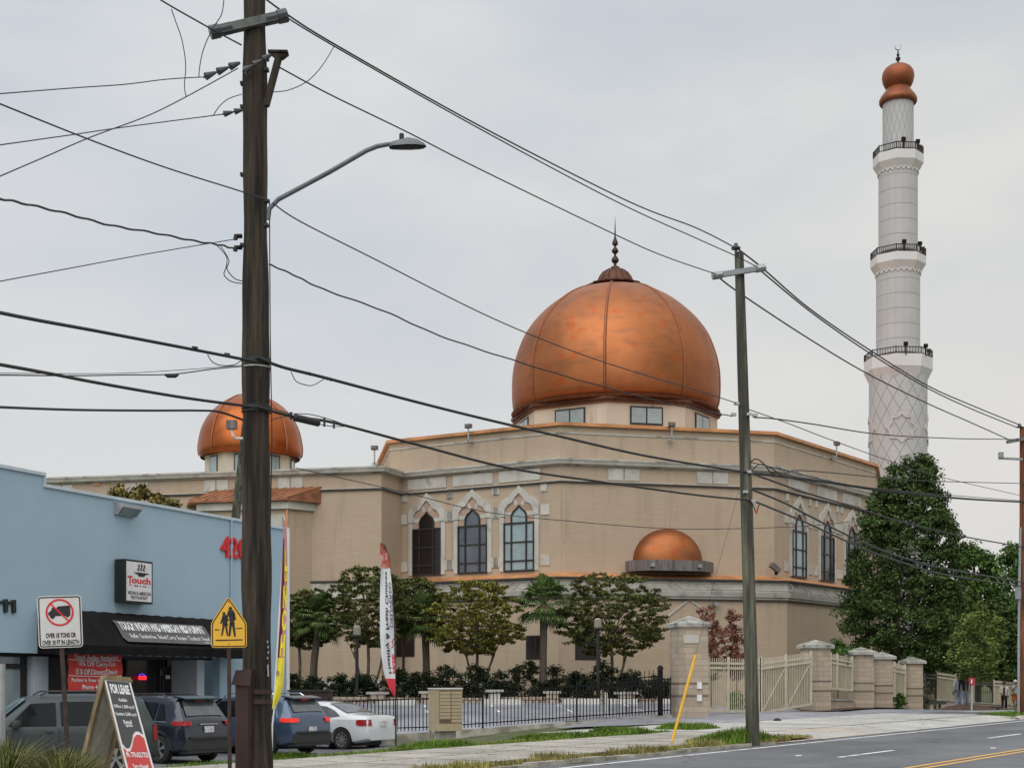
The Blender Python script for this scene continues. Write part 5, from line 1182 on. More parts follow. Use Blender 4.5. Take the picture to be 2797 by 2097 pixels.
cable('communication_cable', 'upper grey cable of the low pair across the big tree', sp([(2055, 1337), (2140, 1372), (2200, 1403), (2300, 1454), (2381, 1490), (2480, 1527), (2584, 1553), (2800, 1590)], D2-.1, D3), .021, 'wireg')
cable('communication_cable', 'lower grey cable of the low pair across the big tree', sp([(2059, 1368), (2200, 1426), (2300, 1472), (2381, 1507), (2480, 1540), (2584, 1569), (2800, 1602)], D2-.1, D3), .020, 'wireg')
cable('service_wire', 'thin wire running level towards the right edge above the thickest cable', sp([(2110, 1302), (2150, 1290), (2200, 1285), (2400, 1303), (2530, 1313), (2800, 1320)], D2-.1, D3), .014)
cable('service_wire', 'thin wire parallel below the cornice from the middle pole to the right', sp([(2050, 1262), (2150, 1285), (2300, 1320), (2480, 1342), (2800, 1368)], D2-.1, D3), .011)
cable('cable_loop', 'large slack loop of black cable on the right side of the middle pole', [(2050, 1262, 31.8), (2065, 1253, 31.7), (2085, 1265, 31.7), (2105, 1290, 31.8), (2120, 1300, 31.9)], .014, cat='cable loop', group='slack cable loops')
cable('cable_loop', 'second slack loop of black cable nested under the first on the middle pole', [(2053, 1285, 31.8), (2075, 1268, 31.7), (2105, 1277, 31.7), (2135, 1298, 31.9), (2160, 1305, 32.1)], .013, cat='cable loop', group='slack cable loops')
cable('cable_loop', 'short hanging tail of cable with an orange tag on the middle pole', [(2050, 1366, 31.7), (2060, 1385, 31.7), (2066, 1402, 31.7), (2072, 1382, 31.7), (2080, 1374, 31.8)], .012, cat='cable loop', group='slack cable loops')
# left of the near pole
cable('power_line', 'power line leaving the frame at the top left above the crossarm', [(430, -5, 19), (480, 25, 19.5), (585, 84, 20.4), (660, 124, 20.7)], .011)
cable('power_line', 'upper dead-ended wire running left from the long insulator string', [(-20, 258, 16), (210, 240, 18), (340, 231, 19), (455, 217, 20), (552, 211, 20.5)], .008, 'wireg')
cable('power_line', 'wire rising from the left edge to the bracket end behind the pole', [(-20, 490, 16), (120, 430, 17.2), (250, 374, 18.2), (400, 318, 19.4), (508, 265, 20.2), (650, 187, 20.6)], .008, 'wireg')
cable('power_line', 'lower dead-ended wire running left from the short insulator string', [(-20, 399, 16), (200, 368, 18), (300, 353, 19), (420, 337, 19.8), (605, 313, 20.6)], .008, 'wireg')
cable('power_line', 'long straight wire falling from the upper left to the lamp bracket', [(-20, 276, 16), (240, 380, 17.8), (450, 457, 19.2), (640, 517, 20.5), (735, 548, 20.8)], .010, 'wireg')
cable('twisted_cable', 'twisted black service cable coming from the left to the pole below the lamp', [(-20, 539, 15), (60, 555, 16), (180, 583, 17.4), (300, 615, 18.6), (420, 636, 19.6), (530, 658, 20.4), (600, 669, 20.6), (640, 680, 20.7)], .014, wob=.008)
cable('service_wire', 'thin straight wire rising from the left edge to the pole below the lamp', [(-20, 772, 16), (200, 731, 18), (400, 694, 19.4), (650, 652, 20.8)], .007, 'wireg')
cable('communication_cable', 'heaviest black cable entering from the left edge at the middle of the pole', [(-20, 850, 16), (100, 874, 17), (253, 902, 18.2), (400, 930, 19.2), (530, 955, 20), (700, 988, D)], .020)
cable('communication_cable', 'second heavy black cable entering from the left, lower than the first', [(-20, 992, 16), (130, 1019, 17.2), (253, 1043, 18.2), (400, 1069, 19.2), (531, 1090, 20), (700, 1112, D)], .019)
cable('communication_cable', 'nearly level black cable crossing in front of the small dome on the left', [(-20, 1111, 16), (200, 1119, 18), (400, 1121, 19.3), (540, 1121, 20.2), (600, 1125, 20.5), (665, 1147, 20.7)], .015)
cable('service_wire', 'pair of thin wires with a small splice running left at the middle of the pole', [(-20, 1024, 16), (200, 1026, 18), (330, 1024, 19), (468, 1022, 19.8), (580, 1008, 20.4), (665, 1000, 20.7)], .009)
cable('service_wire', 'thin wire just above the spliced pair left of the pole', [(-20, 1019, 16), (300, 1020, 18.8), (450, 1013, 19.7), (580, 1004, 20.4), (665, 997, 20.7)], .005)
t = mark(build('splice', MB().tube([W(450, 1023, 19.7), W(458, 1026, 19.7), W(480, 1026, 19.8), W(488, 1023, 19.8)], [.012, .03, .03, .012], n=8), M['wire']), 'small splice on the thin wire pair left of the pole', 'splice case')
for lab, pts in (('jumper wire dropping from the top left line to the rising wire', [(468, 25, 19.4), (480, 60, 19.5), (497, 110, 19.7), (507, 175, 19.9), (504, 235, 20), (508, 263, 20.2)]),
                 ('jumper wire dropping from above to the end of the long insulator string', [(612, -5, 20.4), (605, 40, 20.4), (580, 80, 20.4), (556, 135, 20.4), (546, 180, 20.4), (543, 212, 20.4)]),
                 ('jumper wire curving from the top power line to the right side of the pole', [(912, 128, 22), (880, 180, 21.5), (840, 222, 21.2), (790, 246, 21), (745, 252, 20.9)]),
                 ('jumper wire curving from the lower insulator string to the left side of the pole', [(583, 315, 20.5), (600, 290, 20.6), (625, 270, 20.7), (660, 258, 20.8)]),
                 ('drip loop of slack cable left of the pole below the twisted cable', [(590, 668, 20.6), (618, 700, 20.6), (618, 728, 20.6), (612, 750, 20.6), (630, 768, 20.7), (662, 775, 20.8)]),
                 ('second drip loop beside the first, left of the pole', [(600, 668, 20.6), (625, 710, 20.6), (620, 735, 20.6), (640, 760, 20.7), (662, 768, 20.8)]),
                 ('slack loop under the heaviest cable left of the pole', [(567, 968, 20.2), (580, 988, 20.3), (605, 998, 20.4), (640, 996, 20.5), (660, 983, 20.7)]),
                 ('slack loop under the heavy cable right of the pole', [(795, 1015, 21.4), (808, 1040, 21.5), (830, 1050, 21.6), (855, 1052, 21.8), (885, 1035, 22)])):
    cable('jumper_wire', lab, pts, .007, 'wireg' if 'jumper' in lab else 'wire', cat='jumper wire', group='slack wires around the near pole')
# lashing clamps on the heavy cables
for i, (px, py, d, lab) in enumerate(((530, 950, 20, 'small clamp on the heaviest cable left of the pole, farther one'), (618, 968, 20.5, 'small clamp on the heaviest cable left of the pole, nearer one'), (838, 1019, 21.6, 'small clamp on the heavy cable right of the pole above the slack loop'), (895, 1034, 22, 'small clamp on the heavy cable right of the slack loop'))):
    mark(build('cable_clamp', MB().box(W(px, py, d), (.05, .06, .035)).box(W(px+8, py+2, d), (.02, .05, .05)), M['wire']), lab, 'clamp', 'clamps on the heavy cables')
# ------------------------------------------------------------------ signs
def frame_of(px, py, d, yaw=0, roll=0):
    c = W(px, py, d); r = Vector((math.cos(yaw)*math.cos(roll), math.sin(yaw)*math.cos(roll), math.sin(roll))); u_ = Vector((-math.cos(yaw)*math.sin(roll), -math.sin(yaw)*math.sin(roll), math.cos(roll))); return c, r, u_, r.cross(u_)
def rrect(w_, h_, r, n=5):
    o = []
    for cx_, cy_, a0 in ((w_/2-r, h_/2-r, 0), (-w_/2+r, h_/2-r, 90), (-w_/2+r, -h_/2+r, 180), (w_/2-r, -h_/2+r, 270)):
        for k in range(n+1): a = R(a0+90*k/n); o.append((cx_+r*math.cos(a), cy_+r*math.sin(a)))
    return o
def inset(poly, e):
    c = (sum(p[0] for p in poly)/len(poly), sum(p[1] for p in poly)/len(poly)); o = []
    n = len(poly)
    for i in range(n):
        a, b, q = Vector(poly[i-1]), Vector(poly[i]), Vector(poly[(i+1) % n]); t1, t2 = (b-a), (q-b)
        if t1.length < 1e-6 or t2.length < 1e-6: o.append(tuple(b)); continue
        n1 = Vector((-t1.y, t1.x)).normalized(); n2 = Vector((-t2.y, t2.x)).normalized(); m = (n1+n2); m = m.normalized() if m.length > 0 else n1; o.append(tuple(b+m*(e/max(.4, m.dot(n1)))))
    return o
# no trucks
d = 20.0; c, r, u_, n_ = frame_of(164, 1697, d, R(8), R(2.2))
def onp(x, y, e=0): return c+r*x+u_*y+n_*e
ts = thing('road_sign', 'white no trucks sign with a red slashed circle and black lettering on a rusty post', 'traffic sign', (W(180, 1900, d).x, d, H(W(180, 1900, d).x, d)))
sw, sh = .60, .73
def plate(name, poly, e0, e1, m_, par, fn=None): return build(name, MB().prism([fn(x, y, e0) for x, y in poly], (fn(0, 0, e1)-fn(0, 0, e0))), m_, par, world=True)
M['ssign'] = mat('sign_white_reflective', (.62, .61, .60), .45, var=.05, vs_=3); M['syel'] = mat('sign_yellow', (.80, .45, .035), .45, var=.05, vs_=3)
M['rust'] = mat('rusty_post', (.045, .028, .024), .7, .2, var=.3, vs_=8)
plate('sign_plate', rrect(sw, sh, .05), -.012, -.006, M['galv'], ts, onp); plate('sign_face', rrect(sw, sh, .05), -.006, 0, M['ssign'], ts, onp)
def outline(mb, poly, e, off, fn):
    q = inset(poly, e)
    for i in range(len(poly)): mb.add([fn(*poly[i], off), fn(*poly[(i+1) % len(poly)], off), fn(*q[(i+1) % len(poly)], off), fn(*q[i], off)], [(0, 1, 2, 3)])
mb = MB(); outline(mb, inset(rrect(sw, sh, .05), .014), .016, .004, onp)
tr = [(-.155, .07), (-.155, .035), (-.135, .03), (-.13, .0), (-.10, -.02), (-.07, .0), (-.06, .02), (.08, .02), (.09, .0), (.12, 0), (.13, .02), (.145, .025), (.145, .165), (-.03, .155), (-.03, .135), (-.10, .14), (-.115, .10)]
mb.add([onp(-x*-1, y+.06, .004) for x, y in tr], [tuple(range(len(tr)))])
put_text(mb, 'OVER 18 TONS OR', onp(-.20, -.225, .004), r, u_, .41, .07, .035); put_text(mb, 'OVER 30 FT IN LENGTH', onp(-.25, -.325, .004), r, u_, .50, .07, .03)
build('black_lettering', mb, M['black'], ts, world=True)
mb = MB(); k_ = 36
for i in range(k_):
    a, b = 2*math.pi*i/k_, 2*math.pi*(i+1)/k_; mb.add([onp(.19*math.cos(a), .13+.19*math.sin(a), .006), onp(.19*math.cos(b), .13+.19*math.sin(b), .006), onp(.165*math.cos(b), .13+.165*math.sin(b), .006), onp(.165*math.cos(a), .13+.165*math.sin(a), .006)], [(0, 1, 2, 3)])
mb.add([onp(-.13, .25, .008), onp(-.115, .265, .008), (onp(.13, .01, .008)), onp(.115, -.005, .008)], [(0, 1, 2, 3)]); build('red_circle', mb, M['red'], ts, world=True)
pb = W(188, 2090, d+.04); build('post', MB().bar((pb.x+.02, pb.y, H(pb.x, pb.y)-.1), onp(-.01, .30, -.04), .055, .035), M['rust'], ts, world=True)
# school crossing
d = 20.3; c2, r2, u2_, n2_ = frame_of(625, 1712, d, R(6), R(.8))
def onq(x, y, e=0): return c2+r2*x+u2_*y+n2_*e
hs = d/F
sc2 = thing('road_sign', 'yellow five sided school crossing sign on a thin dark post before the near pole', 'traffic sign', (W(627, 0, d).x, d, H(W(627, 0, d).x, d)))
pent = [(.25, -.29), (.25, .06), (0.0, .44), (-.25, .06), (-.25, -.29)]
def roundp(poly, rr=.035):
    o = []; n = len(poly)
    for i in range(n):
        a, b, q = Vector(poly[i-1]), Vector(poly[i]), Vector(poly[(i+1) % n]); o += [tuple(b+(a-b).normalized()*rr), tuple(b+(a-b).normalized()*rr*.3+(q-b).normalized()*rr*.3), tuple(b+(q-b).normalized()*rr)]
    return o
pr_ = roundp(pent); plate('sign_plate', pr_, -.012, -.006, M['galv'], sc2, onq); plate('sign_face', pr_, -.006, 0, M['syel'], sc2, onq)
mb = MB(); outline(mb, inset(pr_, .012), .014, .004, onq)
def blob(pts, e=.004): mb.add([onq(x, y, e) for x, y in pts], [tuple(range(len(pts)))])
def disc(x, y, rr_, e=.004): blob([(x+rr_*math.cos(k*math.pi/8), y+rr_*math.sin(k*math.pi/8)) for k in range(16)], e)
def limb(a, b, w0, w1):
    a, b = Vector(a), Vector(b); t = (b-a).normalized(); q = Vector((-t.y, t.x)); blob([tuple(a+q*w0/2), tuple(b+q*w1/2), tuple(b-q*w1/2), tuple(a-q*w0/2)], .005)
disc(.025, .265, .026); limb((.03, .24), (.05, .04), .085, .06); limb((.03, .06), (.005, -.13), .04, .025); limb((.06, .06), (.085, -.135), .04, .025); limb((0, .21), (-.04, .09), .025, .02); limb((.07, .21), (.085, .10), .03, .035)
disc(-.065, .195, .022); limb((-.06, .175), (-.05, .02), .06, .08); limb((-.07, .03), (-.10, -.12), .03, .02); limb((-.04, .03), (-.02, -.12), .03, .02); limb((-.08, .14), (-.115, .05), .022, .018); limb((-.04, .15), (.0, .09), .02, .016)
limb((-.20, -.035), (-.13, -.035), .013, .013); limb((.10, -.02), (.19, -.015), .013, .013); limb((-.19, -.185), (.19, -.18), .016, .016)
build('black_symbol', mb, M['black'], sc2, world=True)
pb = W(627, 2090, d); build('post', MB().bar((pb.x, d+.03, H(pb.x, d)-.1), onq(0, .35, -.03), .05, .035), M['rust'], sc2, world=True)
mb = MB(); disc(0, .36, .008, .007); disc(0, -.24, .008, .007); build('bolt', mb, M['rust'], sc2, world=True)
# sandwich board
da = 19.0; ab = thing('sandwich_board', 'wooden A frame for lease board, grey and red with white lettering', 'sandwich board', (W(330, 0, da).x, da, H(W(330, 0, da).x, da)))
zt_ = W(0, 1850, da).z; topL, topR = W(283, 1848, da), W(354, 1855, da+.25)
bzz = ab.location.z; e_ = (zt_-bzz)
# front panel: from top edge down to bottom edge on the right
fL = W(348, 2110, da-.30); fR = W(424, 2110, da-.05); kf = (topL.z-bzz)/(topL.z-fL.z); fL = topL+(fL-topL)*kf; fR = topR+(fR-topR)*kf
bL = W(222, 2097, da+.15); bR = W(290, 2097, da+.55); kb_ = (topL.z-bzz)/(topL.z-bL.z); bL = topL+(bL-topL)*kb_; bR = topR+(bR-topR)*kb_
M['ply'] = mat('bare_plywood_back', (.30, .29, .25), .85, var=.15, vs_=5); M['timber'] = mat('weathered_timber', (.25, .19, .11), .85, var=.35, vs_=8, stretch=(1, 1, .2)); M['slate'] = mat('dark_grey_board', (.055, .055, .058), .5, var=.1); M['redb'] = mat('red_board_paint', (.52, .055, .05), .5, var=.08, vs_=3)
nf = (fR-fL).cross(topL-fL).normalized()
if nf.y > 0: nf = -nf
build('front_frame', MB().prism([topL, topR, fR, fL], -nf*.05), M['timber'], ab, world=True)
def A(x, y, e=0): l = fL.lerp(topL, y); q = fR.lerp(topR, y); return l.lerp(q, x)+nf*(.004+e)
build('white_border', MB().add([A(0, 0), A(1, 0), A(1, 1), A(0, 1)], [(0, 1, 2, 3)]), M['signw'], ab, world=True)
wv = [(.07, .42), (.18, .38), (.30, .385), (.42, .43), (.55, .50), (.68, .53), (.80, .53), (.93, .50)]
build('grey_panel', MB().add([A(.93, .97, .003), A(.07, .97, .003)]+[A(x, y+.012, .003) for x, y in wv], [tuple(range(10))]), M['slate'], ab, world=True)
build('red_panel', MB().add([A(.93, .03, .003), A(.07, .03, .003)]+[A(x, y-.018, .003) for x, y in wv], [tuple(range(10))]), M['redb'], ab, world=True)
mb = MB()
for s, x0, x1, y0, y1, b in (('FOR LEASE', .14, .86, .86, .945, .05), ('Available', .34, .66, .795, .825, .02), ('Office 1,500 sq ft', .10, .88, .73, .765, .02), ('Upstairs 2,000 sq ft', .10, .88, .665, .70, .02), ('Retail', .32, .62, .60, .635, .02), ('space', .36, .62, .57, .595, .02), ('Ph. 770.652.7723', .12, .90, .315, .36, .03), ('Terry Russell', .24, .80, .215, .255, .03), ('Call 770.285.2100', .20, .92, .13, .17, .03)):
    V, Fc = text(s, b); mb.mesh(V, Fc, lambda v: A(x0+(x1-x0)*v[0], y0+(y1-y0)*v[1], .006))
build('lettering', mb, M['txtw'], ab, world=True)
build('back_panel', MB().prism([topL, topR, bR, bL], (0, .04, 0)), M['ply'], ab, world=True)
build('back_rails', MB().bar(topL, bL, .06).bar(topR, bR, .06).bar(topL, topR, .06), M['timber'], ab, world=True)
# feather flags
def flag(name, label, pole_pts, left, right, cols, d, group):
    t = thing(name, label, 'feather flag', (W(*pole_pts[0], d).x, d, H(W(*pole_pts[0], d).x, d)), group=group)
    pp = [W(x, y, d) for x, y in pole_pts]; pp[0].z = H(pp[0].x, pp[0].y)-.05; build('pole', MB().tube(pp, [.022]+[.016]*(len(pp)-2)+[.008], n=8), M['black'] if 'white' in label else M['signw'], t, world=True)
    return t
d = 33.0
f2 = flag('feather_flag', 'white and red feather flag with vertical black lettering on a black pole beside the sedan', [(1082, 2025), (1080, 1900), (1078, 1700), (1070, 1600), (1062, 1520), (1050, 1488), (1039, 1482)], None, None, None, d, 'feather flags advertising food')
edge = [(1484, 1038, 1040), (1495, 1038, 1053), (1520, 1038, 1062), (1552, 1041, 1066), (1600, 1038, 1071), (1660, 1037, 1075), (1730, 1038, 1078), (1790, 1042, 1079), (1830, 1048, 1080), (1852, 1053, 1080), (1880, 1063, 1080), (1905, 1078, 1080)]
def fpt(y, f, e=0):
    for i in range(len(edge)-1):
        if y <= edge[i+1][0] or i == len(edge)-2:
            a, b = edge[i], edge[i+1]; t = (y-a[0])/(b[0]-a[0]); l, r_ = a[1]+(b[1]-a[1])*t, a[2]+(b[2]-a[2])*t; break
    p = W(l+(r_-l)*f, y, d); p.y += .05*math.sin(f*5+y*.02)-e; return p
def fpan(y0, y1, m_, nm):
    n = max(3, int((y1-y0)/12)); mb = MB(); mb.add([fpt(y0+(y1-y0)*j/n, k/4) for j in range(n+1) for k in range(5)], [(j*5+k, j*5+k+1, (j+1)*5+k+1, (j+1)*5+k) for j in range(n) for k in range(4)]); build(nm, mb, m_, f2, world=True, smooth=True)
M['flagw'] = mat('flag_cloth_white', (.66, .68, .72), .8, var=.04); M['flagr'] = mat('flag_cloth_red', (.60, .05, .07), .8, var=.05)
M['flagp'] = mat('flag_pattern_red_white', (.50, .12, .08), .8, var=.3, vs_=2, stain=((.7, .55, .52), 4.5, .5, .9))
fpan(1484, 1552, M['flagp'], 'patterned_top'); fpan(1552, 1852, M['flagw'], 'white_cloth'); fpan(1852, 1905, M['flagr'], 'red_tip')
def vtext(mbx, s, y_bot, y_top, f0, f1, bold):    # reads upwards, seen from the back
    V, Fc = text(s, bold); mbx.mesh(V, Fc, lambda v: fpt(y_bot+(y_top-y_bot)*v[0], f0+(f1-f0)*v[1], .012))
mb = MB(); vtext(mb, 'Healthy & Fresh Choices', 1838, 1560, .36, .66, .02); build('lettering', mb, M['black'], f2, world=True)
mb = MB(); vtext(mb, 'FREE', 1838, 1785, .76, .98, .05); mb.tube([fpt(1768, .76, .012), fpt(1762, .9, .012), fpt(1750, .8, .012), fpt(1742, .95, .012)], .012, n=4); build('red_lettering', mb, M['flagr'], f2, world=True)
mb = MB(); vtext(mb, 'DELIVERED', 1712, 1590, .74, .92, .0); build('small_lettering', mb, M['slate'], f2, world=True)
d = 27.0
f1 = flag('feather_flag', 'narrow yellow and maroon feather flag with big yellow letters beside the near pole', [(741, 2062), (744, 1980), (748, 1945), (752, 1860), (768, 1600), (778, 1450), (776, 1415), (772, 1405)], None, None, None, d, 'feather flags advertising food')
edge1 = [(1408, 771, 774), (1425, 773, 780), (1470, 773, 783), (1520, 772, 784), (1600, 769, 784), (1700, 764, 783), (1795, 757, 778), (1830, 754, 776), (1870, 751, 773), (1900, 747, 766), (1935, 744, 750)]
def gpt(y, f, e=0):
    for i in range(len(edge1)-1):
        if y <= edge1[i+1][0] or i == len(edge1)-2:
            a, b = edge1[i], edge1[i+1]; t = (y-a[0])/(b[0]-a[0]); l, r_ = a[1]+(b[1]-a[1])*t, a[2]+(b[2]-a[2])*t; break
    p = W(l+(r_-l)*f, y, d); p.y += .04*math.sin(f*4+y*.015)-e; return p
def gpan(y0, y1, f0, f1_, m_, nm, e=0):
    n = max(3, int((y1-y0)/12)); mb = MB(); mb.add([gpt(y0+(y1-y0)*j/n, f0+(f1_-f0)*k/3, e) for j in range(n+1) for k in range(4)], [(j*4+k, j*4+k+1, (j+1)*4+k+1, (j+1)*4+k) for j in range(n) for k in range(3)]); build(nm, mb, m_, f1, world=True, smooth=True)
M['maroon'] = mat('flag_maroon', (.20, .02, .045), .8); M['fpink'] = mat('flag_pink', (.60, .28, .27), .8); M['fyel'] = mat('flag_yellow', (.80, .70, .05), .8, var=.06); M['fyp'] = mat('flag_yellow_print', (.80, .68, .05), .8, var=.1, vs_=3, stain=((.2, .08, .04), 5, .56, .9))
gpan(1408, 1470, 0, 1, M['fpink'], 'pink_top'); gpan(1470, 1795, 0, .45, M['maroon'], 'maroon_cloth'); gpan(1470, 1795, .45, 1, M['fpink'], 'pink_cloth'); gpan(1795, 1870, 0, 1, M['fyp'], 'printed_cloth'); gpan(1870, 1935, 0, 1, M['fyel'], 'yellow_tip')
mb = MB()
for ch, y0, y1, fr in (('L', 1500, 1560, .5), ('U', 1562, 1590, .5), ('N', 1598, 1660, .32), ('C', 1664, 1722, .28), ('H', 1732, 1792, .30)):
    V, Fc = text(ch, .06); mb.mesh(V, Fc, lambda v: gpt(y1+(y0-y1)*v[1], fr+(1.0-fr)*v[0], .014))
build('yellow_letters', mb, M['fyel'], f1, world=True)
# guy wire with yellow guard
gw = thing('guy_wire', 'slanting guy wire with a bright yellow plastic guard at the kerb', 'guy wire', W(1828, 2035, 29.5))
a_, b_ = W(1830, 2034, 29.6), W(1900, 1777, 29.9); dr = (b_-a_); a_.z = H(a_.x, a_.y)
build('yellow_guard', MB().tube([a_+dr*.07, a_+dr], .030, n=10), mat('yellow_guard', (.80, .43, .02), .4, var=.08, vs_=4), gw, world=True)
build('anchor_rod', MB().tube([a_-dr*.02, a_+dr*.09], .018, n=6), M['galv'], gw, world=True)
build('wire', MB().tube([a_+dr*.97, W(1958, 1560, 30.6), W(2030, 1300, 31.8)], .004, n=5), M['wireg'], gw, world=True)
# mailbox cluster
mbx = thing('mailbox_cluster', 'tan cluster of mailboxes standing in front of the black iron fence', 'mailbox', (0, 0, 0))
fm = Face((W(1198, 0, 38.5).x, 38.5), (W(1262, 0, 38.9).x, 38.9)); mbx.location = fm.pt(fm.L/2, -.3, H(fm.pt(fm.L/2, -.3, 0).x, 38.9))
z0 = W(0, 1996, 38.5).z; z1 = W(0, 1881, 38.5).z
M['tan'] = mat('tan_mailbox_paint', (.42, .34, .22), .5, var=.05, vs_=3); M['tand'] = mat('mailbox_gap', (.12, .09, .06), .7)
mb = MB(); fm.box(mb, 0, fm.L, z0, z1, -.55, 0); build('cabinet', mb, M['tan'], mbx, world=True)
mb = MB(); fm.box(mb, -.02, fm.L+.02, z1, z1+.03, -.57, .02); fm.box(mb, fm.L, fm.L+.012, z0, z1, -.54, -.01); build('pale_side_panel', mb, M['signw'], mbx, world=True)
mb = MB(); fm.box(mb, .1, fm.L-.1, H(mbx.location.x, mbx.location.y)-.1, z0, -.4, -.15); build('pedestal', mb, M['kerb'], mbx, world=True)
for cI, n_d in ((0, 8), (1, 9)):
    for k in range(n_d):
        a0_ = .03+cI*fm.L*.5; a1_ = a0_+fm.L*.46; zz = z1-.05-(k+1)*.095
        mb = MB(); fm.box(mb, a0_, a1_, zz, zz+.08, .0, .012); o = build('mailbox_door', mb, M['tan'], mbx, world=True)
mb = MB(); fm.box(mb, .02, fm.L-.02, z1-.93, z1-.03, -.01, .004); build('door_gaps', mb, M['tand'], mbx, world=True)
mb = MB(); fm.box(mb, fm.L+.012, fm.L+.018, z0+.62, z0+.80, -.36, -.22); fm.box(mb, fm.L+.012, fm.L+.018, z0+.50, z0+.56, -.34, -.26); build('dark_sticker', mb, M['slate'], mbx, world=True)
# ------------------------------------------------------------------ black fence on a low wall
def fence_panel_line(root, a, b, zb0, zb1, h0, h1, step, r_, mt, post_at=(), rails=(.12, .86), point=True, name='pickets', post=.06):
    a, b = Vector(a), Vector(b); L_ = (b-a).length; n = int(L_/step)
    mb = MB()
    for i in range(n+1):
        t = i/n; p = a.lerp(b, t); z0 = zb0+(zb1-zb0)*t; h = h0+(h1-h0)*t
        mb.box((p.x, p.y, z0+h/2+.02), (r_, r_, h)); 
    build(name, mb, mt, root, world=True)
    for rl in rails:
        mb = MB(); mb.bar((a.x, a.y, zb0+h0*rl), (b.x, b.y, zb1+h1*rl), .035, .035); build('rail', mb, mt, root, world=True)
    for t in post_at:
        p = a.lerp(b, t); z0 = zb0+(zb1-zb0)*t; h = h0+(h1-h0)*t
        build('post', MB().box((p.x, p.y, z0+h/2), (post, post, h+.14)).lathe([(post*.6, h/2+.07), (post*.2, h/2+.13)], (p.x, p.y, z0+h/2), n=6), mt, root, world=True)
fA, fB = W(900, 0, 44.8), W(1832, 0, 48.6)
fa, fb = Vector((fA.x, fA.y, 0)), Vector((fB.x, fB.y, 0))
def fz(px, py): t = (px-900)/932; return CAMZ+(HY-py)/F*(44.8+(48.6-44.8)*t)
fen = thing('iron_fence', 'long black iron picket fence on a low wall in front of the mosque car park', 'fence', (fa+fb)/2)
wz0, wz1 = fz(1090, 1999)-.05, fz(1832, 1952)
segs = [(900, 1160, 2), (1160, 1300, 1), (1300, 1560, 2), (1560, 1832, 2)]
tp_ = lambda px: (px-900)/932
lerpz = lambda t: wz0+(wz1-wz0)*max(0, (t-.2)/.8)
prev = 900
for x0, x1, kk in segs:
    t0_, t1_ = tp_(x0), tp_(x1); q0, q1 = fa.lerp(fb, t0_), fa.lerp(fb, t1_)
    fence_panel_line(fen, q0, q1, lerpz(t0_)+.03, lerpz(t1_)+.03, 1.02+.22*t0_, 1.02+.22*t1_, .118, .030, M['iron'], post_at=(0,), rails=(.12, .84, .97) if x0 > 1500 else (.12, .97))
# low wall under the fence
mb = MB(); n = 24; vs = []; nrm = Vector(((fb-fa).y, -(fb-fa).x, 0)).normalized()
for i in range(n+1):
    t = i/n; p = fa.lerp(fb, t); zt_ = lerpz(t); 
    for o in (.12, -.12): q = p+nrm*o; vs += [(q.x, q.y, H(q.x, q.y)-.3), (q.x, q.y, zt_)]
mb.add(vs, [(4*i+a, 4*i+4+a, 4*i+4+b, 4*i+b) for i in range(n) for a, b in ((0, 1), (1, 3), (3, 2))]+[(0, 1, 3, 2), (4*n, 4*n+1, 4*n+3, 4*n+2)])
mark(build('low_wall', mb, M['kerb']), 'low stained concrete wall carrying the black iron fence', 'low wall')
# higher gate leaf of black pickets at the pillar end
q0, q1 = fa.lerp(fb, tp_(1655))-nrm*.9, fa.lerp(fb, tp_(1840))-nrm*.9
fg = thing('iron_gate', 'taller black iron gate leaf leaning behind the fence next to the stone gate pillar', 'gate', (q0+q1)/2)
fence_panel_line(fg, q0, q1, wz1-.05, wz1+.05, 1.35, 1.52, .16, .022, M['iron'], rails=(.70, .86))
build('gate_post', MB().box((q1.x-.1, q1.y-.3, wz1+.75), (.17, .17, 1.65)).lathe([(.13, 0), (.05, .12)], (q1.x-.1, q1.y-.3, wz1+1.58), n=8), M['iron'], fg, world=True)
# ------------------------------------------------------------------ stone pillars and cream gate
M['cream'] = mat('cream_painted_steel', (.50, .45, .34), .55, var=.1, vs_=2); M['creamp'] = mat('cream_mesh_panel', (.34, .30, .215), .7, var=.15, vs_=1.5); M['cap'] = mat('mossy_pillar_cap', (.36, .35, .32), .9, var=.2, stain=((.10, .10, .08), 1.6, .5, .7))
def pillar(label, px0, px1, d, ytop, rz, capw=1.16, cap_h=.34, wid=None, sticker=False, name='stone_pillar', bands=()):
    c = W((px0+px1)/2, 0, d); wd = wid or (px1-px0)/F*d/(abs(math.cos(rz))+abs(math.sin(rz))); zb = H(c.x, c.y)-.35; zt_ = CAMZ+(HY-ytop)/F*d
    t = thing(name, label, 'pillar', (c.x, c.y, zb), rz, 'stone gate and fence pillars')
    h = zt_-zb
    mb = MB().box((0, 0, h/2), (wd, wd, h)); build('shaft', mb, M['stone'], t, uv=True)
    for z in bands: build('band_course', MB().box((0, 0, h*z), (wd+.03, wd+.03, .06)), M['planter'], t)
    cw = wd*capw/2; mb = MB(); mb.box((0, 0, h+.05), (wd*capw, wd*capw, .13)); mb.add([(-cw, -cw, h+.115), (cw, -cw, h+.115), (cw, cw, h+.115), (-cw, cw, h+.115), (0, 0, h+.115+cap_h)], [(0, 1, 4), (1, 2, 4), (2, 3, 4), (3, 0, 4), (0, 3, 2, 1)]); build('cap', mb, M['cap'], t)
    return t, h, wd
g0, h0_, w0_ = pillar('tallest stone pillar, just left of the middle utility pole with two small white boxes', 1833, 1930, 49.0, 1712, R(12), bands=(.33, .45), cap_h=.28)
for z in (.31, .43): build('white_box', MB().box((w0_*.18, -w0_/2-.03, h0_*z), (.16, .08, .22)), M['signw'], g0)
build('relief_block', MB().box((-.1, -w0_/2-.01, h0_*.88), (.55, .05, .28)), M['precast'], g0)
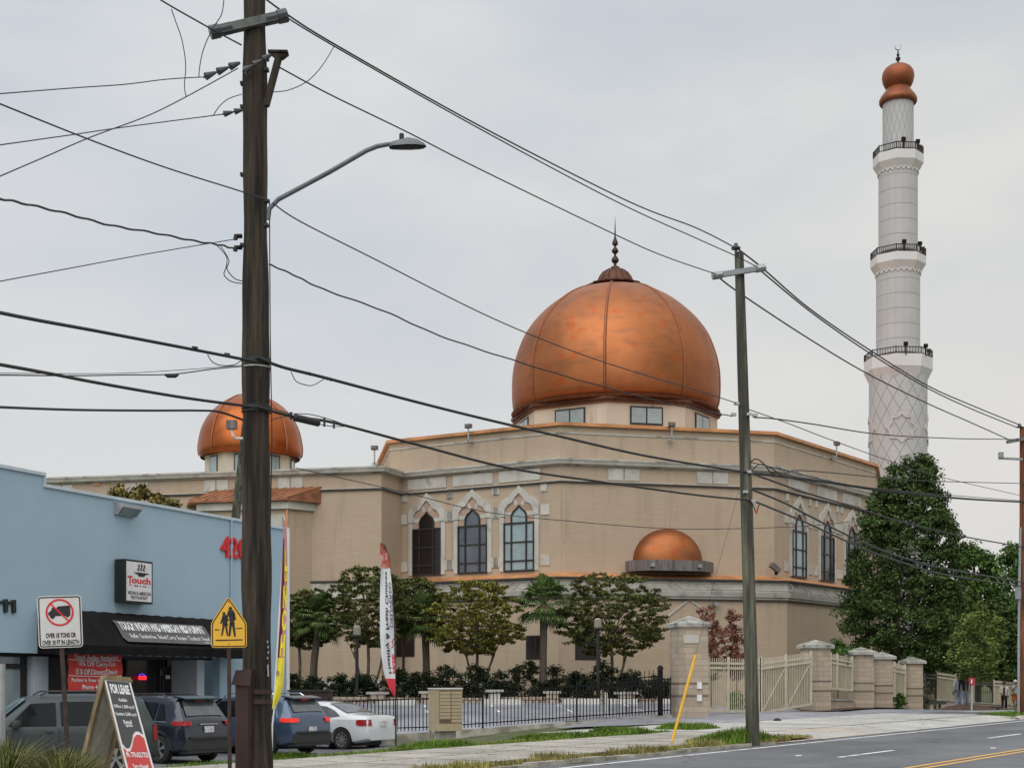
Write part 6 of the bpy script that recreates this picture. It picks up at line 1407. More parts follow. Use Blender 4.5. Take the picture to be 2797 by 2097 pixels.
pR = [('stone pillar holding the right end of the cream gate, with a small blue and white sign', 2187, 2268, 57, 1769, R(35)), ('wide stone pillar just right of the first cream fence panel', 2326, 2376, 62.5, 1787, R(10)), ('stone pillar with a slanting cream brace on its left', 2386, 2430, 65, 1799, R(8)), ('stone pillar at the end of the cream panels before the dark railing', 2471, 2512, 71, 1811, R(12))]
for lab, a, b, d, yt, rz in pR:
    t, h, wd = pillar(lab, a, b, d, yt, rz, capw=1.35 if a != 2187 else 1.25, cap_h=.22, wid=None if a == 2187 else (b-a)*1.02/F*d, bands=(.42, .55))
    if a == 2187: build('small_sign', MB().box((wd/2+.01, -.05, h*.68), (.02, .30, .55)), M['signw'], t); build('small_sign_symbol', MB().box((wd/2+.024, -.05, h*.73), (.01, .12, .2)), mat('blue_symbol', (.05, .12, .35)), t)
def gatepanel(name, label, p0, p1, yt0, yt1, yb0, yb1, picket=.13, solid=None, brace=False, cat='gate', group=None, mids=(), mt=None, rails_=(0, .1, 1), over=.2):
    """p0,p1: (px, d)"""
    mt = mt or M['cream']; A0, B0 = W(p0[0], yt0, p0[1]), W(p1[0], yt1, p1[1]); A1, B1 = W(p0[0], yb0, p0[1]), W(p1[0], yb1, p1[1])
    t = thing(name, label, cat, ((A1+B1)/2), group=group)
    mb = MB(); n = max(3, int((Vector((A1.x, A1.y))-Vector((B1.x, B1.y))).length/picket))
    for i in range(n+1): q = i/n; mb.bar(A1.lerp(B1, q), A0.lerp(B0, q)+Vector((0, 0, over)), .025, .025)
    build('pickets', mb, mt, t, world=True)
    for r_ in rails_: build('rail', MB().bar(A0.lerp(A1, r_), B0.lerp(B1, r_), .06, .08), mt, t, world=True)
    for q in (0,)+tuple(mids)+(1,): build('stile', MB().bar(A1.lerp(B1, q), A0.lerp(B0, q)+Vector((0, 0, over+.06)), .08, .08), mt, t, world=True)
    if brace:
        for q in brace: build('brace', MB().bar(A1.lerp(B1, q[0]), (A0.lerp(B0, q[1])).lerp(A1.lerp(B1, q[1]), .12), .045), mt, t, world=True)
    if solid: build('mesh_panel', MB().add([A0.lerp(A1, .12)+Vector((0, .05, 0)), B0.lerp(B1, .12)+Vector((0, .05, 0)), B1+Vector((0, .05, 0)), A1+Vector((0, .05, 0))], [(0, 1, 2, 3)]), M['creamp'], t, world=True)
    return t
gatepanel('sliding_gate', 'cream steel picket gate between the tallest pillar and the middle utility pole', (1934, 50), (2075, 53), 1810, 1812, 1940, 1943, picket=.15, mids=(.38,), rails_=(0, .1, 1), over=.18)
gatepanel('gate_leaf', 'cream steel gate leaf with diagonal braces right of the middle utility pole', (2078, 53), (2215, 56.2), 1812, 1795, 1946, 1922, picket=.14, mids=(.48,), brace=((.02, .48), (.50, .98)), solid=True, over=.2)
gatepanel('fence_panel', 'cream fence panel between the gate pillar and the wide pillar', (2268, 58.5), (2327, 61), 1797, 1808, 1880, 1886, picket=.18, mids=(.3,), solid=True, cat='fence panel', group='cream fence panels', over=.2, rails_=(0, .14, .98))
gatepanel('fence_panel', 'cream fence panel between the last two stone pillars, plants showing through', (2430, 67), (2472, 70), 1817, 1828, 1900, 1905, picket=.2, mids=(.3,), solid=True, cat='fence panel', group='cream fence panels', over=.2, rails_=(0, .14, .98))
gatepanel('fence_panel', 'long cream fence panel behind the standing pair of people', (2557, 76), (2661, 82), 1838, 1853, 1909, 1918, picket=.25, solid=True, mids=(.5,), cat='fence panel', group='cream fence panels', over=.1, rails_=(0, .14, 1))
gatepanel('fence_panel', 'cream fence panel behind the two people at the right edge', (2713, 84), (2775, 88), 1861, 1866, 1926, 1928, picket=.25, solid=True, cat='fence panel', group='cream fence panels', over=.1, rails_=(0, .14, 1))
M['ironb'] = mat('dark_railing', (.05, .05, .045), .6)
gatepanel('railing_panel', 'dark railing between the last stone pillar and the long cream panel', (2514, 73), (2556, 76), 1838, 1843, 1935, 1936, picket=.25, mt=M['ironb'], cat='railing', group='dark railings', over=.1)
gatepanel('railing_panel', 'dark railing between the red sign and the next cream panel', (2663, 82), (2711, 84), 1860, 1864, 1925, 1926, picket=.25, mt=M['ironb'], cat='railing', group='dark railings', over=.1)
mark(build('slanting_brace', MB().bar(W(2370, 1800, 63.5), W(2384, 1828, 64), .09).bar(W(2384, 1825, 64), W(2384, 1944, 64), .09), M['cream']), 'slanting cream brace post between two stone pillars', 'brace')
# walls under the right-hand panels
def lowwall(label, p0, p1, yt0, yt1, th=.3, m_='stone', cap=True, name='low_wall'):
    A0, B0 = W(p0[0], yt0, p0[1]), W(p1[0], yt1, p1[1]); t = thing(name, label, 'low wall', Vector(((A0.x+B0.x)/2, (A0.y+B0.y)/2, H((A0.x+B0.x)/2, (A0.y+B0.y)/2))))
    n_ = Vector(((B0-A0).y, -(B0-A0).x, 0)).normalized()*th; za, zb = H(A0.x, A0.y)-.4, H(B0.x, B0.y)-.4
    mb = MB(); vs = []
    for p, z in ((A0, za), (B0, zb)):
        for o in (0, -1): q = p+n_*o; vs += [(q.x, q.y, z), (q.x, q.y, p.z)]
    mb.add(vs, [(0, 1, 3, 2), (4, 6, 7, 5), (0, 4, 5, 1), (2, 3, 7, 6), (1, 5, 7, 3), (0, 2, 6, 4)]); build('blocks', mb, M[m_], t, world=True, uv=True)
    if cap: d_ = (B0-A0).normalized()*.05; build('coping', MB().bar(A0-n_*.5-d_+Vector((0, 0, .035)), B0-n_*.5+d_+Vector((0, 0, .035)), th+.12, .07), M['cap'], t, world=True)
    return t
lowwall('low stone wall under the cream panel beside the gate pillar', (2262, 58.3), (2332, 61.2), 1911, 1914)
lowwall('low stone wall under the cream panel between the last pillars', (2428, 66.8), (2474, 70.2), 1920, 1922)
lowwall('long low stone wall below the far cream panels at the right', (2556, 76), (2800, 88), 1912, 1929)
for lab, x0, x1, y0, y1, d in (('low concrete bench with a dark top beside the dark railing', 2532, 2580, 1918, 1940, 72), ('low concrete bench with a dark top right of the red sign', 2692, 2738, 1931, 1946, 78)):
    c = W((x0+x1)/2, 0, d); z1 = CAMZ+(HY-y0)/F*d; t = thing('bench', lab, 'bench', (c.x, c.y, H(c.x, c.y))); wd = (x1-x0)/F*d; hh = z1-t.location.z
    build('seat', MB().box((0, 0, hh), (wd, .6, .12)), M['darkline'], t)
    for s_ in (-1, 1): build('leg', MB().box((s_*wd*.32, 0, hh/2-.05), (wd*.2, .5, hh-.05)), M['kerb'], t)
# ------------------------------------------------------------------ planter wall, wheel stops in the mosque car park
def planterwall(lab, px0, px1, d0, d1, y0, y1):
    return lowwall(lab, (px0, d0), (px1, d1), y0, y1, th=.4, m_='planter', cap=False, name='planter_wall')
pl = [(905, 1012, 1902, 1903), (1052, 1150, 1904, 1905), (1182, 1335, 1906, 1905), (1368, 1492, 1903, 1902), (1526, 1686, 1905, 1907), (1735, 1832, 1907, 1909)]
for i, (a, b, y0, y1) in enumerate(pl):
    planterwall(('block planter wall stretch behind the sedan roof', 'short block planter wall stretch right of the white feather flag', 'block planter wall stretch behind the mailbox cluster', 'block planter wall stretch in front of the green metal frame', 'block planter wall stretch below the middle palm', 'block planter wall stretch beside the tallest stone pillar')[i], a, b, 61, 61, y0, y1)
for i, (a, b, y0) in enumerate(((1012, 1052, 1895), (1152, 1182, 1893), (1335, 1368, 1889), (1492, 1524, 1893), (1688, 1732, 1895))):
    d = 60.7; c = W((a+b)/2, 0, d); z1 = CAMZ+(HY-y0)/F*d; wd = (b-a)/F*d; zb = H(c.x, c.y)-.2
    t = thing('planter_pillar', ('short block pillar of the planter wall left of the white feather flag', 'short block pillar of the planter wall just left of the mailbox cluster', 'short pale pillar of the planter wall right of the mailbox cluster', 'short capped pillar of the planter wall under the middle palm', 'short capped pillar of the planter wall near the right lamp post')[i], 'pillar', (c.x, c.y, zb), group='planter wall pillars')
    build('blocks', MB().box((0, 0, (z1-zb)/2), (wd, .5, z1-zb)), M['planter'] if i != 2 else M['precast'], t, uv=True); build('cap', MB().box((0, 0, z1-zb+.05), (wd*1.5, .65, .1)), M['cap'], t)
for i, (a, b) in enumerate(((1036, 1134), (1178, 1238), (1322, 1424), (1535, 1640), (1660, 1740), (1800, 1838))):
    d = 58.5; c = W((a+b)/2, 0, d); wd = (b-a)/F*d; z = H(c.x, c.y)+.03; L_ = wd/2
    mb = MB(); mb.prism([(-L_, -.14, 0), (-L_, .14, 0), (-L_, .09, .22), (-L_, -.09, .22)], (wd, 0, 0)); o = build('wheel_stop', mb, M['precast']); o.location = (c.x, c.y, z)
    mark(o, ('concrete wheel stop behind the white feather flag', 'concrete wheel stop partly behind the mailbox cluster', 'concrete wheel stop right of the mailbox cluster', 'concrete wheel stop below the middle palm', 'concrete wheel stop beside the white marker post', 'concrete wheel stop at the stone pillar')[i], 'wheel stop', 'wheel stops in the mosque car park')
mk = W(1655, 1958, 54); mark(build('marker_post', MB().box((mk.x, mk.y, H(mk.x, mk.y)+.35), (.12, .12, .72)), M['precast']), 'short white marker post behind the black fence', 'marker post')
mk = W(1418, 1920, 57); 
# lamp posts in the garden
for i, (px, yl, d) in enumerate(((975, 1742, 63), (1633, 1722, 63))):
    c = W(px, 0, d); z1 = CAMZ+(HY-yl)/F*d; zb = H(c.x, c.y); t = thing('garden_lamp', ('garden lamp post with a square lantern left of the white feather flag', 'garden lamp post with a square lantern in front of the dark lower window at right')[i], 'lamp post', (c.x, c.y, zb), group='garden lamp posts')
    build('post', MB().tube([(0, 0, 0), (0, 0, z1-zb)], .075, n=8), M['frame'], t)
    build('collar', MB().lathe([(.08, 0), (.24, .06), (.24, .10), (.1, .11)], (0, 0, z1-zb), n=12), M['frame'], t)
    build('lantern', MB().lathe([(.12, .11), (.17, .14), (.17, .48), (.08, .56)], (0, 0, z1-zb), n=8), mat('lantern_glass', (.25, .23, .18), .4, var=.2), t)
# green scaffold-like metal frame
c0 = W(1262, 1873, 66); z0 = H(c0.x, c0.y); s_ = 66/F
gf = thing('scaffold_frame', 'low green tubular metal frame standing among the planter shrubs', 'scaffold', (W(1328, 0, 66).x, 66, z0))
mb = MB(); P_ = lambda px, py: W(px, py, 66)
for px in (1262, 1271, 1304, 1316, 1379, 1390): a_ = P_(px, 1833+(px > 1370)*(0)); mb.tube([P_(px, 1895), a_], .028, n=6)
for (a, b) in (((1262, 1843), (1316, 1843)), ((1271, 1864), (1304, 1864)), ((1316, 1849), (1379, 1849)), ((1316, 1866), (1379, 1867)), ((1379, 1845), (1390, 1845)), ((1379, 1876), (1390, 1876)), ((1271, 1885), (1379, 1886))): mb.tube([P_(*a), P_(*b)], .026, n=6)
build('tubes', mb, mat('green_tube_paint', (.10, .20, .15), .5), gf, world=True)
# red sign on a post by the people
d = 58; c = W(2654, 1950, d); zb = H(c.x, c.y); rs = thing('warning_sign', 'small red sign on a grey post beside the young tree', 'sign', (c.x, c.y, zb))
build('post', MB().box((0, 0, (CAMZ+(HY-1850)/F*d-zb)/2), (.07, .06, CAMZ+(HY-1850)/F*d-zb)), M['galv'], rs)
zc_ = CAMZ+(HY-1860)/F*d; build('red_plate', MB().box((0, -.05, zc_-zb), (.26, .02, .30)), mat('faded_red_sign', (.34, .03, .045), .5), rs); build('pale_mark', MB().box((-.02, -.063, zc_-zb), (.05, .006, .16)), M['signw'], rs)
build('small_spike', MB().box((0, 0, 0), (.02, .02, .02)), M['galv'], rs) if False else None
# grey post at the right edge
c = W(2783, 1948, 56)
ge = W(8, 2000, 24); t = thing('metal_post', 'pale vertical metal post at the left edge of the picture before the old SUV', 'post', (W(4, 0, 26).x, 26, H(W(4, 0, 26).x, 26)))
zt_ = CAMZ+(HY-1812)/F*26; build('shaft', MB().lathe([(.07, 0), (.07, zt_-t.location.z)], (0, 0, 0), n=16), M['galv'], t, smooth=True)
t = thing('bollard', 'dark grey rounded bollard low at the left edge of the picture', 'bollard', (W(-2, 0, 24).x, 24, H(W(-2, 0, 24).x, 24)))
zt_ = CAMZ+(HY-1934)/F*24; h = zt_-t.location.z; build('shaft', MB().lathe([(.06, 0), (.06, h-.05), (.04, h-.01), (.01, h)], (0, 0, 0), n=16), M['metal'], t, smooth=True)
# dark low bin/box behind the sedan
c = W(872, 0, 50); z1 = CAMZ+(HY-1888)/F*50; t = thing('dumpster', 'low dark maroon metal box behind the parked SUV and sedan', 'container', (c.x, c.y, H(c.x, c.y))); hh = z1-t.location.z
build('body', MB().prism([(-.95, -.6, 0), (.42, -.6, 0), (.42, -.6, hh), (-.95, -.6, hh)], (0, 1.0, 0)), mat('maroon_metal', (.03, .012, .014), .6), t); build('rim', MB().box((-.265, -.1, hh+.03), (1.5, 1.1, .07)), M['black'], t)
# ------------------------------------------------------------------ trees and plants
rng = np.random.default_rng(11)
def leafm(name, col, var=.35, isl=.4, rough=.75): return mat(name, col, rough, var=var, vs_=.9, island=isl, spec=.10)
M['bark'] = mat('tree_bark', (.10, .08, .06), .95, var=.3, vs_=6, stretch=(3, 3, .4), bump=.6, bs=10)
M['barkl'] = mat('crape_bark', (.13, .10, .075), .9, var=.25, vs_=5)
M['dgreen'] = leafm('dark_green_leaves', (.062, .098, .030), isl=.65); M['mgreen'] = leafm('mid_green_leaves', (.075, .14, .035)); M['ygreen'] = leafm('yellow_green_leaves', (.13, .17, .045))
M['crape'] = leafm('crape_leaves', (.098, .108, .034), isl=.55); M['crape2'] = leafm('crape_leaves_olive', (.155, .15, .034), isl=.55); M['redl'] = leafm('red_brown_leaves', (.19, .085, .06)); M['shrub'] = leafm('dark_shrub_leaves', (.020, .030, .013)); M['palm'] = leafm('palm_fronds', (.075, .115, .035), isl=.45)
M['magn'] = leafm('olive_brown_leaves', (.19, .155, .05), isl=.7)
def leaves(C, n, rad, size, flat=.7, surf=.55, asp=.5, up=.5):
    """C centres (m,3), n leaves per clump, rad radius (m,) -> V,Q"""
    m = len(C); idx = np.repeat(np.arange(m), n); N_ = len(idx)
    d = rng.normal(size=(N_, 3)); d /= np.linalg.norm(d, axis=1, keepdims=True)
    r = rad[idx]*(surf+(1-surf)*rng.random(N_))*np.cbrt(rng.random(N_)*.6+.4)
    P_ = C[idx]+d*r[:, None]*np.array([1, 1, flat])
    nr = rng.normal(size=(N_, 3))+np.array([0, 0, up*2])+d*.8; nr /= np.linalg.norm(nr, axis=1, keepdims=True)
    t = np.cross(nr, rng.normal(size=(N_, 3))); t /= np.linalg.norm(t, axis=1, keepdims=True); b = np.cross(nr, t)
    s_ = size*(.6+.8*rng.random(N_))[:, None]
    V = np.stack([P_-t*s_*.5, P_+b*s_*asp*.5+t*s_*.05, P_+t*s_*.5-nr*s_*.12, P_-b*s_*asp*.5+t*s_*.05], 1).reshape(-1, 3)
    return V, np.arange(len(V)).reshape(-1, 4)
def limbs(root, base_, top_, tips, r0, m_, nm='trunk', bend=.25, seed=0):
    rnd = random.Random(seed); mb = MB(); b, t = Vector(base_), Vector(top_)
    mid = b.lerp(t, .5)+Vector((rnd.uniform(-1, 1), rnd.uniform(-1, 1), 0))*bend*.3
    pts = [b-Vector((0, 0, .2)), b, mid, t]; mb.tube(pts, [r0*1.25, r0, r0*.85, r0*.7], n=9)
    for tp2 in tips:
        tp2 = Vector(tp2); st = b.lerp(t, rnd.uniform(.7, 1)); L_ = (tp2-st).length
        m1 = st.lerp(tp2, .4)+Vector((0, 0, L_*.12)); mb.tube([st, m1, tp2], [r0*.45, r0*.28, r0*.08], n=6)
    return build(nm, mb, m_, root, smooth=True)
def env_tree(name, label, px, d, prof, m_, n_cl, n_leaf, size, clr, trunk_r, group=None, bark='bark', seed=1, depth=1.0, cat='tree', gap=0, zbase=None, bare=None, twig=None, inset_=.45, flat=.75, surf=.3, mats2=None, asp=.5):
    """prof: list (py, left px, right px) silhouette rows; crown built as a volume of revolution-like clumps with real depth"""
    global rng; rng = np.random.default_rng(seed); rnd = random.Random(seed)
    c = W(px, 0, d); zb = H(c.x, c.y) if zbase is None else zbase; t = thing(name, label, cat, (c.x, c.y, zb), group=group)
    ys_ = [p[0] for p in prof]; C = []; Rr = []
    for k in range(n_cl):
        for _ in range(30):
            u = rnd.random(); py = ys_[0]+(ys_[-1]-ys_[0])*u
            for i in range(len(prof)-1):
                if py <= prof[i+1][0]: a, b = prof[i], prof[i+1]; f = (py-a[0])/max(1, b[0]-a[0]); l, r_ = a[1]+(b[1]-a[1])*f, a[2]+(b[2]-a[2])*f; break
            mw = max(p[2]-p[1] for p in prof)
            if rnd.random() < (r_-l)/mw: break
        cr = clr*rnd.uniform(.7, 1.25); hw_ = max(.05, (r_-l)/2/F*d-cr*inset_); cx_ = ((l+r_)/2-px)/F*d
        a = rnd.uniform(0, 2*math.pi); q = math.sqrt(rnd.random())*.25+.75*rnd.random()**.45
        x = cx_+hw_*q*math.cos(a); y = hw_*q*math.sin(a)*depth; z = CAMZ+(HY-py)/F*d-zb
        C.append((x, y, z)); Rr.append(cr)
    C = np.array(C); Rr = np.array(Rr); V, Q = leaves(C, n_leaf, Rr, size, flat=flat, surf=surf, asp=asp)
    npmesh('crown', V, Q, m_, t)
    if trunk_r:
        zc = CAMZ+(HY-(ys_[0]*.35+ys_[-1]*.65))/F*d-zb; tips = [C[i] for i in rnd.sample(range(n_cl), min(n_cl, twig or 14))]
        limbs(t, (0, 0, 0), (bare or 0, 0, max(.8, zc)), tips, trunk_r, M[bark], seed=seed)
    return t
# big tree and the wood behind it
env_tree('broad_tree', 'big dense dark green tree between the mosque and the right edge', 2450, 74, [(1245, 2515, 2535), (1268, 2430, 2560), (1310, 2385, 2585), (1380, 2355, 2605), (1440, 2315, 2630), (1520, 2305, 2648), (1600, 2285, 2655), (1680, 2262, 2660), (1740, 2280, 2650), (1800, 2330, 2630), (1830, 2400, 2610)], M['dgreen'], 900, 85, .17, .50, .22, seed=3, depth=.9, surf=.35)
env_tree('broad_tree', 'bright green leafy tree right of the big dark tree, touching the pole line', 2670, 92, [(1490, 2640, 2670), (1510, 2610, 2710), (1560, 2590, 2740), (1640, 2585, 2760), (1760, 2600, 2760), (1850, 2620, 2740)], M['mgreen'], 230, 75, .26, .75, .25, seed=5, group='trees in the wood at the right')
env_tree('broad_tree', 'tall green tree at the right edge behind the reddish pole', 2790, 96, [(1490, 2740, 2830), (1530, 2710, 2900), (1620, 2690, 2920), (1750, 2700, 2920), (1850, 2720, 2900)], M['mgreen'], 260, 75, .27, .85, .25, seed=6, group='trees in the wood at the right')
env_tree('broad_tree', 'dark tree filling the gap low behind the fence at the right', 2740, 88, [(1640, 2700, 2800), (1700, 2660, 2830), (1780, 2640, 2840), (1860, 2650, 2840)], M['dgreen'], 170, 70, .24, .7, .2, seed=8, group='trees in the wood at the right')
env_tree('broad_tree', 'dark rounded tree low behind the small yellow green tree', 2580, 86, [(1700, 2540, 2640), (1760, 2500, 2680), (1840, 2490, 2690), (1890, 2520, 2670)], M['dgreen'], 150, 60, .24, .65, .2, seed=9, group='trees in the wood at the right')
env_tree('young_tree', 'small yellow green tree rising from the mulch mound beside the pavement', 2640, 60, [(1648, 2655, 2700), (1690, 2610, 2735), (1740, 2595, 2760), (1790, 2570, 2745), (1840, 2600, 2730), (1862, 2630, 2700)], M['ygreen'], 95, 80, .135, .34, .045, seed=12, bark='bark', surf=.3)
mbk = MB(); rnd = random.Random(7)
ridge = thing('far_wood', 'far dark green wood on the skyline beyond the right pole', 'wood', (60, 190, .5)); 
C = np.array([(rnd.uniform(-22, 120)-0, rnd.uniform(-8, 25), rnd.uniform(1, 15)*(.75+.25*math.sin(i))) for i in range(700)]); V, Q = leaves(C, 26, np.full(700, 2.6), .9, surf=.4); o = npmesh('crowns', V, Q, M['dgreen'], ridge); ridge['kind'] = 'stuff'
env_tree('magnolia_tree', 'olive brown tree top showing over the coping of the blue building', 395, 66, [(1335, 330, 410), (1352, 290, 455), (1375, 280, 500), (1410, 280, 525), (1500, 280, 520), (1650, 300, 500)], M['magn'], 110, 80, .27, .5, .16, seed=14)
# crape myrtles in front of the mosque
M['dgreen2'] = leafm('olive_green_leaves', (.075, .11, .035), isl=.5)
env_tree('broad_tree', 'lighter green tree close in front of the big dark tree on its right flank', 2560, 78, [(1560, 2520, 2600), (1620, 2490, 2640), (1700, 2490, 2650), (1790, 2510, 2640)], M['dgreen2'], 60, 60, .2, .5, .12, seed=77, group='trees in the wood at the right')
cr_prof = lambda x0, x1, y0, y1: [(y0, x0+(x1-x0)*.28, x1-(x1-x0)*.3), (y0+(y1-y0)*.15, x0+(x1-x0)*.06, x1-(x1-x0)*.08), (y0+(y1-y0)*.5, x0, x1), (y0+(y1-y0)*.8, x0+(x1-x0)*.05, x1-(x1-x0)*.05), (y1, x0+(x1-x0)*.3, x1-(x1-x0)*.3)]
for i, (px, x0, x1, y0, y1, m_, lab) in enumerate(((1003, 880, 1140, 1550, 1765, 'crape', 'multi stemmed crape tree against the tan wall left of the white feather flag'), (1306, 1140, 1450, 1590, 1785, 'crape2', 'olive crape tree above the green metal frame'), (1668, 1500, 1845, 1568, 1790, 'crape', 'spreading crape tree left of the tallest stone pillar'), (815, 755, 930, 1610, 1770, 'crape', 'dark leafy tree between the yellow flag and the left palm'), (1100, 1050, 1210, 1580, 1720, 'crape', 'small dark tree just right of the white feather flag'))):
    t = env_tree('crape_tree', lab, px, 66+.6*i, cr_prof(x0, x1, y0, y1), M[m_], int(350*(x1-x0)/230), 34, .18, .27, .085, group='crape trees before the mosque', bark='barkl', seed=20+i, twig=34, surf=.25, flat=.38, asp=.42, inset_=.1)
    if i in (0, 2, 1): limbs(t, (.12, 0, .2), (.75, .1, 2.2), [(1.3, 0, 3.2), (.9, .4, 3.6)], .07, M['barkl'], 'stem', seed=i); limbs(t, (-.1, .05, .2), (-.6, 0, 2.3), [(-1.3, 0, 3.3), (-.7, -.3, 3.7)], .065, M['barkl'], 'stem', seed=i+9)
# fan palms
def palm(px, d, ytop, ybase_crown, lab, seed, lean=0, sc_=1.0):
    rnd = random.Random(seed); c = W(px, 0, d); zb = H(c.x, c.y); t = thing('fan_palm', lab, 'palm', (c.x, c.y, zb), group='fan palms before the mosque')
    zc = CAMZ+(HY-ybase_crown)/F*d-zb
    build('trunk', MB().tube([(0, 0, -.2), (lean*.3, 0, zc*.5), (lean, 0, zc)], [.21, .17, .19], n=10), M['bark'], t, smooth=True)
    mb = MB()
    for k in range(46):
        az = k*2.399+rnd.uniform(-.2, .2); el = R(80-k*2.75+rnd.uniform(-8, 8)); pl_ = rnd.uniform(.75, 1.1)*sc_
        d0 = Vector((math.cos(az)*math.cos(el), math.sin(az)*math.cos(el), math.sin(el))); s0 = Vector((lean, 0, zc)); e0 = s0+d0*pl_; mb.bar(s0, e0, .025)
        side = d0.cross(Vector((0, 0, 1))); side = side.normalized() if side.length > .01 else Vector((1, 0, 0)); upv = side.cross(d0)
        for j in range(19):
            a = R(-100+200*j/18); dl = (d0*math.cos(a)+side*math.sin(a)+upv*.12).normalized(); L_ = rnd.uniform(.62, .8)*sc_*(1-.2*abs(a)/1.6)
            m1 = e0+dl*L_*.6; e1 = e0+dl*L_-Vector((0, 0, .22*L_+.1)); wv_ = dl.cross(upv).normalized()*.035
            mb.add([e0, m1+wv_, e1, m1-wv_], [(0, 1, 2, 3)])
    build('fronds', mb, M['palm'], t)
    # hanging dead fronds
    mb = MB()
    for k in range(14):
        az = rnd.uniform(0, 6.28); s0 = Vector((lean, 0, zc)); q = s0+Vector((math.cos(az)*.3, math.sin(az)*.3, -.1)); e = q+Vector((math.cos(az)*.15, math.sin(az)*.15, -rnd.uniform(.5, .9))); sd_ = Vector((-math.sin(az), math.cos(az), 0))*.12
        mb.add([s0, q+sd_, e, q-sd_], [(0, 1, 2, 3)])
    build('dead_fronds', mb, mat('dead_frond', (.17, .12, .06), .9, island=.3), t)
palm(852, 67, 1575, 1690, 'fan palm with a leaning trunk at the left, behind the blue SUV', 31, .35, .92)
palm(1166, 67, 1580, 1690, 'fan palm right of the white feather flag with a dark trunk', 32, -.1, .95)
palm(1483, 66, 1550, 1650, 'tall fan palm in front of the mosque between two crape trees', 33, .05, .98)
env_tree('red_shrub_tree', 'tall reddish brown leaved shrub directly left of the other behind the cream gate', 1942, 60, [(1655, 1905, 1955), (1690, 1890, 1965), (1740, 1915, 1995), (1790, 1918, 1995), (1850, 1925, 1985)], M['redl'], 90, 26, .14, .24, .04, group='reddish shrubs behind the cream gate', seed=41)
env_tree('red_shrub_tree', 'reddish brown leaved shrub nearest the middle utility pole', 2012, 60, [(1668, 1985, 2025), (1705, 1975, 2040), (1750, 1970, 2050), (1800, 1970, 2050), (1850, 1980, 2040)], M['redl'], 95, 26, .14, .24, .04, group='reddish shrubs behind the cream gate', seed=42)
# dark shrubs along the planter
rnd = random.Random(50); labs = {0: 'behind the yellow flag', 1: 'behind the blue SUV', 2: 'at the foot of the left palm', 3: 'left of the left garden lamp', 4: 'right of the left garden lamp', 5: 'right of the white feather flag', 6: 'at the foot of the second palm', 7: 'left of the green metal frame', 8: 'inside the green metal frame', 9: 'right of the green metal frame', 10: 'at the foot of the middle palm', 11: 'below the right lower window', 12: 'at the right garden lamp', 13: 'beside the spreading crape trunk', 14: 'nearest the tallest stone pillar'}
for i in range(15):
    px = 790+i*72+rnd.uniform(-8, 8); y0 = 1835+rnd.uniform(-12, 12)-(20 if i in (6, 7, 9, 12) else 0)+(15 if i < 4 else 0)
    env_tree('planter_shrub', 'dark low shrub '+labs[i], px, 63.6+rnd.uniform(-.4, .6), [(y0, px-28, px+24), (y0+18, px-46, px+46), (1905, px-56, px+56)], M['shrub'], 40, 45, .19, .34, .03, group='dark shrubs in the planter', seed=60+i, cat='shrub', surf=.3, asp=.3)
for i, (px, py, d, m_, lab, hh) in enumerate(((2290, 1752, 60.5, 'mgreen', 'broad leaved plant showing over the cream panel beside the gate pillar', 1.0), (1600, 1850, 62.5, 'shrub', 'spiky agave like plant left of the right garden lamp', .9), (2455, 1890, 68.3, 'mgreen', 'ferny green plant between the last two pillars', .8), (2530, 1900, 74.5, 'ygreen', 'rounded light green bush behind the dark railing', .8), (2010, 1888, 56, 'ygreen', 'yellow green bush seen through the cream gate', .7))):
    env_tree('leafy_plant', lab, px, d, [(py, px-8, px+8), (py+20, px-24, px+24), (py+60, px-22, px+22)], M[m_], 16, 45, .3 if i < 2 else .16, .3, .03, seed=80+i, cat='plant', asp=.25 if i < 2 else .5)
# ------------------------------------------------------------------ grass and weeds
def blades(name, label, pts, hgt, cols, wd=.012, lean=.35, kind='stuff', seed=1):
    """pts: (n,3) root points; hgt (n,) heights"""
    g = np.random.default_rng(seed); n = len(pts); P_ = np.asarray(pts); hgt = np.asarray(hgt)*(.6+.6*g.random(n)); az = g.random(n)*6.283; ln = hgt*lean*(g.random(n)*1.6)
    dx, dy = np.cos(az), np.sin(az); wx, wy = -dy*wd, dx*wd; Z = np.zeros(n); st = lambda *a: np.stack(a, 1)
    a = P_-st(wx, wy, Z); b = P_+st(wx, wy, Z); c = P_+st(dx*ln*.35+wx*.8, dy*ln*.35+wy*.8, hgt*.6); e = P_+st(dx*ln*.35-wx*.8, dy*ln*.35-wy*.8, hgt*.6); f = P_+st(dx*ln, dy*ln, hgt)
    V = np.stack([a, b, c, e, f, f], 1).reshape(-1, 3); k = np.arange(n)[:, None]*6
    Q = np.concatenate([k+np.array([0, 1, 2, 3]), k+np.array([3, 2, 4, 5])], 0).reshape(-1, 4)
    # second quad is degenerate at the tip: use a triangle pair instead
    Q1 = k+np.array([0, 1, 2, 3]); 
    me = bpy.data.meshes.new(name); fs = [tuple(q) for q in Q1]+[tuple(q) for q in (k+np.array([3, 2, 4]))]
    me.from_pydata(V.tolist(), [], fs); me.materials.append(cols); o = bpy.data.objects.new(name, me); COL.objects.link(o); mark(o, label, 'grass', kind=kind); return o
M['gr'] = leafm('bright_grass', (.115, .19, .03), isl=.4); M['grd'] = leafm('dry_weeds', (.24, .22, .075), isl=.5); M['grt'] = leafm('tall_grass', (.085, .12, .03), isl=.7); M['straw'] = leafm('straw_grass', (.20, .17, .08), isl=.4)
g = np.random.default_rng(3)
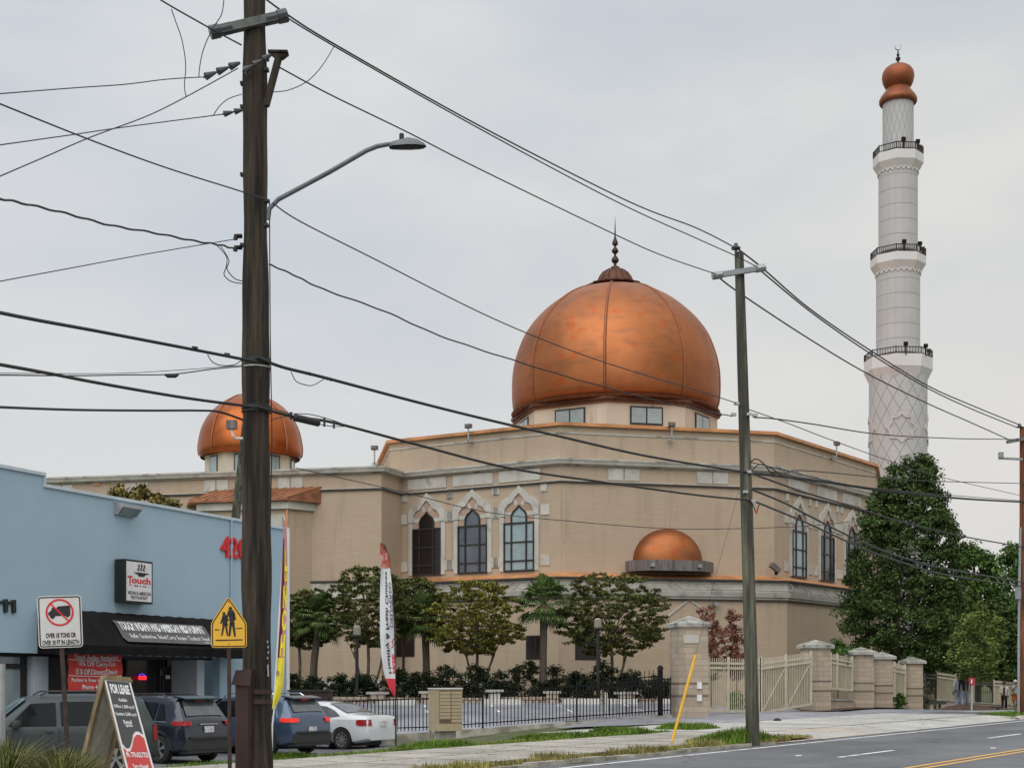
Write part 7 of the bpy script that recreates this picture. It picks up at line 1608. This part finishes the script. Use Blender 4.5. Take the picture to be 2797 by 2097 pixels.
def patch(n, fu, fv, zf=None):
    u = fu(g.random(n)); v = fv(g.random(n), u); x = u*.5707-v*.8212; y = u*.8212+v*.5707
    z = np.array([(H(a, b)-.02) if zf is None else zf(c_, d_) for a, b, c_, d_ in zip(x, y, u, v)]); return np.stack([x, y, z], 1), u, v
# bank between the pavement and the sedan: hummocky
P_, u, v = patch(30000, lambda r: 19.0+11*r, lambda r, u: 17.95+(1.9)*r)
hg = .06+.12*np.clip(np.sin(u*1.1+.6)+.55*np.sin(u*2.7)+.2+.3*(g.random(len(u))-.5), 0, 1.4); keep = hg > .07
blades('bank_grass', 'bright green grass along the back of the pavement beside the sedan', P_[keep], hg[keep], M['gr'], .014, seed=2)
P_, u, v = patch(16000, lambda r: 29.2+6.8*r, lambda r, u: 17.75+1.25*r, lambda a, b: base(a, b)+.06)
hg = .05+.15*np.clip(np.sin(u*1.75+3.4)+.1+.3*(g.random(len(u))-.5), 0, 1.2); keep = hg > .065
blades('path_grass', 'green grass tufts between the two concrete paths left of the middle pole', P_[keep], hg[keep], M['gr'], .014, seed=4)
P_, u, v = patch(9000, lambda r: 12+19.5*r, lambda r, u: 13.75+.75*r, lambda a, b: base(a, b)+.05)
hg = .04+.09*np.clip(np.sin(u*2.1)+np.sin(u*5.3)*.6+.1+.5*(g.random(len(u))-.5), 0, 1.5); keep = hg > .055
blades('kerb_weeds', 'dry yellow green weeds growing along the broken kerb', P_[keep], hg[keep], M['grd'], .010, seed=5)
P_, u, v = patch(4500, lambda r: 28.2+3.6*r, lambda r, u: 13.85+1.15*r, lambda a, b: base(a, b)+.08)
rr_ = np.hypot(u-29.4, v-14.0); blades('pole_weeds', 'green weeds around the foot of the middle utility pole', P_[rr_ < 1.5], (.30*np.exp(-rr_**2/.9)+.05)[rr_ < 1.5], M['gr'], .012, seed=6)
P_, u, v = patch(26000, lambda r: 50.5+36*r, lambda r, u: 13.98+1.9*r, lambda a, b: H(*XY(a, b))-.01)
blades('verge_grass', 'short bright grass verge at the right beside the road', P_, np.full(len(P_), .11), M['gr'], .02, seed=7)
# tall grass at the lower left
n = 11000; x = W(-60, 0, 18.5).x+g.random(n)*(W(262, 0, 18.5).x-W(-60, 0, 18.5).x); y = 17.3+2.4*g.random(n)
px_ = x/y*F+CX; hh = .52+.22*np.sin(px_*.035+1)+.14*np.sin(px_*.09); hh = hh*.78; hh = np.where(px_ > 205, hh*np.clip((275-px_)/70, .15, 1), hh)
Pz = np.array([H(a, b) for a, b in zip(x, y)]); m1 = g.random(n) < .55
blades('tall_grass', 'tall green ornamental grass in the lower left corner', np.stack([x, y, Pz], 1)[m1], hh[m1], M['grt'], .011, .7, seed=8)
blades('straw_grass', 'arching straw coloured grass mixed into the lower left corner', np.stack([x, y, Pz], 1)[~m1], hh[~m1]*1.03, M['straw'], .008, .95, seed=9)
n = 2600; x = W(430, 0, 18.5).x+g.random(n)*1.2; y = 19+1.5*g.random(n); Pz = np.array([H(a, b) for a, b in zip(x, y)])
blades('stray_weeds', 'weeds at the foot of the sandwich board and the school sign', np.stack([x, y, Pz], 1), np.full(n, .2), M['grd'], .01, seed=10)
P_ = np.array([W(2062, 0, 31.5)]); 

# thin continuous weeds, dry bits and fallen leaves
P_, u, v = patch(9000, lambda r: 14+19*r, lambda r, u: 13.92+.5*r, lambda a, b: base(a, b)+.055)
blades('kerb_grass', 'thin low grass and weeds in the dirt strip behind the kerb', P_, .035+.05*g.random(len(P_)), M['grd'], .009, seed=15)
P_, u, v = patch(5000, lambda r: 16+17*r, lambda r, u: 17.85+.35*r**2, lambda a, b: base(a, b)+.07)
blades('edge_grass', 'low green grass creeping over the back edge of the pavement', P_, .05+.06*g.random(len(P_)), M['gr'], .010, seed=16)
P_, u, v = patch(14000, lambda r: 19+11*r, lambda r, u: 18.0+2.6*r)
blades('dry_bank_grass', 'sparse dry grass on the bank behind the pavement', P_, .06+.08*g.random(len(P_)), M['grd'], .010, seed=17)
n = 1500; u = 12+42*g.random(n); v = 13.9+(g.random(n)**1.6)*6; x = u*.5707-v*.8212; y = u*.8212+v*.5707
z = np.array([(max(apz(a, b), H(*XY(a, b)))+.012 if a > 33.2 else (walkz(a, b)+.012 if 14.35 < b < 17.95 else H(*XY(a, b))+.03)) for a, b in zip(u, v)])
C = np.stack([x, y, z], 1); a = g.random(n)*6.28; s_ = (.015+.02*g.random(n))[:, None]; t_ = np.stack([np.cos(a), np.sin(a), np.zeros(n)], 1)*s_; b_ = np.stack([-np.sin(a), np.cos(a), np.full(n, .15)], 1)*s_*.6
o = npmesh('fallen_leaves', np.stack([C-t_, C+b_, C+t_, C-b_], 1).reshape(-1, 3), np.arange(4*n).reshape(-1, 4), leafm('brown_leaf_litter', (.10, .065, .03), isl=.6)); mark(o, 'brown fallen leaves scattered over the pavement and driveway', 'leaves', kind='stuff')
# ------------------------------------------------------------------ people
M['skin'] = mat('skin_brown', (.16, .085, .055), .6, var=.05); M['hair'] = mat('black_hair', (.01, .009, .009), .7)
M['c_black'] = mat('black_cloth', (.012, .012, .014), .9); M['c_white'] = mat('white_cloth', (.55, .52, .48), .9, var=.08); M['c_grey'] = mat('grey_cloth', (.26, .28, .29), .9, var=.1); M['c_orange'] = mat('orange_shorts', (.38, .10, .03), .9); M['c_jean'] = mat('pale_jeans', (.22, .27, .33), .9, var=.15, vs_=5); M['c_lgrey'] = mat('light_grey_cloth', (.36, .37, .41), .9, var=.1)
def skinmesh(name, J, E, m_, par, sub=2, root=0):
    me = bpy.data.meshes.new(name); me.from_pydata([j[:3] for j in J], E, []); o = bpy.data.objects.new(name, me); COL.objects.link(o)
    md = o.modifiers.new('s', 'SKIN'); lay = me.skin_vertices[0] if me.skin_vertices else None
    if lay is None:
        bpy.context.view_layer.objects.active = o; me.skin_vertices  # created with the modifier
        lay = me.skin_vertices[0] if me.skin_vertices else None
    if lay is None:
        bm = bmesh.new(); bm.from_mesh(me); bm.verts.layers.skin.verify(); bm.to_mesh(me); bm.free(); lay = me.skin_vertices[0]
    for i, j in enumerate(J): lay.data[i].radius = (j[3], j[4] if len(j) > 4 else j[3]); lay.data[i].use_root = (i == root)
    s2 = o.modifiers.new('u', 'SUBSURF'); s2.levels = sub; s2.render_levels = sub
    dg = bpy.context.evaluated_depsgraph_get(); m2 = bpy.data.meshes.new_from_object(o.evaluated_get(dg)); o.modifiers.clear(); o.data = m2; m2.materials.clear(); m2.materials.append(m_)
    m2.polygons.foreach_set('use_smooth', [True]*len(m2.polygons)); o.parent = par; return o
def person(label, px, d, rz, top, legs, coat=None, arms=((.25, .95), (.25, .95)), hat=None, stride=.1, hgt=1.75, armpose=None, short=False, shoe='c_black'):
    c = W(px, 0, d); t = thing('person', label, 'person', (c.x, c.y, H(c.x, c.y)+.02), rz); k = hgt/1.75
    # x: person's side, y: forward is -y
    J = []; E = []
    def j(x, y, z, r, r2=None): J.append((x*k, y*k, z*k, r*k, (r2 or r)*k)); return len(J)-1
    def e(a, b): E.append((a, b))
    pel = j(0, 0, .95, .15, .11); wa = j(0, 0, 1.12, .13, .095); ch = j(0, 0, 1.33, .155, .11); nk0 = j(0, 0, 1.47, .075, .07); nk = j(0, -.01, 1.53, .052, .055); hd0 = j(0, -.02, 1.62, .075, .09); hd1 = j(0, -.015, 1.71, .06, .075)
    for a, b in ((pel, wa), (wa, ch), (ch, nk0), (nk0, nk), (nk, hd0), (hd0, hd1)): e(a, b)
    nose = j(0, -.115, 1.615, .012); e(hd0, nose)
    hands = []
    for s_, ap in ((-1, (armpose or [None, None])[0]), (1, (armpose or [None, None])[1])):
        hp = j(s_*.085, 0, .88, .095); kn = j(s_*.10, -.03-s_*stride*.5, .48, .06); an = j(s_*.10, s_*stride, .09, .04); he = j(s_*.10, s_*stride+.03, .04, .035); to = j(s_*.115, s_*stride-.17, .035, .032)
        for a, b in ((pel, hp), (hp, kn), (kn, an), (an, he), (an, to)): e(a, b)
        sh = j(s_*.19, 0, 1.41, .06)
        el, wr_ = ap if ap else ((s_*.25, .03, 1.12), (s_*.24, -.06, .87))
        eb = j(*el, .043); wr = j(*wr_, .028); e(ch, sh); e(sh, eb); e(eb, wr)
        dv = (Vector(wr_)-Vector(el)).normalized(); pm_v = Vector(wr_)+dv*.07; pm = j(*pm_v, .030, .018); e(wr, pm); hands.append((pm_v, dv, pm, s_))
        sd_ = Vector((0, 1, 0)) if abs(dv.y) < .7 else Vector((1, 0, 0))
        for q, L_ in ((-.027, .062), (-.009, .074), (.009, .07), (.027, .056)):
            f0 = pm_v+sd_*q+dv*.02; f1 = f0+dv*L_*.6+Vector((-s_*.008, 0, 0)); a = j(*f0, .009); b = j(*f1, .008); c_ = j(*(f1+dv*L_*.4+Vector((-s_*.016, 0, 0))), .006); e(pm, a); e(a, b); e(b, c_)
        th0 = Vector(wr_)+dv*.03-sd_*.03; th1 = th0+dv*.04-sd_*.022; a = j(*th0, .011); b = j(*th1, .009); e(wr, a); e(a, b)
    skinmesh('body', J, E, M['skin'], t)
    # trousers
    def sub_(idx, rad, off=.018): return [(J[i][0], J[i][1], J[i][2], J[i][3]+off, J[i][4]+off) if rad is None else None for i in idx]
    def chain(nm, pts, edges, m_, root=0): skinmesh(nm, [(p[0]*k, p[1]*k, p[2]*k, p[3]*k, p[4]*k) for p in pts], edges, m_, t, root=root)
    lz = .50 if short else .12
    pts = [(0, 0, .97, .165, .125)]; ed = []
    for s_ in (-1, 1):
        b = len(pts); pts += [(s_*.09, 0, .86, .11, .11), (s_*.10, -.03-s_*stride*.5, .50, .085, .085)]; ed += [(0, b), (b, b+1)]
        if not short: pts += [(s_*.10, s_*stride*.95, .12, .07, .07)]; ed += [(b+1, b+2)]
    chain('trousers', pts, ed, M[legs])
    # shirt or jacket
    hem = .86 if coat else .98
    pts = [(0, 0, hem, .18, .135), (0, 0, 1.14, .165, .12), (0, 0, 1.34, .18, .13), (0, 0, 1.455, .085, .08)]; ed = [(0, 1), (1, 2), (2, 3)]
    for s_, ap in ((-1, (armpose or [None, None])[0]), (1, (armpose or [None, None])[1])):
        el, wr_ = ap if ap else ((s_*.25, .03, 1.12), (s_*.24, -.06, .87)); b = len(pts)
        pts += [(s_*.195, 0, 1.40, .078, .078), (*el, .06, .06)]; ed += [(2, b), (b, b+1)]
        if not short: w2 = Vector(el).lerp(Vector(wr_), .88); pts += [(*w2, .048, .048)]; ed += [(b+1, b+2)]
    chain('jacket' if coat else 'shirt', pts, ed, M[coat or top], root=1)
    if coat and top: # open front showing the shirt
        build('shirt_front', MB().prism([(-.06*k, -.165*k, .9*k), (.06*k, -.165*k, .9*k), (.05*k, -.16*k, 1.42*k), (-.05*k, -.16*k, 1.42*k)], (0, .06, 0)), M[top], t)
    hr = MB(); hr.lathe([(.088, -.03), (.098, .02), (.092, .075), (.06, .12), (.01, .135)], (0, .012, 1.63*k), n=14, sy=1.12); build('cap' if hat else 'hair', hr, M[hat] if hat else M['hair'], t, smooth=True)
    if hat: build('cap_peak', MB().prism([(-.07, -.09, 1.655*k), (.07, -.09, 1.655*k), (.05, -.19, 1.645*k), (-.05, -.19, 1.645*k)], (0, 0, .012)), M[hat], t)
    fc = MB()
    for s_ in (-1, 1): fc.box((s_*.032, -.10*k, 1.64*k), (.022, .012, .010))
    fc.box((0, -.105*k, 1.575*k), (.045, .01, .008)); build('face', fc, M['hair'], t)
    er = MB()
    for s_ in (-1, 1): er.box((s_*.088, 0, 1.62*k), (.018, .03, .055))
    build('ears', er, M['skin'], t)
    for s_ in (-1, 1): build('shoe', MB().prism([(s_*.11-.045, s_*stride+.06, 0), (s_*.11+.045, s_*stride+.06, 0), (s_*.12+.05, s_*stride-.12, 0), (s_*.12, s_*stride-.20, 0), (s_*.12-.045, s_*stride-.12, 0)], (0, 0, .075)), M[shoe], t)
    return t
person('person in black jacket and pale jeans with back turned by the young tree', 2636, 60.5, R(160), None, 'c_jean', coat='c_black', hgt=1.62)
person('person in a light grey hooded top with dark sleeves standing left of the black jacket', 2618, 61.5, R(200), None, 'c_jean', coat='c_lgrey', hgt=1.58)
person('person walking in an open white vest over black clothes near the right edge', 2743, 80, R(-20), 'c_black', 'c_black', coat='c_white', stride=.14, hgt=1.62, armpose=(((-.27, .0, 1.14), (-.12, -.22, 1.08)), None))
person('person in a white cap, grey shirt and orange shorts at the right edge', 2773, 79.5, R(30), 'c_grey', 'c_orange', hat='c_white', short=True, stride=.1, hgt=1.72, armpose=(((-.30, -.1, 1.2), (-.22, -.28, 1.38)), None))
